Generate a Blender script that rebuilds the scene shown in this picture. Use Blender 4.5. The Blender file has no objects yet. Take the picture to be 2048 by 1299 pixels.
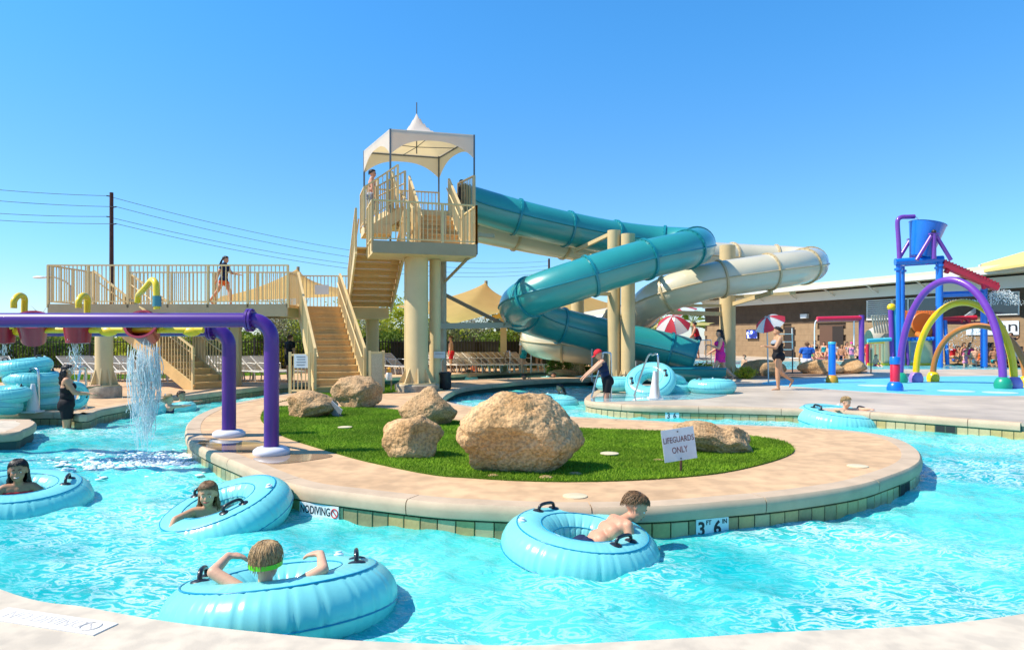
import bpy, bmesh, math, random
import numpy as np
from mathutils import Vector, Matrix, Quaternion, noise

scene = bpy.context.scene
C = scene.collection
R = math.radians
PI = math.pi

# ------------------------------------------------------------------ camera
F, CH, HY, CX = 1400.0, 1.33, 678.0, 1024.0      # focal length in photo px, eye height, horizon row, centre column
cam_d = bpy.data.cameras.new('camera')
cam = bpy.data.objects.new('camera', cam_d)
C.objects.link(cam)
cam.location = (0, 0, CH)
cam.rotation_euler = (R(90), 0, 0)
cam_d.sensor_width = 36
cam_d.lens = 36 * F / 2048
cam_d.shift_y = (HY - 649.5) / 2048
cam_d.clip_start = 0.05
cam_d.clip_end = 3000
scene.camera = cam

# ------------------------------------------------------------------ sky, sun, exposure
SUN_EL, SUN_AZ = R(50), R(-99)                    # azimuth measured from +Y towards +X
to_sun = Vector((math.cos(SUN_EL) * math.sin(SUN_AZ), math.cos(SUN_EL) * math.cos(SUN_AZ), math.sin(SUN_EL)))
world = bpy.data.worlds.new('World')
scene.world = world
world.use_nodes = True
wn = world.node_tree
wn.nodes.clear()
sky = wn.nodes.new('ShaderNodeTexSky')
sky.sky_type = 'NISHITA'
sky.sun_disc = False
sky.sun_elevation = SUN_EL
sky.sun_rotation = SUN_AZ % (2 * PI)
sky.altitude = 300
sky.air_density = 1.0
sky.dust_density = 0.2
sky.ozone_density = 3.0
# desert air: the Nishita sky is cleaned of its yellow horizon by a smooth gain over elevation, the same all round
wtc = wn.nodes.new('ShaderNodeTexCoord')
wsx = wn.nodes.new('ShaderNodeSeparateXYZ')
wn.links.new(wtc.outputs['Generated'], wsx.inputs[0])
wrp = wn.nodes.new('ShaderNodeValToRGB')
wrp.color_ramp.interpolation = 'EASE'
e = wrp.color_ramp.elements
e[0].position, e[0].color = 0.0, (0.74, 0.84, 1.02, 1)
e[1].position, e[1].color = 0.45, (0.44, 1.16, 1.55, 1)
e2 = e.new(0.14)
e2.color = (0.58, 0.97, 1.20, 1)
wn.links.new(wsx.outputs['Z'], wrp.inputs[0])
hsv = wn.nodes.new('ShaderNodeMixRGB')
hsv.blend_type = 'MULTIPLY'
hsv.inputs[0].default_value = 1
wn.links.new(wrp.outputs[0], hsv.inputs[2])
bg = wn.nodes.new('ShaderNodeBackground')
bg.inputs['Strength'].default_value = 0.122
wo = wn.nodes.new('ShaderNodeOutputWorld')
wn.links.new(sky.outputs[0], hsv.inputs[1])
wn.links.new(hsv.outputs[0], bg.inputs[0])
wn.links.new(bg.outputs[0], wo.inputs[0])

sun_d = bpy.data.lights.new('sun', 'SUN')
sun_d.energy = 5.0
sun_d.angle = R(0.5)
sun_d.color = (1.0, 0.92, 0.79)
sun = bpy.data.objects.new('sun', sun_d)
C.objects.link(sun)
sun.rotation_euler = to_sun.to_track_quat('Z', 'Y').to_euler()
sun.location = (-20, -5, 30)

scene.view_settings.view_transform = 'Standard'
scene.view_settings.look = 'None'
scene.view_settings.exposure = 0.46
scene.view_settings.gamma = 1
scene.view_settings.use_curve_mapping = False
try:
    scene.cycles.use_denoising = True
    scene.cycles.max_bounces = 6
    scene.cycles.transparent_max_bounces = 8
    scene.cycles.caustics_reflective = False
    scene.cycles.caustics_refractive = False
    scene.cycles.sample_clamp_indirect = 6
except Exception:
    pass

# ------------------------------------------------------------------ helpers
def W(px, py, Y):
    return Vector(((px - CX) * Y / F, Y, CH + (HY - py) * Y / F))

def G(px, py, z=0.0):
    Y = F * (CH - z) / (py - HY)
    return Vector(((px - CX) * Y / F, Y, z))

def GY(px, Y, z=0.0):
    return Vector(((px - CX) * Y / F, Y, z))

MATS = {}
def mat(name, col, rough=0.5, spec=0.5, metal=0.0, var=0.0, vscale=4.0, col2=None, bump=0.0, bscale=60.0,
        bdist=0.01, trans=0.0, detail=4.0, thin=None, coat=0.0, speck=None):
    if name in MATS:
        return MATS[name]
    m = bpy.data.materials.new(name)
    m.use_nodes = True
    nt = m.node_tree
    b = nt.nodes['Principled BSDF']
    b.inputs['Base Color'].default_value = (*col, 1)
    b.inputs['Roughness'].default_value = rough
    b.inputs['Specular IOR Level'].default_value = spec
    b.inputs['Metallic'].default_value = metal
    b.inputs['Coat Weight'].default_value = coat
    b.inputs['Coat Roughness'].default_value = 0.08
    tc = nt.nodes.new('ShaderNodeTexCoord')
    colout = None
    if var or col2:
        n = nt.nodes.new('ShaderNodeTexNoise')
        n.inputs['Scale'].default_value = vscale
        n.inputs['Detail'].default_value = detail
        n.inputs['Roughness'].default_value = 0.62
        nt.links.new(tc.outputs['Object'], n.inputs['Vector'])
        rp = nt.nodes.new('ShaderNodeValToRGB')
        a = col if col2 else tuple(c * (1 - var) for c in col)
        e = col2 if col2 else tuple(min(1, c * (1 + var)) for c in col)
        rp.color_ramp.elements[0].position = 0.32
        rp.color_ramp.elements[1].position = 0.68
        rp.color_ramp.elements[0].color = (*a, 1)
        rp.color_ramp.elements[1].color = (*e, 1)
        nt.links.new(n.outputs['Fac'], rp.inputs[0])
        colout = rp.outputs[0]
        if speck:
            n2 = nt.nodes.new('ShaderNodeTexNoise')
            n2.inputs['Scale'].default_value = speck[1]
            n2.inputs['Detail'].default_value = 2
            nt.links.new(tc.outputs['Object'], n2.inputs['Vector'])
            mx = nt.nodes.new('ShaderNodeMixRGB')
            mx.blend_type = 'MULTIPLY'
            r2 = nt.nodes.new('ShaderNodeValToRGB')
            r2.color_ramp.elements[0].position = 0.38
            r2.color_ramp.elements[1].position = 0.6
            r2.color_ramp.elements[0].color = (speck[0],) * 3 + (1,)
            r2.color_ramp.elements[1].color = (1.06, 1.05, 1.03, 1)
            nt.links.new(n2.outputs['Fac'], r2.inputs[0])
            mx.inputs[0].default_value = 1
            nt.links.new(colout, mx.inputs[1])
            nt.links.new(r2.outputs[0], mx.inputs[2])
            colout = mx.outputs[0]
        nt.links.new(colout, b.inputs['Base Color'])
    if bump:
        nb = nt.nodes.new('ShaderNodeTexNoise')
        nb.inputs['Scale'].default_value = bscale
        nb.inputs['Detail'].default_value = 5
        nt.links.new(tc.outputs['Object'], nb.inputs['Vector'])
        bp = nt.nodes.new('ShaderNodeBump')
        bp.inputs['Strength'].default_value = bump
        bp.inputs['Distance'].default_value = bdist
        nt.links.new(nb.outputs['Fac'], bp.inputs['Height'])
        nt.links.new(bp.outputs[0], b.inputs['Normal'])
    if trans:
        tl = nt.nodes.new('ShaderNodeBsdfTranslucent')
        ms = nt.nodes.new('ShaderNodeMixShader')
        ms.inputs[0].default_value = trans
        if colout:
            nt.links.new(colout, tl.inputs[0])
        else:
            tl.inputs[0].default_value = (*(thin or col), 1)
        if thin:
            for l in list(tl.inputs[0].links):
                nt.links.remove(l)
            tl.inputs[0].default_value = (*thin, 1)
        out = nt.nodes['Material Output']
        nt.links.new(b.outputs[0], ms.inputs[1])
        nt.links.new(tl.outputs[0], ms.inputs[2])
        nt.links.new(ms.outputs[0], out.inputs[0])
    MATS[name] = m
    return m

def unit(v):
    v = Vector(v)
    return v.normalized() if v.length > 1e-9 else Vector((0, 0, 1))

class MB:
    """collects shapes, built as ONE mesh"""
    def __init__(self):
        self.v, self.f = [], []
    def add(self, vs, fs):
        o = len(self.v)
        self.v += [tuple(p) for p in vs]
        self.f += [tuple(i + o for i in q) for q in fs]
        return self
    def box(self, c, s, rz=0.0, M=None):
        hx, hy, hz = s[0] / 2, s[1] / 2, s[2] / 2
        ps = [Vector((x * hx, y * hy, z * hz)) for z in (-1, 1) for y in (-1, 1) for x in (-1, 1)]
        m = M if M is not None else Matrix.Rotation(rz, 3, 'Z')
        c = Vector(c)
        return self.add([m @ p + c for p in ps], [(0, 2, 3, 1), (4, 5, 7, 6), (0, 1, 5, 4), (2, 6, 7, 3), (0, 4, 6, 2), (1, 3, 7, 5)])
    def beam(self, a, b, w, h, up=(0, 0, 1)):
        a, b = Vector(a), Vector(b)
        d = unit(b - a)
        s = d.cross(Vector(up))
        s = unit(s) if s.length > 1e-4 else Vector((1, 0, 0))
        u = unit(s.cross(d))
        s, u = s * w / 2, u * h / 2
        ps = [a - s - u, a + s - u, a + s + u, a - s + u, b - s - u, b + s - u, b + s + u, b - s + u]
        return self.add(ps, [(0, 1, 2, 3), (7, 6, 5, 4), (0, 4, 5, 1), (1, 5, 6, 2), (2, 6, 7, 3), (3, 7, 4, 0)])
    def tube(self, path, r, n=10, closed=False, caps=True):
        path = [Vector(p) for p in path]
        k = len(path)
        rs = r if isinstance(r, (list, tuple)) else [r] * k
        tans = []
        for i in range(k):
            if closed:
                t = path[(i + 1) % k] - path[i - 1]
            else:
                t = path[min(i + 1, k - 1)] - path[max(i - 1, 0)]
            tans.append(unit(t))
        ref = Vector((0, 0, 1)) if abs(tans[0].z) < 0.9 else Vector((1, 0, 0))
        nn = unit(ref - tans[0] * ref.dot(tans[0]))
        vs = []
        for i in range(k):
            nn = unit(nn - tans[i] * nn.dot(tans[i]))
            bb = tans[i].cross(nn)
            for j in range(n):
                a = 2 * PI * j / n
                vs.append(path[i] + (nn * math.cos(a) + bb * math.sin(a)) * rs[i])
        fs = []
        for i in range(k if closed else k - 1):
            i2 = (i + 1) % k
            for j in range(n):
                j2 = (j + 1) % n
                fs.append((i * n + j, i * n + j2, i2 * n + j2, i2 * n + j))
        if caps and not closed:
            fs.append(tuple(range(n - 1, -1, -1)))
            fs.append(tuple((k - 1) * n + j for j in range(n)))
        return self.add(vs, fs)
    def sph(self, c, r, n=14, m=9, M=None):
        if not isinstance(r, (tuple, list, Vector)):
            r = (r, r, r)
        c = Vector(c)
        vs = []
        for i in range(m + 1):
            t = PI * i / m
            for j in range(n):
                a = 2 * PI * j / n
                p = Vector((math.sin(t) * math.cos(a) * r[0], math.sin(t) * math.sin(a) * r[1], math.cos(t) * r[2]))
                vs.append((M @ p if M is not None else p) + c)
        fs = [(i * n + j, (i + 1) * n + j, (i + 1) * n + (j + 1) % n, i * n + (j + 1) % n) for i in range(m) for j in range(n)]
        return self.add(vs, fs)
    def lathe(self, c, prof, n=24, M=None):
        c = Vector(c)
        vs = []
        for (r, z) in prof:
            for j in range(n):
                a = 2 * PI * j / n
                p = Vector((r * math.cos(a), r * math.sin(a), z))
                vs.append((M @ p if M is not None else p) + c)
        k = len(prof)
        fs = [(i * n + j, i * n + (j + 1) % n, (i + 1) * n + (j + 1) % n, (i + 1) * n + j) for i in range(k - 1) for j in range(n)]
        if prof[0][0] > 1e-6:
            fs.append(tuple(range(n - 1, -1, -1)))
        if prof[-1][0] > 1e-6:
            fs.append(tuple((k - 1) * n + j for j in range(n)))
        return self.add(vs, fs)
    def prism(self, poly, z0, z1):
        k = len(poly)
        vs = [(p[0], p[1], z0) for p in poly] + [(p[0], p[1], z1) for p in poly]
        fs = [tuple(range(k, 2 * k)), tuple(range(k - 1, -1, -1))]
        fs += [(i, (i + 1) % k, k + (i + 1) % k, k + i) for i in range(k)]
        return self.add(vs, fs)
    def grid(self, fn, nu, nv):
        vs = [fn(i / nu, j / nv) for j in range(nv + 1) for i in range(nu + 1)]
        s = nu + 1
        fs = [(j * s + i, j * s + i + 1, (j + 1) * s + i + 1, (j + 1) * s + i) for j in range(nv) for i in range(nu)]
        return self.add(vs, fs)
    def mesh(self, name, m=None, smooth=None):
        me = bpy.data.meshes.new(name)
        me.from_pydata(self.v, [], self.f)
        fix_normals(me)
        if smooth is not None:
            me.shade_smooth()
            if smooth < 180:
                me.set_sharp_from_angle(angle=R(smooth))
        if m:
            me.materials.append(m)
        return me
    def obj(self, name, m, parent=None, smooth=None, loc=None):
        return link(name, self.mesh(name, m, smooth), parent, loc)

def fix_normals(me):
    bm = bmesh.new()
    bm.from_mesh(me)
    bmesh.ops.recalc_face_normals(bm, faces=bm.faces)
    bm.to_mesh(me)
    bm.free()

def link(name, data, parent=None, loc=None, rot=None, scale=None):
    o = bpy.data.objects.new(name, data)
    C.objects.link(o)
    if parent is not None:
        o.parent = parent
        if loc is None and parent.get('base') is not None and parent.parent is None:
            loc = -Vector(parent['base'])               # mesh given in world coordinates
    if loc is not None:
        o.location = loc
    if rot is not None:
        o.rotation_euler = rot
    if scale is not None:
        o.scale = scale
    return o

def tag(o, label=None, cat=None, group=None, kind=None):
    if label:
        o['label'] = label
    if cat:
        o['category'] = cat
    if group:
        o['group'] = group
    if kind:
        o['kind'] = kind
    return o

def thing(name, label, cat, loc=(0, 0, 0), rz=0.0, group=None, world_parts=False):
    o = bpy.data.objects.new(name, None)
    o.empty_display_size = 0.2
    C.objects.link(o)
    o.location = loc
    o.rotation_euler = (0, 0, rz)
    if world_parts:
        o['base'] = tuple(loc)
    return tag(o, label, cat, group)

KIDS = {}
def copy_tree(o, parent=None):
    c = o.copy()
    C.objects.link(c)
    if parent is not None:
        c.parent = parent
    for ch in [x for x in o.children]:
        copy_tree(ch, c)
    return c

def struct(o):
    o['kind'] = 'structure'
    return o

def catmull(pts, per=8, closed=True):
    pts = [Vector(p) for p in pts]
    n = len(pts)
    out = []
    rng = n if closed else n - 1
    for i in range(rng):
        p0 = pts[(i - 1) % n] if closed or i > 0 else pts[0] * 2 - pts[1]
        p1, p2 = pts[i], pts[(i + 1) % n]
        p3 = pts[(i + 2) % n] if closed or i + 2 < n else pts[-1] * 2 - pts[-2]
        for k in range(per):
            t = k / per
            out.append(0.5 * ((2 * p1) + (p2 - p0) * t + (2 * p0 - 5 * p1 + 4 * p2 - p3) * t * t + (3 * p1 - p0 - 3 * p2 + p3) * t ** 3))
    if not closed:
        out.append(pts[-1])
    return out

def resample(path, step, closed=False):
    pts = list(path) + ([path[0]] if closed else [])
    out, acc = [pts[0].copy()], 0.0
    for a, b in zip(pts, pts[1:]):
        L = (b - a).length
        if L < 1e-9:
            continue
        d = step - acc
        while d <= L:
            out.append(a.lerp(b, d / L))
            d += step
        acc = L - (d - step)
    return out

def text_mesh(txt, size, m, name, parent, loc, rot, depth=0.002, align='CENTER', sx=1.0, bold=0.0):
    cu = bpy.data.curves.new(name, 'FONT')
    cu.body = txt
    cu.size = size
    cu.align_x = align
    cu.align_y = 'CENTER'
    cu.extrude = depth
    cu.offset = bold
    cu.resolution_u = 3
    to = bpy.data.objects.new(name, cu)
    C.objects.link(to)
    dg = bpy.context.evaluated_depsgraph_get()
    me = bpy.data.meshes.new_from_object(to.evaluated_get(dg))
    bpy.data.objects.remove(to)
    me.materials.clear()
    me.materials.append(m)
    o = link(name, me, parent, loc, rot, (sx, 1, 1))
    return o
# ------------------------------------------------------------------ materials of the setting
random.seed(7)
rng = np.random.default_rng(5)
M_tan = mat('tan_concrete', (0.58, 0.375, 0.21), 0.85, 0.25, var=0.15, vscale=1.1, bump=0.25, bscale=90, bdist=0.004, speck=(0.86, 5))
M_grey = mat('grey_coping', (0.52, 0.385, 0.255), 0.7, 0.3, var=0.12, vscale=3, bump=0.2, bscale=120, bdist=0.003)
M_pale = mat('pale_concrete', (0.57, 0.485, 0.375), 0.8, 0.3, var=0.10, vscale=0.9, bump=0.2, bscale=80, bdist=0.004, speck=(0.86, 7))
M_wetdeck = mat('damp_concrete', (0.51, 0.415, 0.31), 0.5, 0.4, var=0.26, vscale=0.55, bump=0.15, bscale=60, bdist=0.003)
M_grout = mat('dark_grout', (0.05, 0.09, 0.07), 0.8)
M_basin = mat('pool_plaster', (0.10, 0.52, 0.60), 0.6, var=0.1, vscale=1)
M_tiles = [mat('ochre_tile', (0.50, 0.35, 0.14), 0.3, 0.5, var=0.25, vscale=7), mat('ochre_tile_dark', (0.38, 0.27, 0.12), 0.3, 0.5, var=0.3, vscale=9),
           mat('olive_tile', (0.28, 0.23, 0.11), 0.3, 0.5, var=0.3, vscale=8), mat('sand_tile', (0.54, 0.41, 0.22), 0.3, 0.5, var=0.2, vscale=6)]
M_black = mat('black_print', (0.015, 0.015, 0.02), 0.5)
M_red = mat('red_print', (0.55, 0.03, 0.03), 0.5)
M_white = mat('white_gloss', (0.78, 0.78, 0.76), 0.35, var=0.04)
M_desert = mat('desert_soil', (0.42, 0.33, 0.23), 0.95, 0.1, var=0.25, vscale=0.6, bump=0.4, bscale=4, bdist=0.05)
M_turf_base = mat('turf_base', (0.065, 0.125, 0.010), 0.95, 0.1, var=0.3, vscale=40)
M_turf = mat('turf_blade', (0.19, 0.32, 0.015), 0.7, 0.2, var=0.42, vscale=1.3, trans=0.25, thin=(0.12, 0.30, 0.02))

def water_mat(name, c0, c1, foam_glint=0.35):
    m = bpy.data.materials.new(name)
    m.use_nodes = True
    nt = m.node_tree
    b = nt.nodes['Principled BSDF']
    b.inputs['Roughness'].default_value = 0.06
    b.inputs['IOR'].default_value = 1.333
    b.inputs['Specular IOR Level'].default_value = 0.42
    tc = nt.nodes.new('ShaderNodeTexCoord')
    n = nt.nodes.new('ShaderNodeTexNoise')
    n.inputs['Scale'].default_value = 0.42
    n.inputs['Detail'].default_value = 3
    n.inputs['Distortion'].default_value = 0.6
    nt.links.new(tc.outputs['Object'], n.inputs['Vector'])
    rp = nt.nodes.new('ShaderNodeValToRGB')
    rp.color_ramp.elements[0].position = 0.36
    rp.color_ramp.elements[1].position = 0.64
    rp.color_ramp.elements[0].color = (*c0, 1)
    rp.color_ramp.elements[1].color = (*c1, 1)
    nt.links.new(n.outputs['Fac'], rp.inputs[0])
    # caustic-like net of light painted into the colour as pale stretched filaments
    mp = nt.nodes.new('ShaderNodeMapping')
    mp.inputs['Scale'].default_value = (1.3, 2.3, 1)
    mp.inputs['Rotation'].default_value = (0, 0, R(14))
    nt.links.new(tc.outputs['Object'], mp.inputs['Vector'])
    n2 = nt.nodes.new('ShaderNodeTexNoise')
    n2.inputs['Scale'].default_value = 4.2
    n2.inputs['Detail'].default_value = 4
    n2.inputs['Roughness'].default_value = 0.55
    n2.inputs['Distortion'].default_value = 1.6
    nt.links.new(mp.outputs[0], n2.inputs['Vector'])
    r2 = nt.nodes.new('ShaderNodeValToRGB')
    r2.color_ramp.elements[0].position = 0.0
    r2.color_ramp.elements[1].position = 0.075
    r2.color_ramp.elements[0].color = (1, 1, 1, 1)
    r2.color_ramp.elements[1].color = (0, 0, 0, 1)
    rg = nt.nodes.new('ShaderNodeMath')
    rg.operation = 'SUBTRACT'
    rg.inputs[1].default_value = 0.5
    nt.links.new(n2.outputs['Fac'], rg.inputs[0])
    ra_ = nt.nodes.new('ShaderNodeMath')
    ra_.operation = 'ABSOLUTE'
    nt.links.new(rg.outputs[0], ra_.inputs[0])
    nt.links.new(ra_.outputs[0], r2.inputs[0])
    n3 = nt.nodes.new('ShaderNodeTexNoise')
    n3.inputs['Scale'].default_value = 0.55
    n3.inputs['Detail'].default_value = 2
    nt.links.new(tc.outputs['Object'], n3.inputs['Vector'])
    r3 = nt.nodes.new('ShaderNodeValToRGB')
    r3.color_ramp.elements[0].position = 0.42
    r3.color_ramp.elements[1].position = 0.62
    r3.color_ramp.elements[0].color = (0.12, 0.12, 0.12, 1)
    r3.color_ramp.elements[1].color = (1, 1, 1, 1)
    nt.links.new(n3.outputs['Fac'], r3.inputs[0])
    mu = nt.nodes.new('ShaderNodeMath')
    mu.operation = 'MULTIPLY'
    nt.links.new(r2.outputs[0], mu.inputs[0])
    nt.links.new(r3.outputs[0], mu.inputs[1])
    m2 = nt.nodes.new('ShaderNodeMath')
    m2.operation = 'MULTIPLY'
    m2.inputs[1].default_value = foam_glint
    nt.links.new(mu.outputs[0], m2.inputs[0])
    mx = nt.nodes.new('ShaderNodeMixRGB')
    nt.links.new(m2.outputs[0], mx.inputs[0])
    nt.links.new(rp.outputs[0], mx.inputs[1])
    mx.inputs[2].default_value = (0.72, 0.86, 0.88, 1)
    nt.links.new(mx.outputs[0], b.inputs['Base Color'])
    nb = nt.nodes.new('ShaderNodeTexNoise')
    nb.inputs['Scale'].default_value = 12
    nb.inputs['Detail'].default_value = 5
    nb.inputs['Distortion'].default_value = 0.8
    nt.links.new(mp.outputs[0], nb.inputs['Vector'])
    bp = nt.nodes.new('ShaderNodeBump')
    bp.inputs['Strength'].default_value = 0.6
    bp.inputs['Distance'].default_value = 0.02
    nt.links.new(nb.outputs['Fac'], bp.inputs['Height'])
    nc = nt.nodes.new('ShaderNodeTexNoise')
    nc.inputs['Scale'].default_value = 42
    nc.inputs['Detail'].default_value = 3
    nc.inputs['Distortion'].default_value = 0.5
    nt.links.new(mp.outputs[0], nc.inputs['Vector'])
    b2 = nt.nodes.new('ShaderNodeBump')
    b2.inputs['Strength'].default_value = 0.35
    b2.inputs['Distance'].default_value = 0.006
    nt.links.new(nc.outputs['Fac'], b2.inputs['Height'])
    nt.links.new(bp.outputs[0], b2.inputs['Normal'])
    nt.links.new(b2.outputs[0], b.inputs['Normal'])
    return m
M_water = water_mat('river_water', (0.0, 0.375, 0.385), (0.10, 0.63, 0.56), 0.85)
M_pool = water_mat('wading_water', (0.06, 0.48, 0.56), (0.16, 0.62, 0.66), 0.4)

# ------------------------------------------------------------------ ground (with the opening the pools lie in)
def ring_ground():
    bm = MB()
    o = 1500.0
    x0, x1, y0, y1 = -34.0, 34.0, -6.0, 62.0
    vs = [(-o, -o, -0.12), (o, -o, -0.12), (o, o, -0.12), (-o, o, -0.12), (x0, y0, -0.12), (x1, y0, -0.12), (x1, y1, -0.12), (x0, y1, -0.12)]
    bm.add(vs, [(0, 1, 5, 4), (1, 2, 6, 5), (2, 3, 7, 6), (3, 0, 4, 7)])
    return bm
struct(ring_ground().obj('ground', M_desert))
struct(MB().box((0, 28, -1.35), (68, 68, 0.1)).obj('pool_floor', M_basin))

# ------------------------------------------------------------------ outlines, taken as plan curves on the deck level
island_px = [(376, 858), (381, 876), (416, 898), (486, 927), (560, 958), (620, 974), (690, 983), (757, 991), (880, 1004), (1000, 1010),
             (1130, 1014), (1313, 1011), (1450, 1001), (1578, 989), (1707, 970), (1770, 952), (1821, 932), (1837, 915), (1826, 895), (1790, 877),
             (1726, 864), (1631, 856), (1520, 851), (1409, 847), (1300, 841), (1200, 836), (1125, 832), (1040, 825), (960, 815), (905, 806),
             (884, 797), (900, 784), (930, 774), (1000, 766), (1060, 761), (1130, 757.5), (1180, 757)]
island_back = [(1180, 753.5), (1060, 755), (1000, 757), (900, 761), (800, 767), (700, 774), (620, 782), (560, 790), (500, 800), (440, 813), (400, 829), (382, 843)]
island = catmull([G(*p) for p in island_px + island_back], 7)
far_edge_px = [(1187, 753.5), (1187, 757), (1197, 766), (1201, 776), (1182, 787), (1172, 797), (1185, 803), (1240, 808), (1300, 811), (1500, 815),
               (1700, 822), (1850, 832), (2048, 846)]
far_edge = catmull([G(*p) for p in far_edge_px], 7, closed=False)
out_edge = catmull([Vector((-13, 12.9, 0)), G(20, 823), G(124, 823), G(168, 829), G(200, 819), G(260, 808), G(320, 797), G(400, 787), G(500, 775), G(580, 767),
                    G(700, 758), G(780, 754), G(870, 750), G(960, 745), G(1100, 738), G(1240, 736)], 6, closed=False)
pier = catmull([Vector((-13, 9.7, 0)), Vector((-9, 9.75, 0)), G(0, 866), G(45, 858), G(66, 847), G(58, 841), G(0, 838), Vector((-13, 11.7, 0))], 6)
front_edge = catmull([Vector((-14, 9.2, 0)), Vector((-9.5, 8.3, 0)), Vector((-6.8, 7.0, 0)), Vector((-4.6, 5.0, 0)), G(0, 1177), G(180, 1214), G(345, 1243), G(540, 1265), G(720, 1280), G(1000, 1289),
                      G(1200, 1284), G(1500, 1266), G(2048, 1226), Vector((4.4, 4.3, 0)), Vector((7.5, 6.5, 0)), Vector((10.5, 8.2, 0)), Vector((15, 9.0, 0))], 8, closed=False)

def inward(path, closed=True):
    """unit normals of a plan curve, pointing to its left"""
    k = len(path)
    out = []
    for i in range(k):
        a = path[(i - 1) % k] if closed or i else path[i]
        b = path[(i + 1) % k] if closed or i + 1 < k else path[i]
        t = unit(b - a)
        out.append(Vector((-t.y, t.x, 0)))
    return out

def area(p):
    return sum(p[i].x * p[(i + 1) % len(p)].y - p[(i + 1) % len(p)].x * p[i].y for i in range(len(p))) / 2

def offset(path, d, closed=True, sgn=1):
    return [p + n * d * sgn for p, n in zip(path, inward(path, closed))]

def slabs(poly, cuts, m, name, parent, z0, z1, gap=0.02):
    """a deck polygon cut into slabs by straight joints; each slab is a part of its own"""
    bm = bmesh.new()
    vs = [bm.verts.new((p.x, p.y, z1)) for p in poly]
    bm.faces.new(vs)
    for (p, d) in cuts:
        n = Vector((-d[1], d[0], 0))
        bmesh.ops.bisect_plane(bm, geom=bm.verts[:] + bm.edges[:] + bm.faces[:], dist=1e-4, plane_co=(p[0], p[1], 0), plane_no=n)
    polys = [[v.co.copy() for v in f.verts] for f in bm.faces if f.calc_area() > 0.02]
    bm.free()
    for q in polys:
        b2 = bmesh.new()
        f = b2.faces.new([b2.verts.new(p) for p in q])
        if f.normal.z < 0 or area(q) < 0:
            f.normal_flip()
        b2.normal_update()
        bmesh.ops.inset_region(b2, faces=[f], thickness=gap / 2, use_even_offset=True)
        top = max(b2.faces, key=lambda g: g.calc_area())
        bmesh.ops.delete(b2, geom=[g for g in b2.faces if g is not top], context='FACES')
        ex = bmesh.ops.extrude_face_region(b2, geom=[top])
        for v in [e for e in ex['geom'] if isinstance(e, bmesh.types.BMVert)]:
            v.co.z = z0
        bmesh.ops.recalc_face_normals(b2, faces=b2.faces)
        me = bpy.data.meshes.new(name)
        b2.to_mesh(me)
        b2.free()
        me.materials.append(m)
        link(name, me, parent)

def deck(name, poly, m, cuts):
    base = struct(MB().prism([(p.x, p.y) for p in poly], -1.3, -0.05).obj(name, M_grout))
    slabs(poly, cuts, m, 'slab', base, -0.048, 0.0)
    return base

def coping(edge, sgn, parent, seg=1.55, m=None, closed=True, top=0.004, overhang=0.035, width=0.17):
    """a bullnose kerb along the edge, one stone per segment"""
    pts = resample(edge, 0.09, closed)
    nor = inward(pts, closed)
    prof = [(-0.02, -0.125), (-overhang, -0.115), (-overhang - 0.008, -0.06), (-overhang, -0.018), (-overhang + 0.022, top), (width, top), (width, -0.049), (0.02, -0.049)]
    per = int(seg / 0.09)
    for s in range(0, len(pts) - 1, per):
        idx = list(range(s, min(s + per, len(pts) - 1) + 1))
        if len(idx) < 2:
            continue
        mb = MB()
        vs = []
        for q, i in enumerate(idx):
            p, n = pts[i].copy(), nor[i] * sgn
            t = Vector((n.y, -n.x, 0)) * sgn
            if q == 0:
                p += t * 0.005
            if q == len(idx) - 1:
                p -= t * 0.005
            for (a, z) in prof:
                vs.append(p + n * a + Vector((0, 0, z)))
        k = len(prof)
        fs = [(i * k + j, i * k + (j + 1) % k, (i + 1) * k + (j + 1) % k, (i + 1) * k + j) for i in range(len(idx) - 1) for j in range(k)]
        fs += [tuple(range(k)), tuple((len(idx) - 1) * k + j for j in range(k - 1, -1, -1))]
        mb.add(vs, fs)
        mb.obj('coping_stone', m or M_grey, parent, 40)

TILE = {}
def wall_tiles(edge, sgn, parent, keep, closed=True, w=0.152, h=0.19, z=-0.232, inset=-0.006, mats=None):
    pts = resample(edge, w + 0.006, closed)
    nor = inward(pts, closed)
    for i, (p, n) in enumerate(zip(pts, nor)):
        if not keep(p):
            continue
        n = n * sgn
        mi = random.choice(mats or (0, 0, 1, 2, 3))
        if (mi, h) not in TILE:
            b = MB()
            hx, hz, t = w / 2, h / 2, 0.006
            b.add([(-hx, 0, -hz), (hx, 0, -hz), (hx, 0, hz), (-hx, 0, hz), (-hx + .005, -t, -hz + .005), (hx - .005, -t, -hz + .005), (hx - .005, -t, hz - .005), (-hx + .005, -t, hz - .005)],
                  [(4, 5, 6, 7), (0, 1, 5, 4), (1, 2, 6, 5), (2, 3, 7, 6), (3, 0, 4, 7)])
            TILE[(mi, h)] = b.mesh('tile', M_tiles[mi])
        link('tile', TILE[(mi, h)], parent, p + n * inset + Vector((0, 0, z + random.uniform(-.001, .001))), (random.uniform(-.01, .01), 0, math.atan2(n.y, n.x) - PI / 2))

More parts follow.
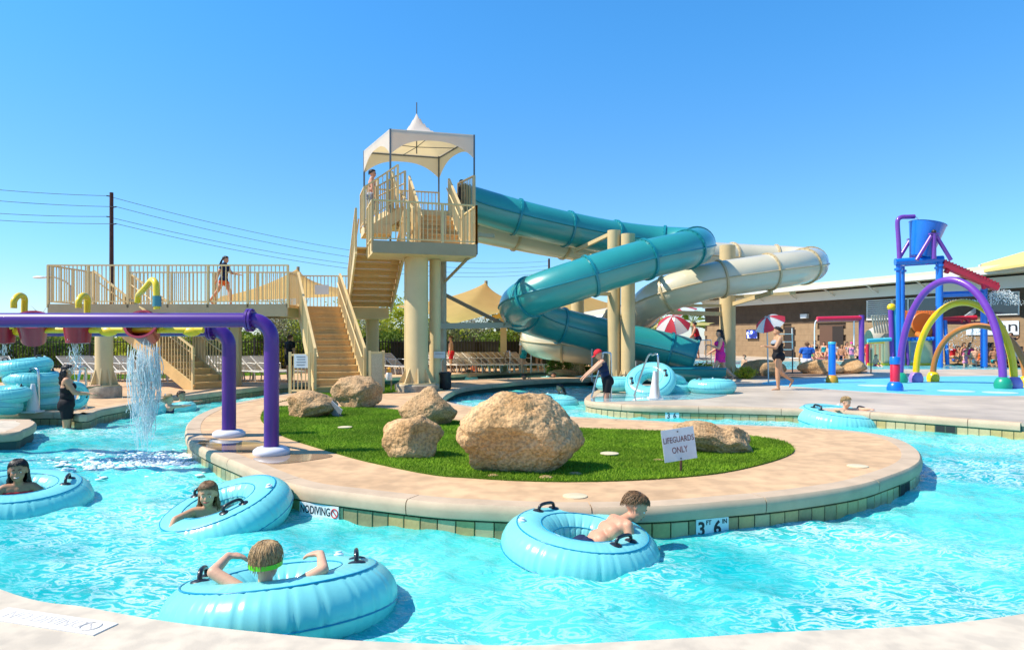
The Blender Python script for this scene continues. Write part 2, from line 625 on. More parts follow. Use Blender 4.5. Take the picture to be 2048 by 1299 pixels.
s_is = 1 if area(island) > 0 else -1
cx_i, cy_i = 0.0, 8.6
def ray_cuts(c, angs):
    return [(c, (math.cos(R(a)), math.sin(R(a)))) for a in angs]
isl = deck('island', offset(island, 0.09, True, s_is), M_tan, ray_cuts((-0.4, 8.7), (14, 52, 83, 118, 150)) + [((0, 14.2), (1, 0.08)), ((0, 17.0), (1, 0.1)), ((0, 20.0), (1, 0.1))])
coping(island, s_is, isl)
wall_tiles(island, s_is, isl, lambda p: p.y < 12.8 and not (p.y > 9.6 and p.x > -2))
fd_poly = far_edge + [Vector((14, 10.2, 0)), Vector((33, 10.2, 0)), Vector((33, 31.0, 0)), Vector((9.0, 31.0, 0)), Vector((6.4, 31.0, 0)), G(1248, 738.5), G(1240, 743), G(1205, 748)]
s_fd = 1 if area(fd_poly) > 0 else -1
fdk = deck('far_deck', fd_poly, M_wetdeck, [((4.5, 14), (0.25, 1)), ((0, 14.9), (1, -0.1)), ((8.6, 14), (0.3, 1)), ((13, 14), (0.3, 1)), ((0, 19.0), (1, -0.05)), ((0, 25), (1, 0))])
coping(far_edge, s_fd, fdk, closed=False)
wall_tiles(far_edge, s_fd, fdk, lambda p: p.y < 16 and p.x > 1.6, closed=False, mats=(0, 3, 3))
od_poly = out_edge + [Vector((5.0, 32.6, 0)), Vector((9.0, 44.5, 0)), Vector((9, 62, 0)), Vector((-34, 62, 0)), Vector((-34, 12.9, 0))]
s_od = 1 if area(od_poly) > 0 else -1
odk = deck('outer_deck', od_poly, M_tan, [((-7, 20), (-0.5, 1)), ((-9.5, 15), (1, 0.2)), ((-4, 26), (-0.3, 1)), ((0, 27), (-0.1, 1)), ((-10, 22), (1, 0.3))])
coping(out_edge, s_od, odk, closed=False)
wall_tiles(out_edge, s_od, odk, lambda p: p.y < 21, closed=False, mats=(2, 2, 1))
s_pi = 1 if area(pier) > 0 else -1
prk = deck('pier', pier, M_pale, [])
coping(pier, s_pi, prk)
fr_poly = front_edge + [Vector((15, -5.5, 0)), Vector((-14, -5.5, 0))]
s_fr = 1 if area(fr_poly) > 0 else -1
frk = deck('front_deck', fr_poly, M_pale, [(G(500, 1262), (G(410, 1299) - G(500, 1262))[:2]), (G(1186, 1284), (0.02, -1)), (G(0, 1196), (-0.9, -0.12)), ((3.6, 3), (0.7, -1))])
# apron beyond the wading pool, and the pool itself
struct(MB().prism([(9, 44.5), (34, 38.5), (34, 62), (9, 62)], -1.3, 0.0).obj('far_apron', M_wetdeck))

# ------------------------------------------------------------------ the river: one sheet of real waves
def wave_field(X, Y, seed, n, lmin, lmax, amp):
    g = np.random.default_rng(seed)
    Z = np.zeros_like(X)
    for i in range(n):
        L = lmin * (lmax / lmin) ** g.random()
        a = g.normal(1.2, 0.9)
        k = 2 * PI / L
        ph = g.random() * 6.28
        wob = 0.35 * np.sin(X * g.uniform(.5, 1.6) + Y * g.uniform(.5, 1.6) + g.random() * 6)
        Z += amp * (L / lmax) ** 0.60 * np.sin(k * (X * math.cos(a) + Y * math.sin(a)) + ph + wob * 2.2)
    return Z

def sheet(name, m, xs, ys, z, seed, amp):
    X, Y = np.meshgrid(xs, ys)
    A = np.clip(1.25 - Y / 40, 0.35, 1.0) * amp
    Z = wave_field(X, Y, seed, 44, 0.13, 1.25, 1.0) * A
    S = wave_field(X, Y, seed + 50, 26, 0.17, 0.55, 1.0)
    Z = Z + (0.9 - np.abs(S)) * 0.0016 * np.clip(1.2 - Y / 25, 0.2, 1.0)
    # the falling water stirs the river
    c = G(292, 935, -0.2)
    rr = np.hypot(X - c.x, Y - c.y)
    Z += 0.012 * np.exp(-(rr / 0.6) ** 2) * np.sin(rr * 22) + 0.03 * np.exp(-(rr / 0.55) ** 2)
    nx, ny = len(xs), len(ys)
    co = np.stack([X, Y, Z + z], -1).reshape(-1, 3).astype(np.float32)
    idx = np.arange(nx * ny).reshape(ny, nx)
    q = np.stack([idx[:-1, :-1], idx[:-1, 1:], idx[1:, 1:], idx[1:, :-1]], -1).reshape(-1, 4).astype(np.int32)
    return np_mesh(name, co, q, m)

def np_mesh(name, co, q, m, smooth=True):
    me = bpy.data.meshes.new(name)
    me.vertices.add(len(co))
    me.vertices.foreach_set('co', co.ravel())
    k = q.shape[1]
    me.loops.add(q.size)
    me.loops.foreach_set('vertex_index', q.ravel())
    me.polygons.add(len(q))
    me.polygons.foreach_set('loop_start', np.arange(0, q.size, k, dtype=np.int32))
    me.polygons.foreach_set('loop_total', np.full(len(q), k, dtype=np.int32))
    if smooth:
        me.polygons.foreach_set('use_smooth', np.ones(len(q), dtype=bool))
    me.update(calc_edges=True)
    me.validate()
    me.materials.append(m)
    return me
ys = [2.6]
while ys[-1] < 34:
    ys.append(ys[-1] + 0.028 * max(1.0, ys[-1] / 6.5))
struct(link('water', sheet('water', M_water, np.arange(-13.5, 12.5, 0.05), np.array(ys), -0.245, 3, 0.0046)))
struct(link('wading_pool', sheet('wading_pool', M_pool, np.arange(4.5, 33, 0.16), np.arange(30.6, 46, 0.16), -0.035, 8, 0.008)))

# ------------------------------------------------------------------ lawns
def inside(poly, X, Y):
    res = np.zeros(X.shape, bool)
    n = len(poly)
    j = n - 1
    for i in range(n):
        xi, yi, xj, yj = poly[i].x, poly[i].y, poly[j].x, poly[j].y
        c = ((yi > Y) != (yj > Y)) & (X < (xj - xi) * (Y - yi) / (yj - yi + 1e-12) + xi)
        res ^= c
        j = i
    return res

def lawn(px, dens, hgt):
    poly = catmull([G(*p) for p in px], 6)
    o = struct(MB().prism([(p.x, p.y) for p in poly], -0.02, 0.012).obj('lawn', M_turf_base))
    xs_ = [p.x for p in poly]
    ys_ = [p.y for p in poly]
    x0, x1, y0, y1 = min(xs_), max(xs_), min(ys_), max(ys_)
    n = int((x1 - x0) * (y1 - y0) * dens)
    X = rng.uniform(x0, x1, n)
    Y = rng.uniform(y0, y1, n)
    k = inside(poly, X, Y)
    X, Y = X[k], Y[k]
    n = len(X)
    a = rng.uniform(0, 6.28, n)
    h = hgt * rng.uniform(.6, 1.25, n)
    w = 0.0035 + 0.0012 * Y / 8
    lean = hgt * 0.7 * rng.normal(0, 1, (2, n))
    co = np.zeros((n, 3, 3), np.float32)
    co[:, 0] = np.stack([X - w * np.cos(a), Y - w * np.sin(a), np.full(n, .010)], -1)
    co[:, 1] = np.stack([X + w * np.cos(a), Y + w * np.sin(a), np.full(n, .010)], -1)
    co[:, 2] = np.stack([X + lean[0], Y + lean[1], .010 + h], -1)
    me = np_mesh('grass', co.reshape(-1, 3), np.arange(3 * n, dtype=np.int32).reshape(-1, 3), M_turf, False)
    tag(link('grass', me), kind='stuff', cat='grass', label='short green turf blades covering the lawn')
lawn([(539, 816), (522, 833), (529, 848), (570, 874), (687, 911), (773, 932), (867, 950), (941, 956), (1047, 962), (1170, 963.5), (1300, 959), (1430, 948), (1520, 930),
      (1575, 912), (1588, 898), (1560, 882), (1480, 871), (1400, 866), (1300, 862), (1150, 857), (960, 848), (860, 834), (809, 824), (766, 818), (680, 815), (600, 813)], 6500, 0.028)
lawn([(560, 804), (600, 797), (700, 797), (760, 788), (806, 780), (806, 770), (760, 771), (640, 785)], 1800, 0.035)
# ------------------------------------------------------------------ boulders
M_rock = [mat('granite_boulder', (0.52, 0.29, 0.12), 0.9, 0.2, col2=(0.72, 0.48, 0.26), vscale=1.9, detail=8, bump=0.9, bscale=26, bdist=0.03, speck=(0.66, 34)),
          mat('brown_granite', (0.42, 0.24, 0.11), 0.9, 0.2, col2=(0.62, 0.41, 0.22), vscale=4, detail=8, bump=0.9, bscale=30, bdist=0.025, speck=(0.66, 40))]
def boulder(cx, y_base, w, h, d, seed, label, m=0, shape=None, sub=5, rz=0.0, cuts=5):
    """centre column, ground row, width/height/depth in metres"""
    base = G(cx, y_base)
    base.y += d * 0.30
    base.x = (cx - CX) * base.y / F
    g = random.Random(seed)
    bm = bmesh.new()
    bmesh.ops.create_icosphere(bm, subdivisions=sub, radius=1)
    off = Vector((g.uniform(-50, 50), g.uniform(-50, 50), g.uniform(-50, 50)))
    planes = []
    for k in range(cuts):
        n = unit((g.gauss(0, 1), g.gauss(0, 1), g.gauss(0.1, .6)))
        planes.append((n, g.uniform(.66, .9)))
    for v in bm.verts:
        p = v.co.copy()
        for n, lim in planes:                          # flattened faces
            q = p.dot(n)
            if q > lim:
                p -= n * (q - lim) * 0.93
        p *= 1 + 0.16 * noise.noise(p * 1.3 + off) + 0.07 * noise.noise(p * 3.1 + off) + 0.035 * noise.noise(p * 8 + off) + 0.018 * noise.noise(p * 20 + off) + 0.010 * noise.noise(p * 45 + off)
        cr = abs(noise.noise(p * 1.7 + off * 2))
        if cr < 0.05:
            p *= 1 - 0.05 * (1 - cr / 0.05)
        if shape:
            p = shape(p)
        v.co = p
    xs = [v.co.x for v in bm.verts]
    zs = [v.co.z for v in bm.verts]
    ysv = [v.co.y for v in bm.verts]
    zc = min(zs) + 0.16 * (max(zs) - min(zs))
    for v in bm.verts:
        v.co = Vector(((v.co.x - (min(xs) + max(xs)) / 2) * w / (max(xs) - min(xs)), v.co.y * d / (max(ysv) - min(ysv)), (v.co.z - zc) * h / (max(zs) - zc)))
    me = bpy.data.meshes.new('boulder')
    bm.to_mesh(me)
    bm.free()
    me.shade_smooth()
    me.materials.append(M_rock[m])
    return tag(link('boulder', me, None, base, (0, 0, rz)), label, 'boulder', 'boulders around the lawn')

def sc(y):
    return (y - HY) / CH                               # px per metre of an upright thing whose foot is on row y
boulder(1042, 950, 242 / sc(950) * 1.1, 158 / sc(950) * 1.05, 0.85, 11, 'biggest round tan boulder at the front of the lawn', 0,
        lambda p: Vector((p.x * (1.05 - 0.16 * max(0, p.z)), p.y, p.z + 0.12 * max(0, -p.x - .1) * 0)), 6, cuts=3)
boulder(826, 918, 118 / sc(918) * 1.08, 74 / sc(918) * 1.2, 0.5, 23, 'small blocky tan boulder left of the biggest boulder', 0, None, 5, cuts=8)
boulder(856, 852, 116 / sc(852) * 1.05, 66 / sc(852) * 1.2, 0.7, 31, 'peaked boulder with a dark shaded right side behind the blocky boulder', 1,
        lambda p: Vector((p.x * (1.15 - 0.5 * max(0, p.z)), p.y, p.z * 1.15)), 5, cuts=6)
boulder(714, 816, 100 / sc(816) * 1.05, 54 / sc(816) * 1.2, 0.85, 41, 'rounded boulder with a cleft at the foot of the stairs', 1, None, 5, cuts=3)
boulder(626, 836, 98 / sc(836) * 1.05, 44 / sc(836) * 1.25, 0.7, 47, 'low dark boulder beside the fallen slate sign', 1,
        lambda p: Vector((p.x, p.y, p.z * (1.0 + 0.25 * p.x * -1))), 5, cuts=5)
boulder(1422, 908, 170 / sc(908), 64 / sc(908), 0.6, 53, 'long broken boulder with a split behind the lifeguards sign', 1,
        lambda p: Vector((p.x * 1.2, p.y, (p.z - 0.45 * p.x - 0.25 * math.exp(-((p.x - .1) / .12) ** 2)))), 5, cuts=6)
for k, (x, y, s) in enumerate(((1092, 957, .05), (986, 953, .04), (1150, 950, .05), (1316, 922, .04))):
    pb = G(x, y)
    mb = MB().sph((0, 0, .01), (s * 1.5, s, s * .5), 9, 6)
    tag(link('stone', mb.mesh('stone', M_rock[1], 60), None, pb), ('pale flat stone in front of the biggest boulder', 'small stone at the left foot of the biggest boulder', 'grey stone at the right foot of the biggest boulder', 'small pale stone left of the lifeguards sign')[k], 'stone', 'small stones on the lawn')
for k, (x, y, lb) in enumerate(((690, 858, 'round cream valve cover in the turf behind the purple post'), (1219, 912, 'round cream valve cover in the turf right of the biggest boulder'),
                                (1150, 992, 'oval cream lid in the island path above the boy'), (1715, 932, 'oval cream lid in the path at the tip of the island'))):
    mb = MB().lathe((0, 0, 0), [(0.105, 0.0), (0.105, 0.008), (0.085, 0.012), (0.0, 0.012)], 24)
    tag(link('valve_cover', mb.mesh('valve_cover', mat('cream_lid', (0.62, 0.52, 0.33), 0.6, var=.1), 50), None, G(x, y) + Vector((0, 0, .03 if (x, y) in ((690, 858), (1219, 912)) else .0))), lb, 'cover')

# ------------------------------------------------------------------ signs
M_sign = mat('sign_white', (0.66, 0.68, 0.72), 0.45, var=0.05, vscale=6)
M_rust = mat('rusty_post', (0.16, 0.07, 0.035), 0.7, var=0.4, vscale=20)
M_brownprint = mat('brown_print', (0.16, 0.06, 0.07), 0.5)
b0 = G(1362, 944)
t = thing('lifeguard_sign', 'white sign reading LIFEGUARDS ONLY on a short rusty stake in the lawn', 'sign', b0)
Y0 = b0.y
sgn = W(1358, 888, Y0 - 0.02) - b0
MB().box((0, 0, .17), (0.022, 0.016, 0.40)).obj('stake', M_rust, t)
rt = Matrix.Rotation(R(-7.5), 4, 'Y') @ Matrix.Rotation(R(8), 4, 'Z')
e_ = rt.to_euler()
pl = MB().box((0, 0, 0), (68 * Y0 / F, 0.006, 64 * Y0 / F)).obj('board', M_sign, t, loc=sgn)
pl.rotation_euler = e_
for (dx, dz) in ((0, .13), (0, -.14)):
    q = MB().sph((dx, -.006, dz), .008, 8, 5).obj('bolt', M_black, pl)
text_mesh('LIFEGUARDS', .082, M_brownprint, 'lettering', pl, (0, -.0042, .050), (R(90), 0, 0), .001, sx=0.70, bold=.0006)
text_mesh('ONLY', .088, M_brownprint, 'lettering', pl, (0, -.0042, -.055), (R(90), 0, 0), .001, sx=0.70, bold=.0006)

b1 = G(680, 835)
t = thing('slate_sign', 'grey sign board leaning on edge beside the low dark boulder', 'sign', b1)
MB().beam((-.17, .02, .20), (.02, -.04, .05), 0.26, 0.012, (0.4, 1, .6)).obj('board', mat('slate_board', (0.42, 0.44, 0.48), .5), t)
MB().beam((.0, -.03, .07), (.10, -.08, -.02), 0.03, 0.02).obj('stake', M_black, t)

# tile markers on the walls
def wall_frame(px, edge, sgn):
    """point on an edge curve nearest to the sight line of a photo column"""
    best = min(edge, key=lambda p: abs((px - CX) - p.x * F / p.y) + (0 if p.y < 30 else 99) + p.y * 3.0)
    i = edge.index(best)
    return best, inward(edge, False)[i] * sgn
isl_pts = resample(island, 0.03, True)
def marker(px, pts, sgn, w, h, z, label, items, name='depth_marker'):
    p, n = wall_frame(px, pts, sgn)
    rz = math.atan2(n.y, n.x) - PI / 2
    t = thing(name, label, 'pool marker', p + n * -.016 + Vector((0, 0, z)), rz)
    MB().box((0, 0, 0), (w, .008, h)).obj('marker_tile', mat('marker_white', (0.70, 0.74, 0.76), .3, var=.04), t)
    for (s, x, zz, size, m, sx, bo) in items:
        if s == '(/)':
            tp = [Vector((x + math.cos(a) * size, -.006, zz + math.sin(a) * size)) for a in [2 * PI * k / 24 for k in range(24)]]
            MB().tube(tp, size * .14, 6, True).beam((x - size * .7, -.006, zz + size * .7), (x + size * .7, -.006, zz - size * .7), size * .25, .004, (0, 1, 0)).obj('no_symbol', m, t)
        else:
            text_mesh(s, size, m, 'lettering', t, (x, -.0052, zz), (R(90), 0, 0), .001, sx=sx, bold=bo)
    return t
marker(1425, isl_pts, s_is, .308, .155, -.205, 'white 3 FT 6 IN depth tile on the front wall of the island',
       (('3', -.105, -.006, .155, M_black, .95, .004), ('FT', -.038, .045, .052, M_black, .9, .001), ('6', .045, -.006, .155, M_black, .95, .004), ('IN', .115, .045, .052, M_black, .9, .001)))
marker(641, isl_pts, s_is, .46, .125, -.192, 'white NO DIVING tile strip on the curved wall of the island',
       (('NO', -.165, 0, .10, M_black, .7, .001), ('DIVING', .015, 0, .10, M_black, .72, .001), ('(/)', .185, 0, .038, M_red, 1, 0)))
far_pts = resample(far_edge, 0.03, False)
marker(1345, far_pts, s_fd, .27, .15, -.19, 'white 3 6 depth tile on the far wall behind the split boulder', (('3', -.07, 0, .15, M_black, .85, .003), ('6', .05, 0, .15, M_black, .85, .003)))
# worn NO DIVING strip set into the front deck
p0, p1 = G(-10, 1226), G(212, 1259)
d_ = p1 - p0
t = thing('no_diving_plaque', 'worn white NO DIVING strip set flat into the front deck', 'pool marker', (p0 + p1) / 2, math.atan2(d_.y, d_.x))
MB().box((0, 0, .003), (d_.length, .135, .006)).obj('plaque', mat('worn_white', (0.70, 0.66, 0.60), .7, var=.1, vscale=30), t)
M_faded = mat('faded_print', (0.52, 0.48, 0.43), .8, var=.3, vscale=60)
text_mesh('NO DIVING', .105, M_faded, 'lettering', t, (-.03, 0, .0062), (0, 0, 0), .0008, sx=.85)
x = d_.length / 2 - .09
MB().tube([(x + math.cos(a) * .045, math.sin(a) * .045, .0065) for a in [2 * PI * k / 24 for k in range(24)]], .004, 5, True).beam((x - .03, .03, .0065), (x + .03, -.03, .0065), .007, .002).obj('no_symbol', M_faded, t)
# skimmer mouths
M_dark = mat('dark_opening', (0.02, 0.025, 0.025), .9)
for px, pts, sg, lb in ((1806, isl_pts, s_is, 'dark skimmer opening in the island wall near its tip'), (1890, far_pts, s_fd, 'dark green drain opening in the far pool wall')):
    p, n = wall_frame(px, pts, sg)
    t = thing('skimmer', lb, 'skimmer', p + n * -.012 + Vector((0, 0, -.19)), math.atan2(n.y, n.x) - PI / 2)
    MB().box((0, 0, 0), (.32, .012, .13)).obj('frame', mat('skimmer_frame', (.05, .08, .05), .6), t)
    MB().box((-.075, -.007, 0), (.13, .004, .10)).box((.075, -.007, 0), (.13, .004, .10)).obj('opening', M_dark, t)

# ------------------------------------------------------------------ purple dumping-bucket shower
M_purple = mat('purple_paint', (0.075, 0.014, 0.215), 0.35, 0.45, coat=0.2, var=0.08, vscale=2)
M_yellow = mat('yellow_paint', (0.80, 0.56, 0.01), 0.35, 0.5, coat=0.2, var=0.06)
M_bred = mat('bucket_red', (0.30, 0.006, 0.030), 0.35, 0.5, coat=0.3, var=0.12, vscale=5)
M_steel = mat('stainless', (0.60, 0.61, 0.62), 0.22, 0.5, metal=1.0)
M_base = mat('white_base', (0.62, 0.62, 0.66), 0.4, var=.06)
fA, fB = G(543, 908), G(458, 872)
def elbow(p, q, r, n=8):
    """quarter bend from a horizontal run (towards +X) down"""
    return [p + Vector((r * math.sin(a), 0, -r * (1 - math.cos(a)))) for a in [PI / 2 * k / n for k in range(n + 1)]]
t = thing('purple_shower_frame', 'two parallel purple pipe frames carrying the tipping buckets over the river', 'water shower', fA, world_parts=True)
for f, zc, rad in ((fA, CH + 38 * fA.y / F, .084), (fB, CH + 19 * fB.y / F, .092)):
    rb = .20
    hx = f.x - rb
    hp = [Vector((-9.6, f.y, -.5)), Vector((-9.6, f.y, zc - .2)), Vector((-9.54, f.y, zc - .06)), Vector((-9.4, f.y, zc)), Vector((-5, f.y, zc)), Vector((hx - .02, f.y, zc))]
    MB().tube(hp, rad, 20).obj('crossbeam', M_purple, t, 60)
    MB().tube(elbow(Vector((hx - .02, f.y, zc)), None, rb + .02) + [Vector((f.x, f.y, zc - rb - .1)), Vector((f.x, f.y, 0.06))], rad, 20).obj('upright', M_purple, t, 60)
    fl = MB()
    for dx in (-.018, .018):
        fl.tube([(hx - .06 + dx, f.y, zc), (hx - .06 + dx + .026, f.y, zc)], rad + .05, 20)
    o = fl.obj('flange', M_purple, t, 40)
    bo = MB()
    for k in range(8):
        a = 2 * PI * k / 8
        c = Vector((hx - .047, f.y + (rad + .032) * math.cos(a), zc + (rad + .032) * math.sin(a)))
        bo.tube([c - Vector((.04, 0, 0)), c + Vector((.045, 0, 0))], .011, 6)
    tag(bo.obj('bolt', M_purple, o), kind='stuff')
    MB().lathe((f.x, f.y, 0), [(rad + .115, 0.0), (rad + .125, .02), (rad + .12, .055), (rad + .08, .085), (rad + .01, .095), (rad + .01, .05)], 28).obj('base_cover', M_base, t, 50)
yb = (fA.y + fB.y) / 2
zb = CH + (HY - 660) * yb / F
yel = MB().tube([(-9.4, yb, zb), (-3.9, yb, zb)], .038, 12)
for x in (-6.2, -5.1, -4.05):
    yel.sph((x, yb, zb - .02), (.12, .05, .06), 12, 8)
yel.obj('bucket_axle', M_yellow, t, 60)
for px, kind in ((152, 0), (293, 1), (22, 2), (-40, 0)):
    X = (px - CX) * yb / F
    if kind == 1:
        mb = MB().tube(catmull([W(314, 618, fA.y), W(313, 590, fA.y), W(311, 566, fA.y + .02), W(304, 560, fA.y + .1), W(295, 570, fA.y + .25), W(284, 582, fA.y + .45), W(277, 590, yb - .05), W(275, 604, yb)], 6, False), .036, 12)
        col_at = W(314, 602, fA.y)
    else:
        mb = MB().tube(catmull([Vector((X - .04, yb + .30, zb)), Vector((X - .04, yb + .30, zb + .30)), Vector((X - .02, yb + .27, zb + .42)), Vector((X + .0, yb + .15, zb + .45)), Vector((X + .02, yb + .03, zb + .38)), Vector((X + .02, yb + .02, zb + .28))], 6, False), .038, 12)
        mb.tube([Vector((X - .04, yb + .30, zb + .0)), Vector((X - .04, fB.y, zb))], .03, 8)
        col_at = Vector((X - .04, yb + .30, zb + .12))
    mb.obj('feed_pipe', M_yellow, t, 60)
    MB().tube([col_at - Vector((0, 0, .06)), col_at + Vector((0, 0, .06))], .048, 12).obj('pipe_collar', mat('teal_band', (.05, .22, .26), .4), t, 60)

def bucket(px, tilt, label, rz=0.0):
    X = (px - CX) * yb / F
    t2 = thing('tipping_bucket', label, 'bucket', (X, yb, zb), 0, 'tipping buckets on the purple frame')
    M = Matrix.Rotation(R(rz), 3, 'Z') @ Matrix.Rotation(R(tilt), 3, 'X')
    prof = [(0.0, -.17), (.115, -.17), (.135, -.16), (.18, .14), (.20, .15), (.20, .165), (.17, .165), (.13, -.14), (0.0, -.15)]
    MB().lathe((0, 0, 0), prof, 32, M).obj('shell', M_bred, t2, 40)
    MB().tube([M @ Vector((.195, 0, .05)), M @ Vector((.24, 0, .05))], .03, 10).obj('pivot', M_yellow, t2)
    MB().tube([M @ Vector((-.195, 0, .05)), M @ Vector((-.24, 0, .05))], .03, 10).obj('pivot', M_yellow, t2)
    return t2
bucket(156, 0, 'upright red tipping bucket with a thin stream, behind the purple beam')
bucket(290, 62, 'tipped red bucket pouring a sheet of water into the river', 8)
bucket(66, 35, 'red bucket half tipped at the left end of the purple frame', 30)
bucket(4, 0, 'red bucket cut by the left edge of the photo')

# ------------------------------------------------------------------ falling water
M_fall = mat('falling_water', (0.92, 0.95, 0.94), 0.25, 0.6, var=.04, trans=.45, thin=(.8, .9, .95))
def fall(name, px0, px1, y_top, y_bot, Y, n, drops, label, seed, spread=1.25):
    g = random.Random(seed)
    mb = MB()
    a, b = W(px0, y_top, Y), W(px1, y_top, Y)
    zb_ = CH + (HY - y_bot) * Y / F
    for i in range(n):
        u = g.random()
        p = a.lerp(b, u) + Vector((0, g.uniform(-.12, .10), g.uniform(-.06, .04)))
        L = (a.z - zb_) * g.uniform(.2, .6)
        st = (a.z - zb_) * g.random() ** 1.4 * .78
        cx = (a.x + b.x) / 2
        path, rs = [], []
        ph, am = g.random() * 6, g.uniform(.004, .014)
        bul = g.uniform(.9, spread)
        for k in range(9):
            s = st + L * k / 8
            fr = s / (a.z - zb_)
            wid = 1 + (bul - 1) * math.sin(min(1, fr * 1.6) * PI / 2) - .55 * max(0, fr - .45) * 1.8
            path.append(Vector((cx + (p.x - cx) * wid + am * math.sin(ph + k * .9), p.y + am * math.cos(ph * 2 + k), p.z - s)))
            rs.append(g.uniform(.3, 1.0) * .0068 * math.sin(PI * (k + .6) / 9.2) * (1.3 - .5 * fr))
        mb.tube(path, rs, 5)
    for i in range(drops):
        u, fr = g.gauss(.5, .27), g.random() ** .7
        c = a.lerp(b, u * (1 - .35 * max(0, fr - .5)) + .175 * max(0, fr - .5)) + Vector((0, g.uniform(-.18, .15), -(a.z - zb_) * fr))
        r = g.uniform(.0015, .0045)
        mb.sph(c, (r, r, r * g.uniform(1, 3.4)), 5, 4)
    o = mb.obj(name, M_fall, None, 180)
    return tag(o, label, 'water', kind='stuff')
fall('water_fall', 262, 318, 683, 862, yb - .15, 270, 900, 'sheet of water falling from the tipped bucket', 4, 1.18)
fall('water_stream', 149, 158, 675, 745, yb, 24, 110, 'thin broken stream under the upright bucket', 6, 1.3)
fall('water_stream', 6, 16, 668, 720, yb, 14, 60, 'thin stream under the bucket at the left edge', 9, 1.3)
g = random.Random(12)
mb = MB()
c0 = G(292, 925, -.245)
for i in range(1700):
    r_, a_ = abs(g.gauss(0, .42)), g.random() * 2 * PI
    h_ = max(0, g.gauss(.0, .055)) * math.exp(-r_ * 1.2)
    r = g.uniform(.004, .014) * (1 if h_ > .01 else 2.6)
    mb.sph(c0 + Vector((r_ * math.cos(a_) * 1.25, r_ * math.sin(a_), h_ + .006)), (r * 1.6, r * 1.3, r * .35), 6, 4)
tag(mb.obj('splash_foam', mat('foam_glint', (.80, .86, .87), .5), None, 180), 'white splash where the bucket water hits the river', 'splash', kind='stuff')

# ------------------------------------------------------------------ inner tubes
M_tube = mat('tube_vinyl', (0.27, 0.79, 0.78), 0.28, 0.5, coat=0.25, var=0.05, vscale=3, trans=0.26, thin=(.22, .85, .85))
M_seam = mat('tube_seam', (0.0, 0.25, 0.42), 0.3)
M_handle = mat('black_handle', (0.012, 0.012, 0.014), 0.35, coat=.3)
RR, RS = 0.405, 0.215                                 # ring and section radius of a tube 1.24 m across
def make_tube():
    NU, NV = 208, 36
    vs = []
    g = random.Random(2)
    pl = 26
    jit = [g.uniform(-.25, .25) for _ in range(pl)]
    dep = [g.uniform(.6, 1.2) for _ in range(pl)]
    for i in range(NU):
        a = 2 * PI * i / NU
        k = int(i * pl / NU)
        ph = (i * pl / NU - k) - .5 - jit[k]
        for j in range(NV):
            b = 2 * PI * j / NV
            r = RS * (1.0 + .008 * math.sin(3 * a + 1))
            out = max(0.0, math.cos(b - R(5))) ** 1.1
            inn = max(0.0, math.cos(b - R(180))) ** 1.5
            r -= .017 * dep[k] * math.exp(-(ph / .085) ** 2) * out * .75
            r += .003 * math.cos(ph * 2 * PI) * out
            r -= .010 * dep[k] * math.exp(-(ph / .13) ** 2) * inn
            x = RR + r * math.cos(b)
            vs.append((x * math.cos(a), x * math.sin(a), r * math.sin(b) * .88))
    fs = [(i * NV + j, ((i + 1) % NU) * NV + j, ((i + 1) % NU) * NV + (j + 1) % NV, i * NV + (j + 1) % NV) for i in range(NU) for j in range(NV)]
    root = thing('inner_tube', 'x', 'inner tube', (0, 0, 0))
    MB().add(vs, fs).obj('ring', M_tube, root, 180)
    for b, rad in ((60, .006), (112, .005), (150, .004), (-9, .0045)):
        b = R(b)
        x, z = RR + (RS * .998) * math.cos(b), RS * .998 * math.sin(b) * .88
        MB().tube([(x * math.cos(a), x * math.sin(a), z) for a in [2 * PI * k / 96 for k in range(96)]], rad, 6, True).obj('seam', M_seam, root, 180)
    va = MB().lathe(((RR + .07) * math.cos(.9), (RR + .07) * math.sin(.9), RS * .80), [(.028, 0), (.03, .018), (.018, .024), (.018, .034), (0, .036)], 14).obj('valve', mat('valve_white', (.70, .74, .75), .4), root, 50)
    for s in (1, -1):
        h = MB()
        pts = [Vector((s * RR, .085, RS * .86)), Vector((s * RR, .082, RS * .88 + .025)), Vector((s * RR, .06, RS * .88 + .046)), Vector((s * RR, 0, RS * .88 + .052)), Vector((s * RR, -.06, RS * .88 + .046)), Vector((s * RR, -.082, RS * .88 + .025)), Vector((s * RR, -.085, RS * .86))]
        h.tube(catmull(pts, 5, False), .0135, 10)
        ho = h.obj('handle', M_handle, root, 60)
        for q in (1, -1):
            MB().sph((s * RR, q * .088, RS * .86), (.05, .045, .014), 12, 6).obj('handle_pad', M_handle, ho, 60)
    return root
TUBE0 = make_tube()
TUBE0_used = [False]
WZ = -0.245
def tube(px, py, wpx, label, rot=(0, 0, 0), z=None, Y=None, group=None, zoff=0.02):
    """px, py: middle of the body in the photo; wpx: its width there"""
    zc = (WZ + zoff) if z is None else z
    p = G(px, py, zc) if Y is None else W(px, py, Y)
    D = wpx * p.y / F
    o = TUBE0 if not TUBE0_used[0] else copy_tree(TUBE0)
    TUBE0_used[0] = True
    s = D / 1.24
    o.location = p
    o.rotation_euler = (Matrix.Rotation(R(rot[0]), 3, 'X') @ Matrix.Rotation(R(rot[1]), 3, 'Y') @ Matrix.Rotation(R(rot[2]), 3, 'Z')).to_euler()
    o.scale = (s, s, s)
    o['label'] = label
    o['group'] = group or 'blue inner tubes on the river'
    return o
T1 = tube(566, 1208, 452, 'largest blue inner tube in the foreground with the goggled boy', (-9, -5, 12))
T2 = tube(1160, 1096, 318, 'blue inner tube by the island wall with the leaning boy', (4, 6, 132))
T3 = tube(450, 1034, 270, 'tilted blue inner tube of the girl trailing her arm', (13, -14, -48))
T4 = tube(36, 1003, 262, 'blue inner tube cut by the left edge with the smiling girl', (6, 4, 20))
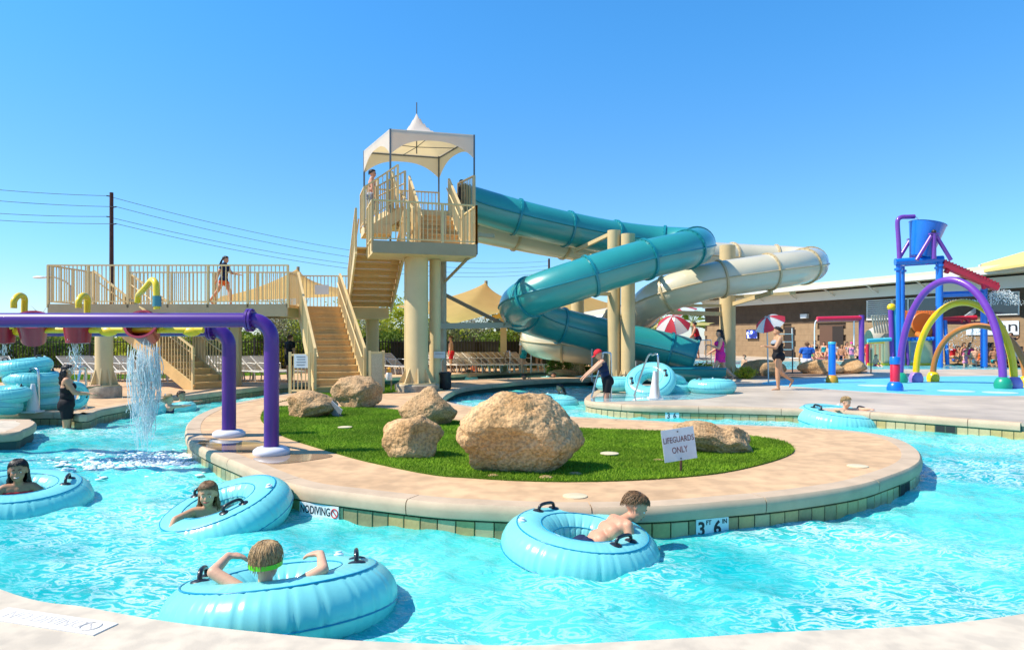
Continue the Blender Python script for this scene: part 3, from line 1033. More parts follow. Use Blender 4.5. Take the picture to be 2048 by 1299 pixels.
T5 = tube(1676, 842, 160, 'blue inner tube of the blond boy by the far wall', (6, 5, 15))
T6 = tube(1110, 806, 96, 'blue inner tube the red capped lifeguard is reaching for', (4, 3, 60))
T7 = tube(1038, 771, 74, 'blue inner tube in the lagoon left of its neighbour', (3, 0, 30))
T8 = tube(1111, 766, 78, 'darker blue inner tube in the shade right of its neighbour', (3, 0, 70))
T9 = tube(933, 757, 46, 'blue inner tube in the shade behind the tower column', (3, 2, 10))
T10 = tube(282, 825, 100, 'blue inner tube behind the falling water, nearer of two', (4, -8, 10))
T11 = tube(352, 818, 76, 'blue inner tube behind the falling water, farther of two', (4, -6, 50))
gd = 'blue inner tubes piled on the decks'
Yl = 13.3
for px, py, w, rot, lb in ((46, 733, 104, (4, -5, 0), 'topmost blue inner tube of the left stack'), (66, 757, 102, (2, 3, 40), 'second blue inner tube from the top of the left stack'),
                           (66, 781, 98, (0, 0, 80), 'third blue inner tube from the top of the left stack'), (64, 804, 104, (0, 0, 10), 'lowest blue inner tube of the left stack'),
                           ):
    tube(px, py, w, lb, rot, Y=Yl + random.uniform(-.05, .05), group=gd)
tube(2, 790, 104, 'blue inner tube lying left of the stack', (4, 0, 30), Y=Yl - .9, group=gd)
tube(-18, 812, 108, 'lowest blue inner tube at the left edge beside the stack', (-8, 0, 30), Y=Yl - 1.0, group=gd)
tube(1424, 772, 94, 'blue inner tube lying flat on the deck below the pink dress', (0, 0, 20), z=.16, group=gd)
tube(1234, 767, 88, 'blue inner tube behind the red capped lifeguard', (0, 0, 50), Y=17.6, group=gd)
tube(1345, 769, 76, 'blue inner tube leaning at the right end of the pile', (20, 14, 50), Y=17.8, group=gd)
tube(1300, 764, 104, 'tilted blue inner tube on top of the right pile', (40, -18, 0), Y=17.0, group=gd)
tube(1330, 756, 84, 'blue inner tube lying on the back of the right pile', (-4, 16, 90), Y=18.0, group=gd)

# ------------------------------------------------------------------ steel hand rails, cones
def hand_rail(a, b, h, label, w=0.0):
    """inverted U bent from one steel tube, from a (in the water) to b (on the deck)"""
    a, b = Vector(a), Vector(b)
    d = unit((b - a) * Vector((1, 1, 0)))
    pts = [a, a.lerp(Vector((a.x, a.y, b.z + h)) + d * (b - a).length * .62, .9), Vector((b.x, b.y, b.z + h)) - d * .22 + Vector((0, 0, -.02)), Vector((b.x, b.y, b.z + h)) - d * .06, Vector((b.x, b.y, b.z + h - .12)), Vector((b.x, b.y, b.z))]
    t = thing('hand_rail', label, 'hand rail', b, 0, 'steel rails at the pool steps', True)
    MB().tube(catmull(pts, 6, False), .022, 12).obj('rail_tube', M_steel, t, 60)
    MB().lathe(b, [(.05, 0), (.05, .012), (.025, .02)], 16).obj('rail_flange', M_steel, t, 40)
hand_rail(G(32, 840, -.2), G(77, 822), .78, 'steel step rail in front of the left tube stack')
hand_rail(G(140, 845, -.2), G(172, 818), .80, 'steel step rail beside the woman on the left steps')
hand_rail(G(1178, 812, -.2), G(1222, 795), 1.02, 'steel step rail at the lifeguard with the red cap')
hand_rail(G(1268, 792, -.02), G(1316, 798), 1.0, 'steel step rail beside the cone and tube pile')
hand_rail(G(1000, 752, -.2), G(1020, 745), .85, 'thin steel pool ladder rail in the shaded river')
hand_rail(G(1040, 752, -.2), G(1062, 745), .85, 'thin steel pool ladder rail right of the other ladder rail')
M_cone = mat('cone_white', (.72, .69, .66), .5)
M_coneo = mat('cone_orange', (.65, .17, .05), .5)
def cone(px, py, hgt, label, m):
    t = thing('traffic_cone', label, 'cone', G(px, py))
    MB().lathe((0, 0, 0), [(hgt * .21, .03), (hgt * .06, hgt), (0, hgt)], 20).obj('cone_body', m, t, 50)
    MB().box((0, 0, .015), (hgt * .5, hgt * .5, .03)).obj('cone_base', m, t)
cone(66, 824, .52, 'white cone in front of the left tube stack', M_cone)
cone(1310, 797, .62, 'white cone between the legs of the step rail', M_cone)
cone(947, 741, .70, 'pale orange cone on the deck beyond the shaded river', M_coneo)
# ------------------------------------------------------------------ slide tower
M_cream = mat('tower_paint', (0.66, 0.485, 0.23), 0.5, 0.4, var=0.07, vscale=2, bump=.05, bscale=30)
M_amber = mat('stair_board', (0.62, 0.40, 0.16), 0.6, 0.3, var=0.12, vscale=3)
M_col = mat('column_paint', (0.60, 0.455, 0.235), 0.55, 0.35, var=0.06, vscale=1.5, bump=.05, bscale=20)
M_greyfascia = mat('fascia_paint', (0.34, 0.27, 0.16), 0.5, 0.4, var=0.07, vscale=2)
M_plinth = mat('stained_plinth', (0.42, 0.35, 0.25), 0.85, 0.2, var=0.35, vscale=5, bump=.4, bscale=25, bdist=.01)
TB = Vector((-3.0, 18.5, 0))
tower = thing('slide_tower', 'cream steel slide tower with stairs, walkway and railings on round columns', 'slide tower', TB, world_parts=True)
RODS = {}
def rod_mesh(m, w=.022):
    if (m.name, w) not in RODS:
        RODS[(m.name, w)] = MB().box((0, 0, .5), (w, w, 1)).mesh('baluster', m)
    return RODS[(m.name, w)]
def railing(path, h, parent, m=None, step=.115, post=1.5, hand=True, low=.07, posts_to=0.10):
    """path: floor points; vertical balusters are one object each"""
    m = m or M_cream
    path = [Vector(p) for p in path]
    up = Vector((0, 0, 1))
    rt = MB()
    for a, b in zip(path, path[1:]):
        rt.beam(a + up * h, b + up * h, .055, .04)
    ro = rt.obj('railing', m, parent)
    ro.location = -TB if parent is tower else (0, 0, 0)
    lo = MB()
    for a, b in zip(path, path[1:]):
        lo.beam(a + up * low, b + up * low, .03, .03)
    link('bottom_rail', lo.mesh('bottom_rail', m), ro, (0, 0, 0))
    for a, b in zip(path, path[1:]):
        L = ((b - a) * Vector((1, 1, 0))).length
        n = max(1, round(L / post))
        for i in range(n + 1):
            p = a.lerp(b, i / n)
            link('post', rod_mesh(m, .06), ro, p - up * posts_to, (0, 0, math.atan2((b - a).y, (b - a).x)), (1, 1, h + posts_to + .01))
        k = max(2, round(L / step))
        for i in range(1, k):
            p = a.lerp(b, i / k)
            link('baluster', rod_mesh(m), ro, p + up * low, None, (1, 1, h - low))
    return ro
def stair(a, b, width, n, parent, closed=True, mt=None, ms=None, rails=(1, 1), rail_h=1.0, name='staircase'):
    """a: middle of the foot, b: middle of the top edge"""
    a, b = Vector(a), Vector(b)
    d = b - a
    dh = Vector((d.x, d.y, 0))
    u = unit(dh)
    s = Vector((u.y, -u.x, 0))                         # right hand side going up
    rise, run = d.z / n, dh.length / n
    st = MB()
    st.beam(a - s * (width / 2 + .03), b - s * (width / 2 + .03) + Vector((0, 0, -.06)), .05, .30)
    so = st.obj(name, ms or M_cream, parent)
    for q in (1,):
        link('stringer', MB().beam(a + s * q * (width / 2 + .03), b + s * q * (width / 2 + .03) + Vector((0, 0, -.06)), .05, .30).mesh('stringer', ms or M_cream), so, (0, 0, 0))
    if parent is tower:
        so.location = -TB
    rz = math.atan2(s.y, s.x)
    tm = MB().box((0, 0, 0), (width, run + .03, .045)).mesh('tread', mt or M_amber)
    rm = MB().box((0, 0, 0), (width - .01, .018, rise - .045)).mesh('riser', mt or M_amber)
    for i in range(n):
        p = a + u * run * (i + .5) + Vector((0, 0, rise * (i + 1) - .0225))
        if i < n - 1 or True:
            link('tread', tm, so, p, (0, 0, rz))
        if closed:
            link('riser', rm, so, a + u * (run * i + .02) + Vector((0, 0, rise * (i + .5) - .02)), (0, 0, rz))
    for q, yes in zip((-1, 1), rails):
        if yes:
            off = s * q * (width / 2 + .03)
            railing([a + off + Vector((0, 0, rise * .6)), b + off + Vector((0, 0, .0))], rail_h, parent, posts_to=.25)
            hr = MB().tube([a + off - s * q * .07 + Vector((0, 0, .72 + rise)), b + off - s * q * .07 + Vector((0, 0, .72))], .02, 8)
            ho = hr.obj('handrail', M_cream, parent, 60)
            if parent is tower:
                ho.location = -TB
    return so
def tpart(mb, name, m, smooth=None):
    return mb.obj(name, m, tower, smooth)
ZW, ZP, ZT, ZM = 2.30, 3.74, 5.10, 4.50
B1, T1p = Vector((-4.24, 17.3, 0.0)), Vector((-5.75, 20.9, ZW))
stair(B1, T1p, 1.15, 14, tower)
# walkway
YF, YB = 19.3, 21.4
XL, XR = (95 - CX) * YF / F, (575 - CX) * YF / F
tpart(MB().box(((XL + XR) / 2, (YF + YB) / 2, ZW - .05), (XR - XL, YB - YF - .1, .08)), 'walkway_deck', M_amber)
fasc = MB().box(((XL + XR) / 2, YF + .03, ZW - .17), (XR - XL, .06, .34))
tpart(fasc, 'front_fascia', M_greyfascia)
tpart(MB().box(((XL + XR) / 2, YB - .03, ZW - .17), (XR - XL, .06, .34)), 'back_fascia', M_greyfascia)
railing([(XL, YF + .03, ZW), (XR, YF + .03, ZW)], 1.07, tower, post=1.15)
railing([(XL, YF + .03, ZW), (XL, YB, ZW)], 1.07, tower)
xg = (258 - CX) * YB / F
railing([(xg, YB, ZW), ((600 - CX) * YB / F, YB, ZW)], 1.07, tower, post=1.3)
# landing at the stair head
LD = [(-6.62, 20.0), (-5.95, 20.75), (-5.2, 21.05), (-3.75, 21.3), (-4.3, 22.75), (-6.9, 22.6), (-6.9, 21.4), (-6.5, 21.4)]
tpart(MB().prism(LD, ZW - .34, ZW - .01), 'landing', M_cream)
railing([(-6.85, 21.5, ZW), (-6.85, 22.55, ZW), (-4.35, 22.7, ZW)], 1.07, tower)
sg = MB().box((0, 0, 0), (.45, .02, .30)).obj('notice_board', mat('notice_grey', (.52, .53, .55), .5), tower)
sg.location = Vector((-6.1, 22.45, ZW + .62)) - TB
# back stair descending from the far end of the walkway
stair(Vector((-8.15, 18.95, 0)), Vector((-11.8, 20.7, ZW)), 1.1, 13, tower, True, M_amber, M_amber)
# upper flights and platforms, turned eighteen degrees
th = R(17)
e1, e2 = Vector((math.cos(th), math.sin(th), 0)), Vector((-math.sin(th), math.cos(th), 0))
A0 = Vector((-3.42, 17.15, 0))
def L2(u, v, z=0.0):
    return A0 + e1 * u + e2 * v + Vector((0, 0, z))
PW = 2.62
stair(L2(.33, 4.0, ZW), L2(.33, 1.25, ZP), 1.2, 9, tower, True, M_amber)
plat = MB().prism([L2(0, 0)[:2], L2(PW, 0)[:2], L2(PW, 1.35)[:2], L2(0, 1.35)[:2]], ZP - .30, ZP - .005)
tpart(plat, 'lower_platform', M_cream)
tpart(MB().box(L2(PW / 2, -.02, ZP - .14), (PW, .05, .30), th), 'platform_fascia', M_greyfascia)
railing([L2(0, 1.3, ZP), L2(0, 0, ZP), L2(PW, 0, ZP), L2(PW, 1.3, ZP)], 1.0, tower, post=.85, posts_to=.25)
stair(L2(1.97, 1.3, ZP), L2(1.97, 3.1, ZT), 1.12, 8, tower)
tpart(MB().box(L2(1.30, 1.9, ZP + .35), (.08, 1.1, .75), th), 'side_panel', M_cream)
# tent platform and the half landing beside it
q1, q2, q3, q4 = Vector((-3.50, 20.15, 0)), Vector((-1.12, 20.75, 0)), Vector((-4.75, 22.5, 0)), Vector((-2.42, 23.15, 0))
tpart(MB().prism([q1[:2], q2[:2], q4[:2], q3[:2]], ZT - .28, ZT), 'upper_platform', M_cream)
up = Vector((0, 0, 1))
mf = (q1 + q2) / 2
railing([q2 + up * ZT, q2.lerp(q4, .42) + up * ZT], 1.07, tower)
railing([q4 + up * ZT, q3 + up * ZT, q3.lerp(q1, .55) + up * ZT], 1.07, tower)
hl = [L2(.0, 2.15), L2(.75, 2.15), L2(.75, 3.3), L2(.0, 3.3)]
tpart(MB().prism([p[:2] for p in hl], ZM - .26, ZM), 'half_landing', M_cream)
railing([L2(.9, 2.05, ZT + .05), L2(.62, 2.12, ZT - .15), hl[0] + up * ZM], 1.0, tower, post=.6)
railing([hl[0] + up * ZM, hl[3] + up * ZM], 1.0, tower)
stair(L2(.30, 2.75, ZM - .1), L2(1.1, 2.80, ZT - .1), .95, 4, tower, True, M_amber, M_cream, (0, 1), 1.05)
railing([q2.lerp(q1, .98) + up * (ZT), L2(.95, 2.6, ZT - .55), L2(1.25, 1.6, ZP + .1)], 1.05, tower)
# columns
def column(x, y, r, z1, name='column', foot=True, m=None, parent=None, plinth=0.0):
    mb = MB()
    prof = [(r * 1.75, 0.0), (r * 1.75, .03), (r * 1.02, .03)] if foot else [(r, 0)]
    prof += [(r, .06), (r, z1), (0, z1)]
    mb.lathe((x, y, plinth), prof, 28)
    par = parent or tower
    o = mb.obj(name, m or M_col, par, 40)
    if foot:
        k = 8
        gm = MB().add([(r * .98, -.015, .03), (r * 1.65, -.015, .03), (r * .98, -.015, .42), (r * .98, .015, .03), (r * 1.65, .015, .03), (r * .98, .015, .42)],
                      [(0, 1, 2), (5, 4, 3), (0, 3, 4, 1), (1, 4, 5, 2), (2, 5, 3, 0)]).mesh('gusset', m or M_col)
        for i in range(k):
            link('gusset', gm, o, (x, y, plinth), (0, 0, 2 * PI * i / k + .2))
    if plinth:
        po = MB().lathe((x, y, 0), [(r * 2.0, 0), (r * 2.0, plinth - .03), (r * 1.9, plinth), (0, plinth)], 10).obj('plinth', M_plinth, par, 40)
    return o
cc = L2(1.25, .62)
column(cc.x - .05, cc.y, .29, ZP - .31, plinth=.18)
column(cc.x - .30, cc.y + .12, .10, ZP - .31, foot=False)
column(cc.x + .36, cc.y + .5, .15, ZP - .31, plinth=.0)
cx2 = (887 - CX) * 19.6 / F
column(cx2, 19.6, .085, ZT - .3, foot=False, m=mat('thin_column_paint', (.36, .31, .22), .6, var=.1))
column((208 - CX) * 16.0 / F, 16.0, .185, 1.50, plinth=.26)
tpart(MB().beam(((208 - CX) * 16.0 / F, 15.8, 1.68), ((208 - CX) * 16.0 / F, YB, 1.78), .16, .16), 'cross_beam', M_col)
for px in (400, 472):
    tpart(MB().box(((px - CX) * 20.2 / F, 20.2, .98), (.24, .24, 1.96)), 'column', M_col)
tpart(MB().box(((640 - CX) * 22.0 / F + .3, 22.0, 1.0), (.3, .3, 1.92)), 'column', M_col)
column((745 - CX) * 22.3 / F, 22.3, .2, ZW - .3)
tpart(MB().tube([Vector((cx2, 19.6, 2.9)), L2(PW - .1, .2, ZP - .25)], .04, 8), 'brace', M_greyfascia)
br = tpart(MB().beam(W(952, 487, 18.6), W(952, 462, 18.6), .12, .12, (1, 0, 0)).beam(W(940, 468, 18.6), W(985, 472, 19.4), .14, .10), 'slide_bracket', M_greyfascia)
# gates and signs at the stair foot
gt = thing('stair_gate', 'open cream gate with a white notice at the foot of the long stairs', 'gate', (-4.9, 17.1, 0), world_parts=True)
gp = [Vector((-5.42, 17.1, 0)), Vector((-4.92, 17.0, 0))]
fr = MB()
for z in (.08, .95):
    fr.beam(gp[0] + up * z, gp[1] + up * z, .04, .05)
for p in gp:
    fr.beam(p + up * .0, p + up * 1.02, .06, .06, (1, 0, 0))
fr.obj('gate_frame', M_cream, gt)
for i in range(1, 5):
    link('baluster', rod_mesh(M_cream), gt, gp[0].lerp(gp[1], i / 5) + up * .08 - Vector(gt['base']), None, (1, 1, .87))
nb = MB().box((0, 0, 0), (.34, .012, .33)).obj('notice', mat('notice_white', (.72, .74, .74), .5), gt)
nb.location = Vector((-5.12, 17.0, .80)) - Vector(gt['base'])
tx = MB()
for k in range(4):
    tx.box((random.uniform(-.01, .01), -.0075, .105 - .065 * k), (random.uniform(.19, .24), .002, .022))
tag(tx.obj('print_line', mat('grey_print', (.25, .27, .30), .6), nb), kind='stuff')
g2 = thing('stair_gate', 'open cream mesh gate folded back right of the long stairs', 'gate', (-3.4, 17.3, 0), world_parts=True)
fr = MB()
gq = [Vector((-3.48, 17.15, 0)), Vector((-3.22, 17.5, 0))]
for z in (.1, 1.0):
    fr.beam(gq[0] + up * z, gq[1] + up * z, .04, .05)
for p in gq:
    fr.beam(p, p + up * 1.05, .06, .06, (1, 0, 0))
fr.obj('gate_frame', M_cream, g2)
MB().beam(gq[0] + up * .55, gq[1] + up * .55, .012, .86).obj('mesh_panel', mat('perforated_panel', (.50, .42, .28), .6, var=.3, vscale=60), g2)
# notices on the big column, bag leaning there
t = thing('column_notice', 'small grey notice fixed to the tower column', 'sign', cc + Vector((.45, .25, 1.0)), world_parts=True)
MB().box(cc + Vector((.50, .28, .92)), (.30, .012, .17)).obj('notice', mat('notice_grey', (.52, .53, .55), .5), t)
MB().box(cc + Vector((.50, .272, .95)), (.22, .003, .022)).obj('print_line', mat('grey_print', (.25, .27, .30), .6), t)
t = thing('waste_bag', 'black bag on a stand behind the tower column foot', 'bag', GY(890, 18.6, 0))
MB().lathe((0, 0, 0), [(.14, 0), (.17, .05), (.16, .38), (.18, .44), (.12, .46), (0, .44)], 16).obj('bag', mat('black_bag', (.015, .013, .015), .6, bump=.5, bscale=14, bdist=.03), t, 50)
MB().tube([(-.12, .12, 0), (-.12, .12, .75), (-.05, .12, .82)], .012, 8).obj('stand', M_steel, t)
t = thing('rescue_jar', 'white jar with orange lid hung at the foot of the tower column', 'jar', cc + Vector((-.75, -.15, .28)))
MB().lathe((0, 0, 0), [(.07, 0), (.085, .03), (.085, .17), (.05, .2)], 16).obj('jar', M_white, t, 40)
MB().lathe((0, 0, 0), [(.06, .2), (.05, .3), (0, .34)], 16).obj('lid', mat('orange_lid', (.75, .34, .03), .5), t, 40)
MB().beam((.05, .05, -.28), (.05, .05, .1), .03, .03, (1, 0, 0)).obj('bracket', M_greyfascia, t)

# ------------------------------------------------------------------ the tent
M_tent = mat('tent_canvas', (0.74, 0.72, 0.68), 0.6, 0.3, var=0.04, vscale=3, trans=0.42, thin=(0.85, 0.62, 0.30))
tent = thing('shade_tent', 'white peaked tent with arched valance on top of the slide tower', 'tent', mf + up * ZT, world_parts=True)
EH = 2.26
ZE = ZT + EH
c4 = [q1, q2, q4, q3]
cen = sum(c4, Vector()) / 4
legs = [(q1, ZP + .2), (q2, ZT), (q4, ZT), (q3, ZT - .5)]
for p, z0 in legs:
    MB().beam(p + up * z0, p + up * (ZE + .02), .05, .05, (1, 0, 0)).obj('leg', mat('tent_leg', (.10, .12, .14), .45, metal=.3), tent)
def roof(uu, vv):
    p = q1.lerp(q2, uu).lerp(q3.lerp(q4, uu), vv)
    rr = max(abs(uu - .5), abs(vv - .5)) * 2
    z = ZE + .34 * (1 - rr) ** .8 + .62 * max(0, 1 - rr / .42) ** 1.9
    return p + up * z
MB().grid(roof, 28, 28).obj('canopy', M_tent, tent, 180)
for a, b in zip(c4, c4[1:] + c4[:1]):
    def val(uu, vv, a=a, b=b):
        p = a.lerp(b, uu)
        out = unit((a + b) / 2 - cen) * .02
        drop = .26 + .46 * (abs(uu - .5) * 2) ** 2.6
        return p + out + up * (ZE + .015 - drop * vv)
    MB().grid(val, 24, 3).obj('valance', M_tent, tent, 180)
    m1, m2 = a + up * (ZE - .04), b + up * (ZE - .04)
    MB().beam(m1, m2, .035, .035).obj('eave_bar', mat('tent_leg', (.1, .12, .14), .45), tent)
    MB().tube([(a + b) / 2 + up * (ZE - .05), cen + up * (ZE - .1)], .012, 6).obj('truss_bar', mat('tent_leg', (.1, .12, .14), .45), tent)
MB().tube([cen + up * (ZE - .3), cen + up * (ZE + 1.28)], .018, 8).obj('mast', mat('tent_leg', (.1, .12, .14), .45), tent)

# ------------------------------------------------------------------ slides
M_teal = mat('teal_fibreglass', (0.022, 0.275, 0.26), 0.28, 0.5, coat=0.4, var=0.06, vscale=1.2)
M_teal.node_tree.nodes['Principled BSDF'].inputs['Coat Roughness'].default_value = 0.32
M_teal.node_tree.nodes['Principled BSDF'].inputs['Coat Weight'].default_value = 0.9
M_tealf = mat('teal_flange', (0.010, 0.22, 0.26), 0.3, 0.5)
M_cslide = mat('cream_fibreglass', (0.62, 0.56, 0.40), 0.2, 0.5, coat=0.4, var=0.05, vscale=1.2)
M_cflange = mat('tan_flange', (0.52, 0.40, 0.22), 0.4)
def slide(name, label, pts, rad, m, mfl, seams, seg=1.7):
    path = resample(catmull([W(*p) for p in pts], 10, False), .10)
    base = path[0].copy()
    t = thing(name, label, 'water slide', base, world_parts=True)
    per = int(seg / .10)
    marks = list(range(0, len(path) - 1, per))
    if len(path) - 1 - marks[-1] < per // 3:
        marks.pop()
    for k, s in enumerate(marks):
        e = marks[k + 1] if k + 1 < len(marks) else len(path) - 1
        MB().tube(path[s:e + 1], rad, 32, caps=False).obj('slide_section', m, t, 180)
        if k:
            d = unit(path[s + 1] - path[s - 1])
            MB().tube([path[s] - d * .035, path[s] - d * .034, path[s] + d * .034, path[s] + d * .035], [rad * .99, rad + .05, rad + .05, rad * .99], 32, caps=False).obj('flange', mfl, t, 40)
            link('bolt', bolt_ring(rad, mfl), t, path[s] - base, d.to_track_quat('Z', 'Y').to_euler())['kind'] = 'stuff'
    for side in seams:
        vs = []
        for i, p in enumerate(path):
            d = unit(path[min(i + 1, len(path) - 1)] - path[max(i - 1, 0)])
            s = unit(d.cross(Vector((0, 0, 1))))
            u = s.cross(d)
            vs.append(p + s * side * (rad + .015) + u * .0)
        MB().tube(vs, .024, 6).obj('seam_flange', mfl, t, 60)
    # end rims
    for p, q in ((path[0], path[1]), (path[-1], path[-2])):
        d = unit(q - p)
        MB().tube([p, p + d * .06], [rad + .035, rad + .035], 32, caps=False).tube([p, p + d * .06], [rad - .01, rad - .01], 32, caps=False).obj('rim', mfl, t, 40)
    return t, path
BOLT = {}
def bolt_ring(rad, m):
    k = (rad, m.name)
    if k not in BOLT:
        mb = MB()
        for i in range(22):
            a = 2 * PI * i / 22
            mb.box(((rad + .028) * math.cos(a), (rad + .028) * math.sin(a), 0), (.022, .022, .10), a)
        BOLT[k] = mb.mesh('bolt', m)
    return BOLT[k]
teal_pts = [(925, 404, 21.7), (952, 411, 21.9), (1040, 436, 22.2), (1130, 457, 22.8), (1220, 474, 23.5), (1300, 484, 23.9), (1362, 488, 23.6), (1391, 490, 22.6), (1390, 494, 21.4),
            (1355, 504, 20.5), (1290, 519, 19.9), (1220, 539, 19.5), (1150, 562, 19.3), (1085, 584, 19.4), (1048, 601, 19.9), (1036, 616, 20.7), (1052, 629, 21.6), (1092, 643, 22.2),
            (1150, 658, 22.5), (1220, 674, 22.6), (1300, 692, 22.5), (1352, 704, 22.4), (1392, 716, 22.3)]
teal, tpath = slide('water_slide', 'teal enclosed tube slide winding down from the tent platform', teal_pts, .56, M_teal, M_tealf, (1, -1), 1.9)
white_pts = [(935, 440, 22.9), (960, 449, 23.2), (1060, 470, 23.8), (1150, 486, 24.4), (1250, 500, 25.2), (1350, 510, 26.2), (1470, 518, 27.0), (1560, 522, 27.2), (1612, 526, 26.5), (1620, 530, 25.0),
             (1582, 537, 24.0), (1500, 549, 23.4), (1420, 562, 23.2), (1350, 582, 23.4), (1304, 604, 24.0), (1285, 624, 25.0), (1250, 640, 26.2), (1170, 655, 27.0), (1105, 666, 26.8), (1076, 675, 26.0),
             (1085, 683, 25.0), (1140, 690, 24.6), (1210, 699, 24.7), (1275, 712, 25.0)]
white, wpath = slide('water_slide', 'cream enclosed tube slide looping wide to the right behind the teal one', white_pts, .60, M_cslide, M_cflange, (1, -1), 1.9)
# slide support columns with arms
def support(px, y, r, ztop, arms, label):
    x = (px - CX) * y / F
    t = thing('slide_support', label, 'column', (x, y, 0), world_parts=True)
    column(x, y, r, ztop, parent=t)
    for (a, b, w) in arms:
        MB().beam(a, b, w, w * 1.1).obj('support_arm', M_col, t)
    return t
def near(path, px, lo, hi):
    return min(path[int(lo * len(path)):int(hi * len(path))], key=lambda p: abs((px - CX) * p.y / F - p.x))
ca = W(1228, 470, 21.35)
cb = W(1256, 470, 21.15)
n1, n2, n3 = near(tpath, 1150, .1, .4), near(tpath, 1300, .1, .4), near(tpath, 1110, .5, .7)
dn = Vector((0, 0, -.66))
support(1228, 21.35, .20, W(0, 461, 21.35).z, [(Vector((ca.x, 21.35, n1.z - .30)), n1 + dn, .10), (Vector((ca.x, 21.35, n1.z - 1.1)), n1 + dn * 1.1, .07),
                                               (W(1228, 588, 21.35), W(1130, 586, 20.2), .10)], 'left one of the twin tan columns inside the teal slide loop')
support(1256, 21.15, .21, W(0, 468, 21.15).z, [(Vector((cb.x, 21.15, n2.z - .45)), n2 + dn, .10), (W(1256, 655, 21.15), W(1240, 690, 22.2), .08)], 'right one of the twin tan columns inside the teal slide loop')
n4, n5 = near(wpath, 1530, .2, .42), near(wpath, 1530, .42, .6)
n6 = near(wpath, 1360, .42, .62)
cx_ = W(1455, 600, 25.2)
support(1455, 25.2, .28, W(0, 491, 25.2).z, [(Vector((cx_.x, 25.2, n4.z - .1)), n4 + dn, .10), (Vector((cx_.x, 25.2, n5.z - 1.05)), n5 + Vector((.2, 0, -.68)), .12), (Vector((cx_.x, 25.2, n5.z - .75)), n5 + Vector((1.4, 1.0, -.62)), .10),
                                            (W(1455, 628, 25.2), W(1320, 624, 24.4), .13), (W(1455, 611, 25.2), W(1330, 611, 24.6), .10)], 'tan slide column beside the woman in pink')
n7 = near(wpath, 1110, .8, .97)
n8 = near(wpath, 1150, .05, .3)
cd = W(1155, 600, 25.8)
support(1155, 25.8, .24, W(0, 500, 25.8).z, [(Vector((cd.x, 25.8, n8.z - .8)), n8 + dn, .10), (W(1155, 585, 25.8), W(1215, 560, 23.5), .08)], 'tan slide column with a flared foot behind the lower teal slide')
bt = thing('support_beam', 'long grey beam from the thin tower column to the teal slide bend', 'beam', W(890, 652, 19.6), world_parts=True)
MB().beam(W(865, 652, 19.4), W(1052, 649, 20.8), .13, .16).obj('beam', mat('grey_steel_paint', (.33, .31, .24), .55), bt)
MB().lathe(W(1033, 652, 20.6), [(.16, -.02), (.2, .05), (.12, .1)], 12).obj('saddle', M_tealf, bt)
MB().beam(W(868, 578, 21.5), W(1010, 650, 20.4), .09, .10).obj('brace', mat('dark_brace', (.22, .18, .11), .6), bt)
# run-out troughs
t = thing('run_out_trough', 'teal run out flume under the mouth of the teal slide', 'flume', W(1385, 730, 22.0), world_parts=True)
tr = MB()
a, b = W(1335, 722, 21.2), W(1392, 742, 21.4)
def trough(uu, vv):
    ang = PI * (1 + vv)
    p = tpath[-1] + Vector((0.9 - 2.6 * uu, -1.2 - .1 * uu, -.25 - .05 * uu))
    p = Vector((tpath[-1].x + .5 - 2.7 * uu, tpath[-1].y - 1.1, .46))
    return p + Vector((0, .62 * math.cos(ang), .46 * math.sin(ang)))
tr.grid(trough, 4, 14)
tr.obj('trough', M_teal, t, 180)
MB().tube([trough(0, 0), trough(1, 0)], .03, 8).obj('trough_rim', M_tealf, t)
MB().tube([trough(0, 1), trough(1, 1)], .03, 8).obj('trough_rim', M_tealf, t)
# ------------------------------------------------------------------ splash pad
M_pad = mat('splash_pad_rubber', (0.13, 0.50, 0.66), 0.55, 0.4, var=0.08, vscale=2, bump=.15, bscale=80, bdist=.003)
pad = catmull([G(*p) for p in ((1523, 767), (1560, 760), (1620, 757), (1720, 754.5), (1850, 753), (2048, 751), (2300, 752), (2330, 775), (2200, 788), (2048, 791), (1950, 791), (1850, 789), (1780, 785), (1690, 780), (1600, 773))], 6)
struct(MB().prism([(p.x, p.y) for p in pad], -.03, .005).obj('splash_pad', M_pad))
for k, (x, y, w) in enumerate(((1748, 771, .42), (1912, 782, .42), (2000, 785, .38))):
    mb = MB().lathe((0, 0, 0), [(w, .0), (w, .004), (0, .004)], 24)
    tag(link('spray_plate', mb.mesh('spray_plate', mat('pale_plate', (.55, .68, .70), .4)), None, G(x, y) + Vector((0, 0, .006))),
        ('pale spray plate in the pad left of the red post', 'pale spray plate in the pad under the arches', 'pale spray plate in the pad near the green arch foot')[k], 'spray plate')
M_apurple = mat('arch_purple', (0.17, 0.045, 0.36), 0.3, coat=.3, var=.06)
M_ayellow = mat('arch_yellow', (0.85, 0.54, 0.005), 0.3, coat=.3, var=.06)
M_aorange = mat('arch_orange', (0.46, 0.17, 0.035), 0.3, coat=.3, var=.06)
M_green = mat('foot_green', (0.01, 0.30, 0.17), 0.35, coat=.2)
M_lilac = mat('foot_lilac', (0.36, 0.20, 0.50), 0.35, coat=.2)
M_blue = mat('play_blue', (0.005, 0.16, 0.62), 0.3, coat=.3, var=.06)
M_pred = mat('play_red', (0.60, 0.015, 0.05), 0.35, coat=.2, var=.06)
M_cyan = mat('play_cyan', (0.06, 0.45, 0.55), 0.35)
M_orange = mat('play_orange', (0.72, 0.17, 0.02), 0.4)
M_wall = mat('play_wall', (0.74, 0.62, 0.34), 0.6, var=.08, vscale=3)
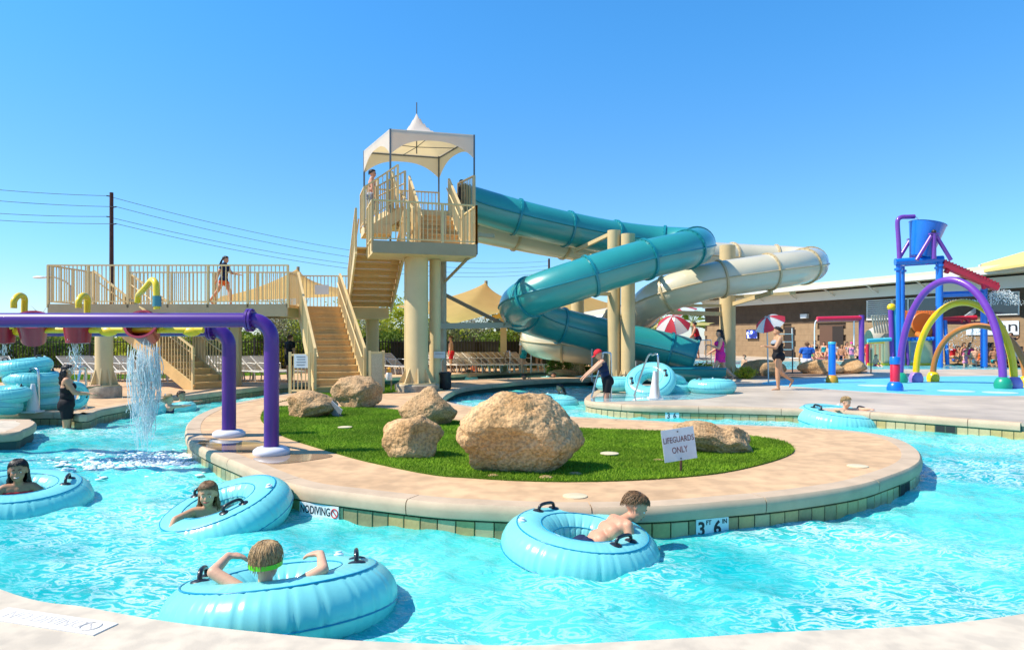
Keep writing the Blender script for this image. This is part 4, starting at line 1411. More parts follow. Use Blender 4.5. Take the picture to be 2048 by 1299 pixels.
def arch(p0, p1, px_top, py_top, rad, m, mf, label):
    a, b = G(*p0), G(*p1)
    Ym = (a.y + b.y) / 2
    top = W(px_top, py_top, Ym).z - rad
    t = thing('water_arch', label, 'arch', a, 0, 'water arches on the splash pad', True)
    path = []
    for k in range(49):
        an = PI * k / 48
        s = .5 - .5 * math.cos(an) if True else 0
        q = a.lerp(b, s)
        path.append(Vector((q.x, q.y, .12 + (top - .12) * math.sin(an) ** .92)))
    MB().tube(path, rad, 18).obj('arch_pipe', m, t, 180)
    for p in (a, b):
        MB().lathe(p, [(rad * 2.0, .0), (rad * 2.2, .10), (rad * 2.0, .20), (rad * 1.5, .29), (rad * .6, .33), (0, .33)], 22).obj('foot', mf, t, 50)
    return t
arch((1800, 765), (2006, 777), 1893, 553, .10, M_apurple, M_green, 'tallest purple water arch with green feet')
arch((1832, 764), (2028, 776), 1925, 598, .095, M_ayellow, M_lilac, 'middle yellow water arch with lilac feet')
arch((1866, 763), (2052, 774), 1945, 645, .085, M_aorange, M_ayellow, 'smallest orange water arch with yellow feet')
def spray_post(px, py, ytop, rad, bands, foot, label):
    p = G(px, py)
    t = thing('spray_post', label, 'spray post', p)
    top = W(px, ytop, p.y).z
    MB().lathe((0, 0, 0), [(rad * 1.7, 0), (rad * 1.75, .06), (rad * 1.5, .18), (rad, .24)], 20).obj('foot', foot, t, 50)
    z = .20
    for k, (m, f, rr) in enumerate(bands):
        z1 = z + (top - .20) * f
        MB().lathe((0, 0, 0), [(rad * rr, z), (rad * rr, z1 - .015), (rad * rr * .9, z1), (0, z1)], 20).obj('post_band', m, t, 40)
        z = z1 - .002
spray_post(1790, 781, 713, .115, ((M_pred, .72, 1), (M_blue, .28, 1.1)), M_blue, 'red spray post with blue cap and blue foot')
spray_post(1664, 765, 683, .105, ((M_blue, .93, 1), (M_cyan, .07, 1.08)), mat('foot_ochre', (.60, .28, .02), .4), 'blue spray post with an orange foot')

# ------------------------------------------------------------------ bucket tower beside the wading pool
YT = 33.6
t = thing('bucket_tower', 'blue post tower with a big tilted blue dump bucket and red spray trough', 'bucket tower', GY(1850, YT), world_parts=True)
def wp(px, py, Y=YT):
    return W(px, py, Y)
for px, Y, yb_, yt in ((1797, YT, 705, 528), (1805, YT + 2.4, 705, 532), (1880, YT - .3, 722, 520), (1877, YT + 2.2, 705, 526)):
    a = wp(px, yt, Y)
    MB().tube([Vector((a.x, Y, 0)), a], .13 if px > 1850 else .11, 14).obj('post', M_blue, t, 60)
    MB().tube([a + Vector((0, 0, -.30)), a + Vector((0, 0, -.2))], .19, 14).obj('collar', M_blue, t, 60)
MB().tube([wp(1790, 524), wp(1886, 518, YT - .3)], .17, 14).obj('beam', M_blue, t, 60)
MB().tube([wp(1802, 527, YT + 2.4), wp(1880, 522, YT + 2.2)], .15, 14).obj('beam', M_blue, t, 60)
MB().tube([wp(1797, 526), wp(1805, 529, YT + 2.4)], .13, 12).obj('beam', M_blue, t, 60)
MB().tube([wp(1880, 522, YT - .3), wp(1877, 524, YT + 2.2)], .13, 12).obj('beam', M_blue, t, 60)
pp = [wp(1799, 522), wp(1797, 480), wp(1795, 448), wp(1797, 438), wp(1804, 434), wp(1815, 433.5), wp(1829, 433)]
MB().tube(catmull(pp, 5, False), .105, 14).obj('supply_pipe', M_apurple, t, 60)
pv = wp(1845, 474)
Mb = Matrix.Rotation(R(12), 3, 'Y')
bk = MB()
prof = [(.0, -.98), (.44, -.98), (.47, -.96), (.80, .62), (.83, .64), (.78, .64), (.44, -.90), (0, -.90)]
bk.lathe(pv + Vector((.12, 0, .0)), prof, 36, Mb)
bk.obj('dump_bucket', M_blue, t, 40)
for s in (-1, 1):
    y = pv.y + s * .90
    fr = MB()
    MB().tube([Vector((pv.x, y, wp(0, 522).z)), Vector((pv.x, y, pv.z + .02))], .11, 12).obj('pivot_post', M_apurple, t, 60)
    for d in (-1, 1):
        MB().tube([Vector((pv.x + d * .12, y, pv.z - .08)), Vector((pv.x + d * .80, y, wp(0, 524).z))], .09, 12).obj('pivot_brace', M_apurple, t, 60)
    MB().box((pv.x, y, pv.z + .02), (.42, .18, .06)).obj('bearing_plate', M_apurple, t)
    MB().sph((pv.x, y, pv.z + .12), (.10, .12, .10), 12, 8).obj('bearing', M_black, t)
MB().beam(wp(1884, 528, YT - .3), wp(1994, 576, YT - .3), .34, .26).obj('spray_trough', M_pred, t)
tr = t
for k in range(17):
    p = wp(1884, 528, YT - .3).lerp(wp(1994, 576, YT - .3), (k + .5) / 17) + Vector((0, 0, .17))
    if k == 0:
        TOOTH = MB().box((0, 0, 0), (.12, .36, .12)).mesh('trough_tooth', M_pred)
    link('trough_tooth', TOOTH, t, p - Vector(t['base']))
MB().tube([wp(1892, 545, YT - .3), wp(1899, 532, YT - .3)], .12, 12).obj('trough_clamp', M_pred, t)
MB().tube([wp(1880, 589, YT), wp(1968, 586, YT)], .14, 14).obj('beam', M_blue, t, 60)
MB().tube([Vector((wp(1968, 0).x, YT, 0)), wp(1968, 577)], .15, 14).obj('post', M_blue, t, 60)
MB().tube([wp(1968, 578), wp(1966, 566, YT - .3)], .10, 12).obj('trough_clamp', M_pred, t)
g = random.Random(3)
# thin jet and fan sprays
def spray(name, fn, n, label, seed):
    g = random.Random(seed)
    mb = MB()
    for i in range(n):
        p, r = fn(g)
        mb.sph(p, (r, r, r * g.uniform(1, 2)), 5, 4)
    tag(mb.obj(name, M_fall, None, 180), label, 'water', kind='stuff')
def jet(g):
    u = g.random()
    return W(1829, 433, YT) + Vector((u * .45, g.gauss(0, .01), -.55 * u * u - .02)), .012
spray('water_jet', jet, 90, 'thin jet falling into the blue dump bucket', 1)
def fan(cx, cy, w, h, Y):
    def f(g):
        a = g.random() * PI
        r = g.random() ** .35
        return W(cx, cy, Y) + Vector((math.cos(a) * w * r, g.gauss(0, .15), math.sin(a) * h * r)), g.uniform(.006, .02)
    return f
spray('water_spray', fan(2000, 610, 1.05, .75, YT), 900, 'fan of spray below the red trough', 2)
spray('water_spray', fan(1928, 612, 1.3, .35, YT), 350, 'curtain of drops below the blue crossbeam', 3)
spray('water_spray', fan(1930, 700, 1.2, 1.2, YT + 1), 300, 'drops sprayed over the wading pool', 4)

# ------------------------------------------------------------------ play structure in the wading pool
YQ = 36.5
t = thing('play_structure', 'low beige play structure with orange roof panels, purple posts and slides', 'play structure', GY(1800, YQ), world_parts=True)
def q(px, py, Y=YQ):
    return W(px, py, Y)
a, b = q(1735, 724), q(1885, 676)
wl = MB().box((q(1826, 0).x, YQ, .70), (q(1884, 0).x - q(1768, 0).x, .12, 1.45))
wl.obj('wall', M_wall, t)
for k in range(9):
    link('board', (MB().box((0, 0, 0), (q(1884, 0).x - q(1768, 0).x - .05, .03, .11)).mesh('board', M_wall) if k == 0 else bpy.data.meshes['board']), t, Vector((q(1826, 0).x, YQ - .07, .10 + k * .13)) - Vector(t['base']))
MB().box((q(1808, 0).x, YQ - .1, .03), (q(1885, 0).x - q(1735, 0).x, .1, .12)).obj('kerb', M_ayellow, t)
for k, px in enumerate((1737, 1746, 1755, 1764)):
    if k == 0:
        SL = MB().box((0, 0, .55), (.10, .10, 1.05)).mesh('fence_slat', M_wall)
    link('fence_slat', SL, t, q(px, 0) * Vector((1, 1, 0)) - Vector(t['base']))
MB().beam(q(1735, 684), q(1768, 684), .1, .12).obj('fence_rail', M_ayellow, t)
MB().tube([Vector((q(1735, 0).x, YQ, 0)), q(1735, 688)], .09, 10).obj('post', M_pred, t, 60)
for px, pt, m, rr in ((1781, 619, M_apurple, .12), (1790, 610, M_cyan, .11), (1812, 655, M_apurple, .08), (1868, 635, M_apurple, .14), (1876, 640, M_cyan, .11), (1890, 640, M_blue, .1)):
    MB().tube([Vector((q(px, 0).x, YQ - .2, 0)), q(px, pt, YQ - .2)], rr, 12).obj('post', m, t, 60)
MB().tube([q(1735, 681, YQ - .3), q(1782, 678, YQ - .3)], .10, 12).obj('pipe', M_cyan, t, 60)
MB().tube([q(1795, 678, YQ - .3), q(1868, 677, YQ - .3)], .10, 12).obj('pipe', M_cyan, t, 60)
bb = MB().sph((0, 0, 0), .11, 10, 7).mesh('float_bead', M_blue)
for k in range(9):
    link('float_bead', bb, t, q(1800, 678, YQ - .42).lerp(q(1866, 677, YQ - .42), k / 8) - Vector(t['base']))
MB().sph(q(1783, 614, YQ - .2), (.22, .2, .2), 12, 8).obj('cap', M_ayellow, t, 60)
# beige slide hood
hd = MB()
def hood(u, v):
    an = PI * (.05 + .9 * v)
    c = q(1737, 672, YQ + 1).lerp(q(1776, 672, YQ + 1), u)
    return Vector((c.x, c.y - .6 * math.cos(an), .9 + 1.25 * math.sin(an) * (1 - .25 * (1 - u) ** 2)))
hd.grid(hood, 10, 10)
hd.obj('slide_hood', mat('hood_beige', (.55, .50, .40), .5), t, 180)
for k in range(6):
    if k == 0:
        HS = MB().box((0, 0, 0), (.08, .05, .95)).mesh('hood_slat', mat('hood_slat', (.40, .36, .26), .6))
    link('hood_slat', HS, t, q(1747 + k * 5.4, 648, YQ + .38) - Vector(t['base']), (0, R(-10), 0))
# orange panel house
MB().box(q(1838, 672, YQ + 1.2) + Vector((0, 0, -.3)), (q(1880, 0).x - q(1797, 0).x, .1, 1.5)).obj('panel', mat('panel_amber', (.55, .28, .08), .5), t)
for k in range(15):
    if k == 0:
        OS = MB().box((0, 0, 0), (.09, .06, .62)).mesh('roof_slat', M_orange)
    link('roof_slat', OS, t, q(1804 + k * 5.2, 632, YQ + 1.0) - Vector(t['base']), (R(-18), 0, 0))
MB().lathe(q(1846, 647, YQ + .7), [(.0, -.05), (.58, -.05), (.62, .0), (.58, .05), (0, .05)], 24, Matrix.Rotation(R(90), 3, 'X')).obj('round_window', M_orange, t, 40)
MB().tube(catmull([q(1835, 668, YQ + .6), q(1845, 672, YQ + .2), q(1856, 668, YQ - .1), q(1866, 650, YQ)], 6, False), .16, 12).obj('chute', M_orange, t, 60)
# red arm with buckets, over the purple frame
MB().tube([q(1868, 640), q(1952, 635)], .13, 14).obj('spray_arm', M_pred, t, 60)
MB().beam(q(1880, 645), q(1990, 646), .2, .16).obj('roof_beam', mat('dark_wine', (.13, .015, .05), .5), t)
for px in (1921, 1936):
    MB().lathe(q(px, 642), [(.10, -.1), (.17, .1), (0, .1)], 12).obj('small_bucket', M_pred, t, 40)
for k in range(4):
    link('slide_rail', MB().beam((0, 0, 0), (1.0, 0, .75), .06, .05).mesh('slide_rail', mat('pale_rail', (.62, .66, .68), .4)), t, q(1915 + 5 * k, 643 - k, YQ + 1.5) - Vector(t['base']))
# red rain beam on a purple post
t = thing('rain_beam', 'red horizontal rain beam on a purple post in the wading pool', 'spray beam', GY(1721, 35.0), world_parts=True)
MB().tube([Vector((W(1723, 0, 35).x, 35, 0)), W(1723, 630, 35)], .13, 14).obj('post', M_apurple, t, 60)
MB().tube([W(1634, 638, 35), W(1721, 636, 35)], .13, 14).obj('beam', M_pred, t, 60)
MB().tube(catmull([W(1638, 640, 35), W(1630, 646, 35), W(1629, 690, 35), W(1629, 716, 35)], 5, False), .03, 8).obj('pipe', M_white, t, 60)
MB().tube([W(1708, 640, 35), W(1708, 690, 35)], .03, 8).obj('pipe', M_white, t, 60)

# ------------------------------------------------------------------ bath house
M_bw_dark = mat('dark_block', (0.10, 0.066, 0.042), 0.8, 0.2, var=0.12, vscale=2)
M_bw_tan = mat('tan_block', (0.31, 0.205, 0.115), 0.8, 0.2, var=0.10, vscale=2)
M_roof = mat('roof_metal', (0.60, 0.55, 0.40), 0.45, var=.05)
M_glass = mat('window_glass', (0.02, 0.05, 0.07), 0.08, 0.7, coat=.3)
M_trim = mat('white_trim', (0.62, 0.62, 0.58), 0.5)
PA, PB = Vector((16.5, 60.0, 0)), Vector((31.7, 21.5, 0))
bd = unit(PB - PA)
bn = Vector((bd.y, -bd.x, 0))                          # towards the pool
if bn.x > 0:
    bn = -bn
BL = (PB - PA).length
def bp(s, z, out=0.0):
    return PA + bd * s + bn * out + Vector((0, 0, z))
def s_at(px):
    k = (px - CX) / F
    return (k * PA.y - PA.x) / (bd.x - k * bd.y)
brz = math.atan2(bd.y, bd.x)
t = thing('bath_house', 'long brown and tan block bath house with a pale overhanging metal roof', 'building', PA, world_parts=True)
ZB, ZTOP = 2.42, 4.45
body = MB()
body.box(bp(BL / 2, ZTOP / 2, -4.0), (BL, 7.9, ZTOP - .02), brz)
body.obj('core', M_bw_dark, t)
def blocks(m, z0, z1, hgt, wid, name, holes=()):
    n = 0
    me = MB().box((0, 0, 0), (wid - .02, .05, hgt - .02)).mesh(name, m)
    row, z = 0, z0
    pieces = []
    while z < z1 - .05:
        s = -(row % 2) * wid / 2
        while s < BL:
            c = s + wid / 2
            if c > .3 and not any(h0 < c < h1 and hz0 < z + hgt / 2 < hz1 for h0, h1, hz0, hz1 in holes):
                pieces.append((c, z + hgt / 2))
            s += wid
        z += hgt
        row += 1
    return me, pieces
holes = [(s_at(1570), s_at(1590), 0, 2.25), (s_at(1640), s_at(1688), 0, 2.3)]
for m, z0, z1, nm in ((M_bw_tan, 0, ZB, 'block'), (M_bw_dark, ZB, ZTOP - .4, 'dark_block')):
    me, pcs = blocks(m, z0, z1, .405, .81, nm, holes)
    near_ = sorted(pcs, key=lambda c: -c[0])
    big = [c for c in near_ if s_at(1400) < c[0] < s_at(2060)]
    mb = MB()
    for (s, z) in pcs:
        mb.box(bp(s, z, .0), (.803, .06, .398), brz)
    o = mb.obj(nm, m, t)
    o['kind'] = 'stuff'
struct(MB().prism([bp(-1, 0, -.5)[:2], bp(BL, 0, -.5)[:2], bp(BL, 0, 1.9)[:2], bp(-1, 0, 1.9)[:2]], -.6, .004).obj('apron', M_wetdeck))
def wall_y(px):
    return (PA + bd * s_at(px)).y
# doors, alcoves, louvre, windows, television, lamp, banner
def panel(px0, px1, z0, z1, out, thick, name, m, parent=None):
    s0, s1 = s_at(px0), s_at(px1)
    return MB().box(bp((s0 + s1) / 2, (z0 + z1) / 2, out), (s1 - s0, thick, z1 - z0), brz).obj(name, m, parent or t)
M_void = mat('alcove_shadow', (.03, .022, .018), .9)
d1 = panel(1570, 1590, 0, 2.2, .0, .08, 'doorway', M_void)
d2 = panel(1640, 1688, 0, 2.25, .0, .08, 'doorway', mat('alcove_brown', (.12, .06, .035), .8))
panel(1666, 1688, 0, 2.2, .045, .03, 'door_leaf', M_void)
lv = panel(1737, 1786, 2.55, 3.75, .05, .06, 'louvre', mat('louvre_back', (.05, .05, .045), .7))
for k in range(9):
    s0, s1 = s_at(1738), s_at(1785)
    z = 2.62 + k * .125
    o = MB().box(bp((s0 + s1) / 2, z, .10), (s1 - s0, .05, .055), brz).obj('louvre_blade', M_trim, lv)
    o.location = (0, 0, 0)
lf = MB()
s0, s1 = s_at(1737), s_at(1786)
for z in (2.55, 3.75):
    lf.box(bp((s0 + s1) / 2, z, .10), (s1 - s0 + .1, .07, .06), brz)
for s in (s0, s1):
    lf.box(bp(s, 3.15, .10), (.07, .07, 1.26), brz)
o = lf.obj('louvre_frame', M_trim, lv)
o.location = (0, 0, 0)
for px0, px1 in ((1788, 1818), (1819, 1832), (1834, 1880), (1984, 2040)):
    w = panel(px0, px1, 2.62, 3.75, .04, .05, 'window', M_glass)
    fm = MB()
    s0, s1 = s_at(px0), s_at(px1)
    for z in (2.62, 3.75):
        fm.box(bp((s0 + s1) / 2, z, .08), (s1 - s0, .05, .07), brz)
    for s in (s0, s1):
        fm.box(bp(s, 3.18, .08), (.06, .05, 1.2), brz)
    o = fm.obj('window_frame', M_trim, w)
    o.location = (0, 0, 0)
rf = MB()
ov = 1.7
ra, rb = [bp(-.8, ZTOP + .62, ov), bp(BL, ZTOP + .62, ov)], [bp(-.8, ZTOP - .1, -8.5), bp(BL, ZTOP - .1, -8.5)]
h = Vector((0, 0, .26))
rf.add([ra[0], ra[1], rb[1], rb[0], ra[0] - h, ra[1] - h, rb[1] - h, rb[0] - h], [(0, 1, 2, 3), (7, 6, 5, 4), (0, 4, 5, 1), (1, 5, 6, 2), (2, 6, 7, 3), (3, 7, 4, 0)])
ro = rf.obj('roof', M_roof, t)
so_ = MB().beam(bp(-.8, ZTOP + .30, ov + .02), bp(BL, ZTOP + .30, ov + .02), .05, .22).obj('gutter', M_trim, ro)
so_.location = (0, 0, 0)
sf = MB().box(bp(BL / 2, ZTOP - .18, .12), (BL, .2, .62), brz).obj('soffit_band', M_trim, t)
kn = MB().beam((0, 0, 0), tuple(bn * 1.3 + Vector((0, 0, .62))), .07, .07).mesh('roof_bracket', M_trim)
for k in range(12):
    link('roof_bracket', kn, ro, bp(.6 + k * 3.4, ZTOP - .25, .2))
t2 = thing('wall_television', 'wall screen showing a bright blue and white picture, on the bath house wall', 'television', bp(s_at(1507), 1.75, .1), world_parts=True)
s0, s1 = s_at(1496), s_at(1519)
MB().box(bp((s0 + s1) / 2, 1.72, .12), (s1 - s0, .12, .72), brz).obj('casing', M_black, t2)
scm = bpy.data.materials.new('screen_picture')
scm.use_nodes = True
nt = scm.node_tree
bs = nt.nodes['Principled BSDF']
tcn = nt.nodes.new('ShaderNodeTexCoord')
ns = nt.nodes.new('ShaderNodeTexNoise')
ns.inputs['Scale'].default_value = 1.7
rp = nt.nodes.new('ShaderNodeValToRGB')
rp.color_ramp.interpolation = 'CONSTANT'
for i, (pos, c) in enumerate(((0, (.01, .02, .15)), (.47, (.03, .06, .45)), (.53, (.6, .65, .75)), (.60, (.35, .03, .03)))):
    el = rp.color_ramp.elements[i] if i < 2 else rp.color_ramp.elements.new(pos)
    el.position, el.color = pos, (*c, 1)
nt.links.new(tcn.outputs['Object'], ns.inputs['Vector'])
nt.links.new(ns.outputs['Fac'], rp.inputs[0])
nt.links.new(rp.outputs[0], bs.inputs['Base Color'])
nt.links.new(rp.outputs[0], bs.inputs['Emission Color'])
bs.inputs['Emission Strength'].default_value = .6
MB().box(bp((s0 + s1) / 2, 1.72, .185), (s1 - s0 - .12, .012, .62), brz).obj('screen', scm, t2)
t2 = thing('wall_lamp', 'white wall pack lamp high on the dark block wall', 'lamp', bp(s_at(1612), 3.0, .1), world_parts=True)
MB().box(bp(s_at(1612), 2.95, .14), (.62, .2, .30), brz).obj('lamp_housing', M_trim, t2)
MB().box(bp(s_at(1612), 2.88, .25), (.5, .04, .14), brz).obj('lens', mat('lamp_lens', (.8, .8, .78), .3), t2)
# banner with visible lettering
s0, s1 = s_at(1935), s_at(2040)
t2 = thing('wall_banner', 'white banner on the bath house with black letters ending in en', 'banner', bp((s0 + s1) / 2, 1.9, .1), world_parts=True)
MB().box(bp((s0 + s1) / 2, 1.92, .08), (s1 - s0, .03, .72), brz).obj('cloth', mat('banner_cloth', (.66, .70, .74), .6), t2)
tpos = bp(s_at(2017), 1.98, .10)
tm_ = text_mesh('en', .80, M_black, 'lettering', t2, tpos - Vector(t2['base']), (R(90), 0, brz), .002, sx=1.5)
# pale upper roof at the right
t2 = thing('roof_canopy', 'yellow edged pale canopy roof rising over the bath house at the right edge', 'canopy', bp(s_at(1990), ZTOP, -2), world_parts=True)
cr = MB()
c0, c1 = W(1964, 545, 36), W(2130, 520, 30)
d0, d1 = W(1962, 532, 38), W(2150, 478, 33)
cr.add([c0, c1, d1, d0, c0 + Vector((0, 0, .12)), c1 + Vector((0, 0, .12)), d1 + Vector((0, 0, .12)), d0 + Vector((0, 0, .12))], [(0, 1, 2, 3), (7, 6, 5, 4), (0, 4, 5, 1), (1, 5, 6, 2), (2, 6, 7, 3), (3, 7, 4, 0)])
cr.obj('canopy_sheet', mat('canopy_yellow', (.70, .52, .16), .5), t2)
MB().beam(W(1961, 529, 37.5), W(1961, 552, 37.5), .14, .14, (1, 0, 0)).obj('canopy_post', M_trim, t2)

# ------------------------------------------------------------------ shade sails
M_sail = mat('sail_cloth', (0.66, 0.47, 0.18), 0.7, 0.2, var=0.08, vscale=1.5, trans=0.5, thin=(0.98, 0.60, 0.13))
def sail(corners, peak, label, posts=()):
    cs = [W(*c) for c in corners]
    pk = W(*peak)
    base = sum(cs, Vector()) / 4
    t = thing('shade_sail', label, 'shade sail', (base.x, base.y, 0), 0, 'sand coloured shade sails', True)
    def fn(u, v):
        su, sv = u + .0, v
        p = cs[0].lerp(cs[1], u).lerp(cs[3].lerp(cs[2], u), v)
        ctr = base
        e = 4 * u * (1 - u) * abs(v - .5) * 2 + 4 * v * (1 - v) * abs(u - .5) * 2
        p = p.lerp(ctr, .10 * e)
        r = max(abs(u - .5), abs(v - .5)) * 2
        k = (1 - r) ** 1.15
        return p.lerp(pk + (p - ctr) * .35, k) if k > 0 else p
    MB().grid(fn, 20, 20).obj('cloth', M_sail, t, 180)
    for i in range(4):
        a, b = cs[i], cs[(i + 1) % 4]
    for (x, y, z1) in posts:
        MB().beam((x, y, 0), (x, y, z1), .26, .26, (1, 0, 0)).obj('post', M_col, t)
    MB().tube([pk + Vector((0, 0, -.9)), pk + Vector((0, 0, .06))], .07, 8).obj('peak_cap', M_greyfascia, t)
sail([(395, 606, 27), (700, 592, 26), (720, 580, 31), (440, 592, 33)], (596, 536, 29.5), 'big amber shade sail behind the walkway, left of the tower')
sail([(790, 612, 27), (905, 648, 24.5), (1075, 612, 29), (985, 588, 33)], (972, 564, 29.5), 'amber shade sail right of the tower column', [((1007 - CX) * 29 / F, 29.0, 2.4)])
sail([(960, 636, 27), (1080, 640, 27), (1100, 625, 31), (1010, 628, 32)], (1010, 612, 29.5), 'low amber shade sail at the teal slide bend')
sail([(1020, 610, 32), (1170, 644, 28), (1310, 628, 34), (1180, 594, 38)], (1150, 582, 33), 'amber shade sail behind the twin slide columns', [((1268 - CX) * 33 / F, 33, 2.6)])
sail([(1170, 632, 30), (1300, 640, 30), (1330, 622, 35), (1240, 618, 35)], (1258, 612, 33), 'pale shade sail under the cream slide bend')
sail([(1290, 655, 38), (1420, 650, 38), (1430, 645, 42), (1320, 645, 42)], (1340, 640, 40), 'farthest shade sail beside the bath house')
t = thing('sail_post', 'thin cream post in front of the iron fence right of the tower', 'post', GY(866, 22.5), world_parts=True)
MB().tube([GY(866, 22.5), W(866, 600, 22.5)], .07, 12).obj('post_tube', M_col, t, 60)
# ------------------------------------------------------------------ iron fence
M_iron = mat('black_iron', (0.010, 0.010, 0.010), 0.6)
YFN = 31.0
fx0, fx1 = GY(-40, YFN).x, GY(1050, YFN).x
t = thing('iron_fence', 'black iron picket fence running behind the lounge chairs', 'fence', (fx0, YFN, 0), world_parts=True)
FT = 1.34
MB().beam((fx0, YFN, FT - .13), (fx1, YFN, FT - .13), .03, .04).obj('top_rail', M_iron, t)
MB().beam((fx0, YFN, .15), (fx1, YFN, .15), .03, .04).obj('bottom_rail', M_iron, t)
PK = MB().lathe((0, 0, 0), [(.021, .03), (.021, FT - .05), (0, FT + .02)], 4).mesh('picket', M_iron)
nn = int((fx1 - fx0) / .135)
for i in range(nn):
    link('picket', PK, t, (i * .135, 0, 0))
PO = MB().box((0, 0, (FT + .06) / 2), (.085, .085, FT + .06)).mesh('post', M_iron)
for i in range(int((fx1 - fx0) / 2.43) + 1):
    link('post', PO, t, (i * 2.43, 0.02, 0))
sx0, sx1 = GY(780, YFN).x, GY(1050, YFN).x
M_screen = mat('dark_screen', (.030, .034, .018), .9, var=.35, vscale=2.5)
k = 0
x = sx0
while x < sx1:
    tag(link('wind_screen', MB().box((0, 0, 0), (2.36, .02, 1.05)).mesh('wind_screen', M_screen), t, (x - fx0 + 1.2, .09, .70)))
    x += 2.43

# ------------------------------------------------------------------ shrubs and trees beyond the fence
M_leaf = [mat('leaf_yellow_green', (0.40, 0.42, 0.04), .7, .2, var=.45, vscale=1.2, trans=.3, thin=(.5, .55, .04)),
          mat('leaf_green', (0.13, 0.20, 0.025), .7, .2, var=.45, vscale=1.2, trans=.25, thin=(.10, .18, .02)),
          mat('leaf_grey_green', (0.15, 0.17, 0.08), .75, .2, var=.35, vscale=1.2, trans=.25, thin=(.18, .22, .08))]
M_bark = mat('bark', (0.16, 0.12, 0.07), .9, var=.3, vscale=8)
def crown_mesh(name, rx, ry, rz_, n, leaf, m, seed, gaps=.5, base=.0):
    g = np.random.default_rng(seed)
    # clumps of leaves on an uneven crown
    nc = max(14, n // 55)
    cd_ = g.normal(0, 1, (nc, 3))
    cd_ /= np.linalg.norm(cd_, axis=1)[:, None]
    cr_ = g.uniform(.35, 1.0, nc) ** .6
    cc_ = cd_ * cr_[:, None] * np.array([rx, ry, rz_]) * g.uniform(.75, 1.12, (nc, 1))
    pick = g.integers(0, nc, n)
    p = cc_[pick] + g.normal(0, 1, (n, 3)) * np.array([rx, ry, rz_]) * .17
    p[:, 2] += rz_ + base
    p = p[p[:, 2] > .04]
    n = len(p)
    d1 = g.normal(0, 1, (n, 3))
    d1 /= np.linalg.norm(d1, axis=1)[:, None]
    d2 = np.cross(d1, g.normal(0, 1, (n, 3)))
    d2 /= np.linalg.norm(d2, axis=1)[:, None]
    s = leaf * g.uniform(.5, 1.3, (n, 1))
    co = np.stack([p - d1 * s, p + d2 * s * .45, p + d1 * s, p - d2 * s * .45], 1).astype(np.float32).reshape(-1, 3)
    return np_mesh(name, co, np.arange(4 * n, dtype=np.int32).reshape(-1, 4), m, False)
def trunk_mesh(h, spread, seed, n=5, r=.06):
    g = random.Random(seed)
    mb = MB()
    for i in range(n):
        a = 2 * PI * i / n + g.uniform(-.4, .4)
        top = Vector((math.cos(a) * spread * g.uniform(.4, 1), math.sin(a) * spread * g.uniform(.4, 1), h * g.uniform(.8, 1.1)))
        path = catmull([Vector((0, 0, 0)), top * .4 + Vector((0, 0, h * .12)), top], 4, False)
        mb.tube(path, [r * (1 - .8 * k / (len(path) - 1)) for k in range(len(path))], 6)
    return mb.mesh('trunk', M_bark, 60)
CROWNS = [crown_mesh('crown', 1.5, 1.2, .75, 2600, .10, M_leaf[0], 1), crown_mesh('crown', 1.3, 1.1, .85, 2600, .10, M_leaf[1], 2), crown_mesh('crown', 1.7, 1.3, 1.1, 2600, .09, M_leaf[2], 3),
          crown_mesh('crown', 2.0, 1.7, 1.5, 3600, .11, M_leaf[0], 4, base=.5)]
TRUNKS = [trunk_mesh(1.0, .8, 1), trunk_mesh(1.1, .7, 2), trunk_mesh(1.4, .9, 3), trunk_mesh(2.2, 1.1, 4, 6, .10)]
def bush(px, Y, kind, s, name, label, cat, group=None, sz=1.0, z=-.1):
    t = thing(name, label, cat, GY(px, Y, z), random.uniform(0, 6.28), group)
    t.scale = (s, s, s * sz)
    link('trunk', TRUNKS[kind], t)
    link('crown', CROWNS[kind], t)
    return t
ORDS = 'first second third fourth fifth sixth seventh eighth ninth tenth eleventh twelfth thirteenth fourteenth fifteenth sixteenth seventeenth eighteenth nineteenth twentieth'.split()
gb = 'shrubs growing behind the iron fence'
for k, px in enumerate(range(-40, 640, 36)):
    bush(px + random.uniform(-10, 10), random.uniform(32.6, 34.5), random.choice((1, 1, 0)), random.uniform(.75, 1.0), 'shrub', ORDS[k] + ' dense shrub from the left behind the iron fence pickets', 'shrub', gb)
for k, px in enumerate(range(-30, 640, 48)):
    bush(px + random.uniform(-14, 14), random.uniform(36, 39), random.choice((0, 0, 1)), random.uniform(1.05, 1.35), 'shrub', ORDS[k] + ' yellow green shrub from the left rising over the iron fence', 'shrub', 'yellow shrubs behind the iron fence')
for k, px in enumerate(range(745, 1060, 38)):
    bush(px + random.uniform(-10, 10), random.uniform(32.8, 35), random.choice((1, 1, 2)), random.uniform(.85, 1.1), 'shrub', ORDS[k] + ' green shrub right of the stairs behind the screened fence', 'shrub', 'shrubs behind the screened fence')
for k, px in enumerate(range(745, 1100, 50)):
    bush(px + random.uniform(-14, 14), random.uniform(37, 41), random.choice((0, 0, 2)), random.uniform(1.2, 1.55), 'shrub', ORDS[k] + ' yellow green shrub right of the stairs rising over the screened fence', 'shrub', 'yellow shrubs over the screened fence')
bush(806, 38, 3, 1.0, 'tree', 'round yellow green tree between the stairs and the tower column', 'tree')
bush(705, 40, 3, .95, 'tree', 'yellow green tree half hidden by the stair railing', 'tree')
bush(590, 37, 3, .8, 'tree', 'yellow green tree behind the purple elbow', 'tree')
bush(1290, 62, 3, 1.15, 'tree', 'distant green tree under the red umbrella', 'tree')
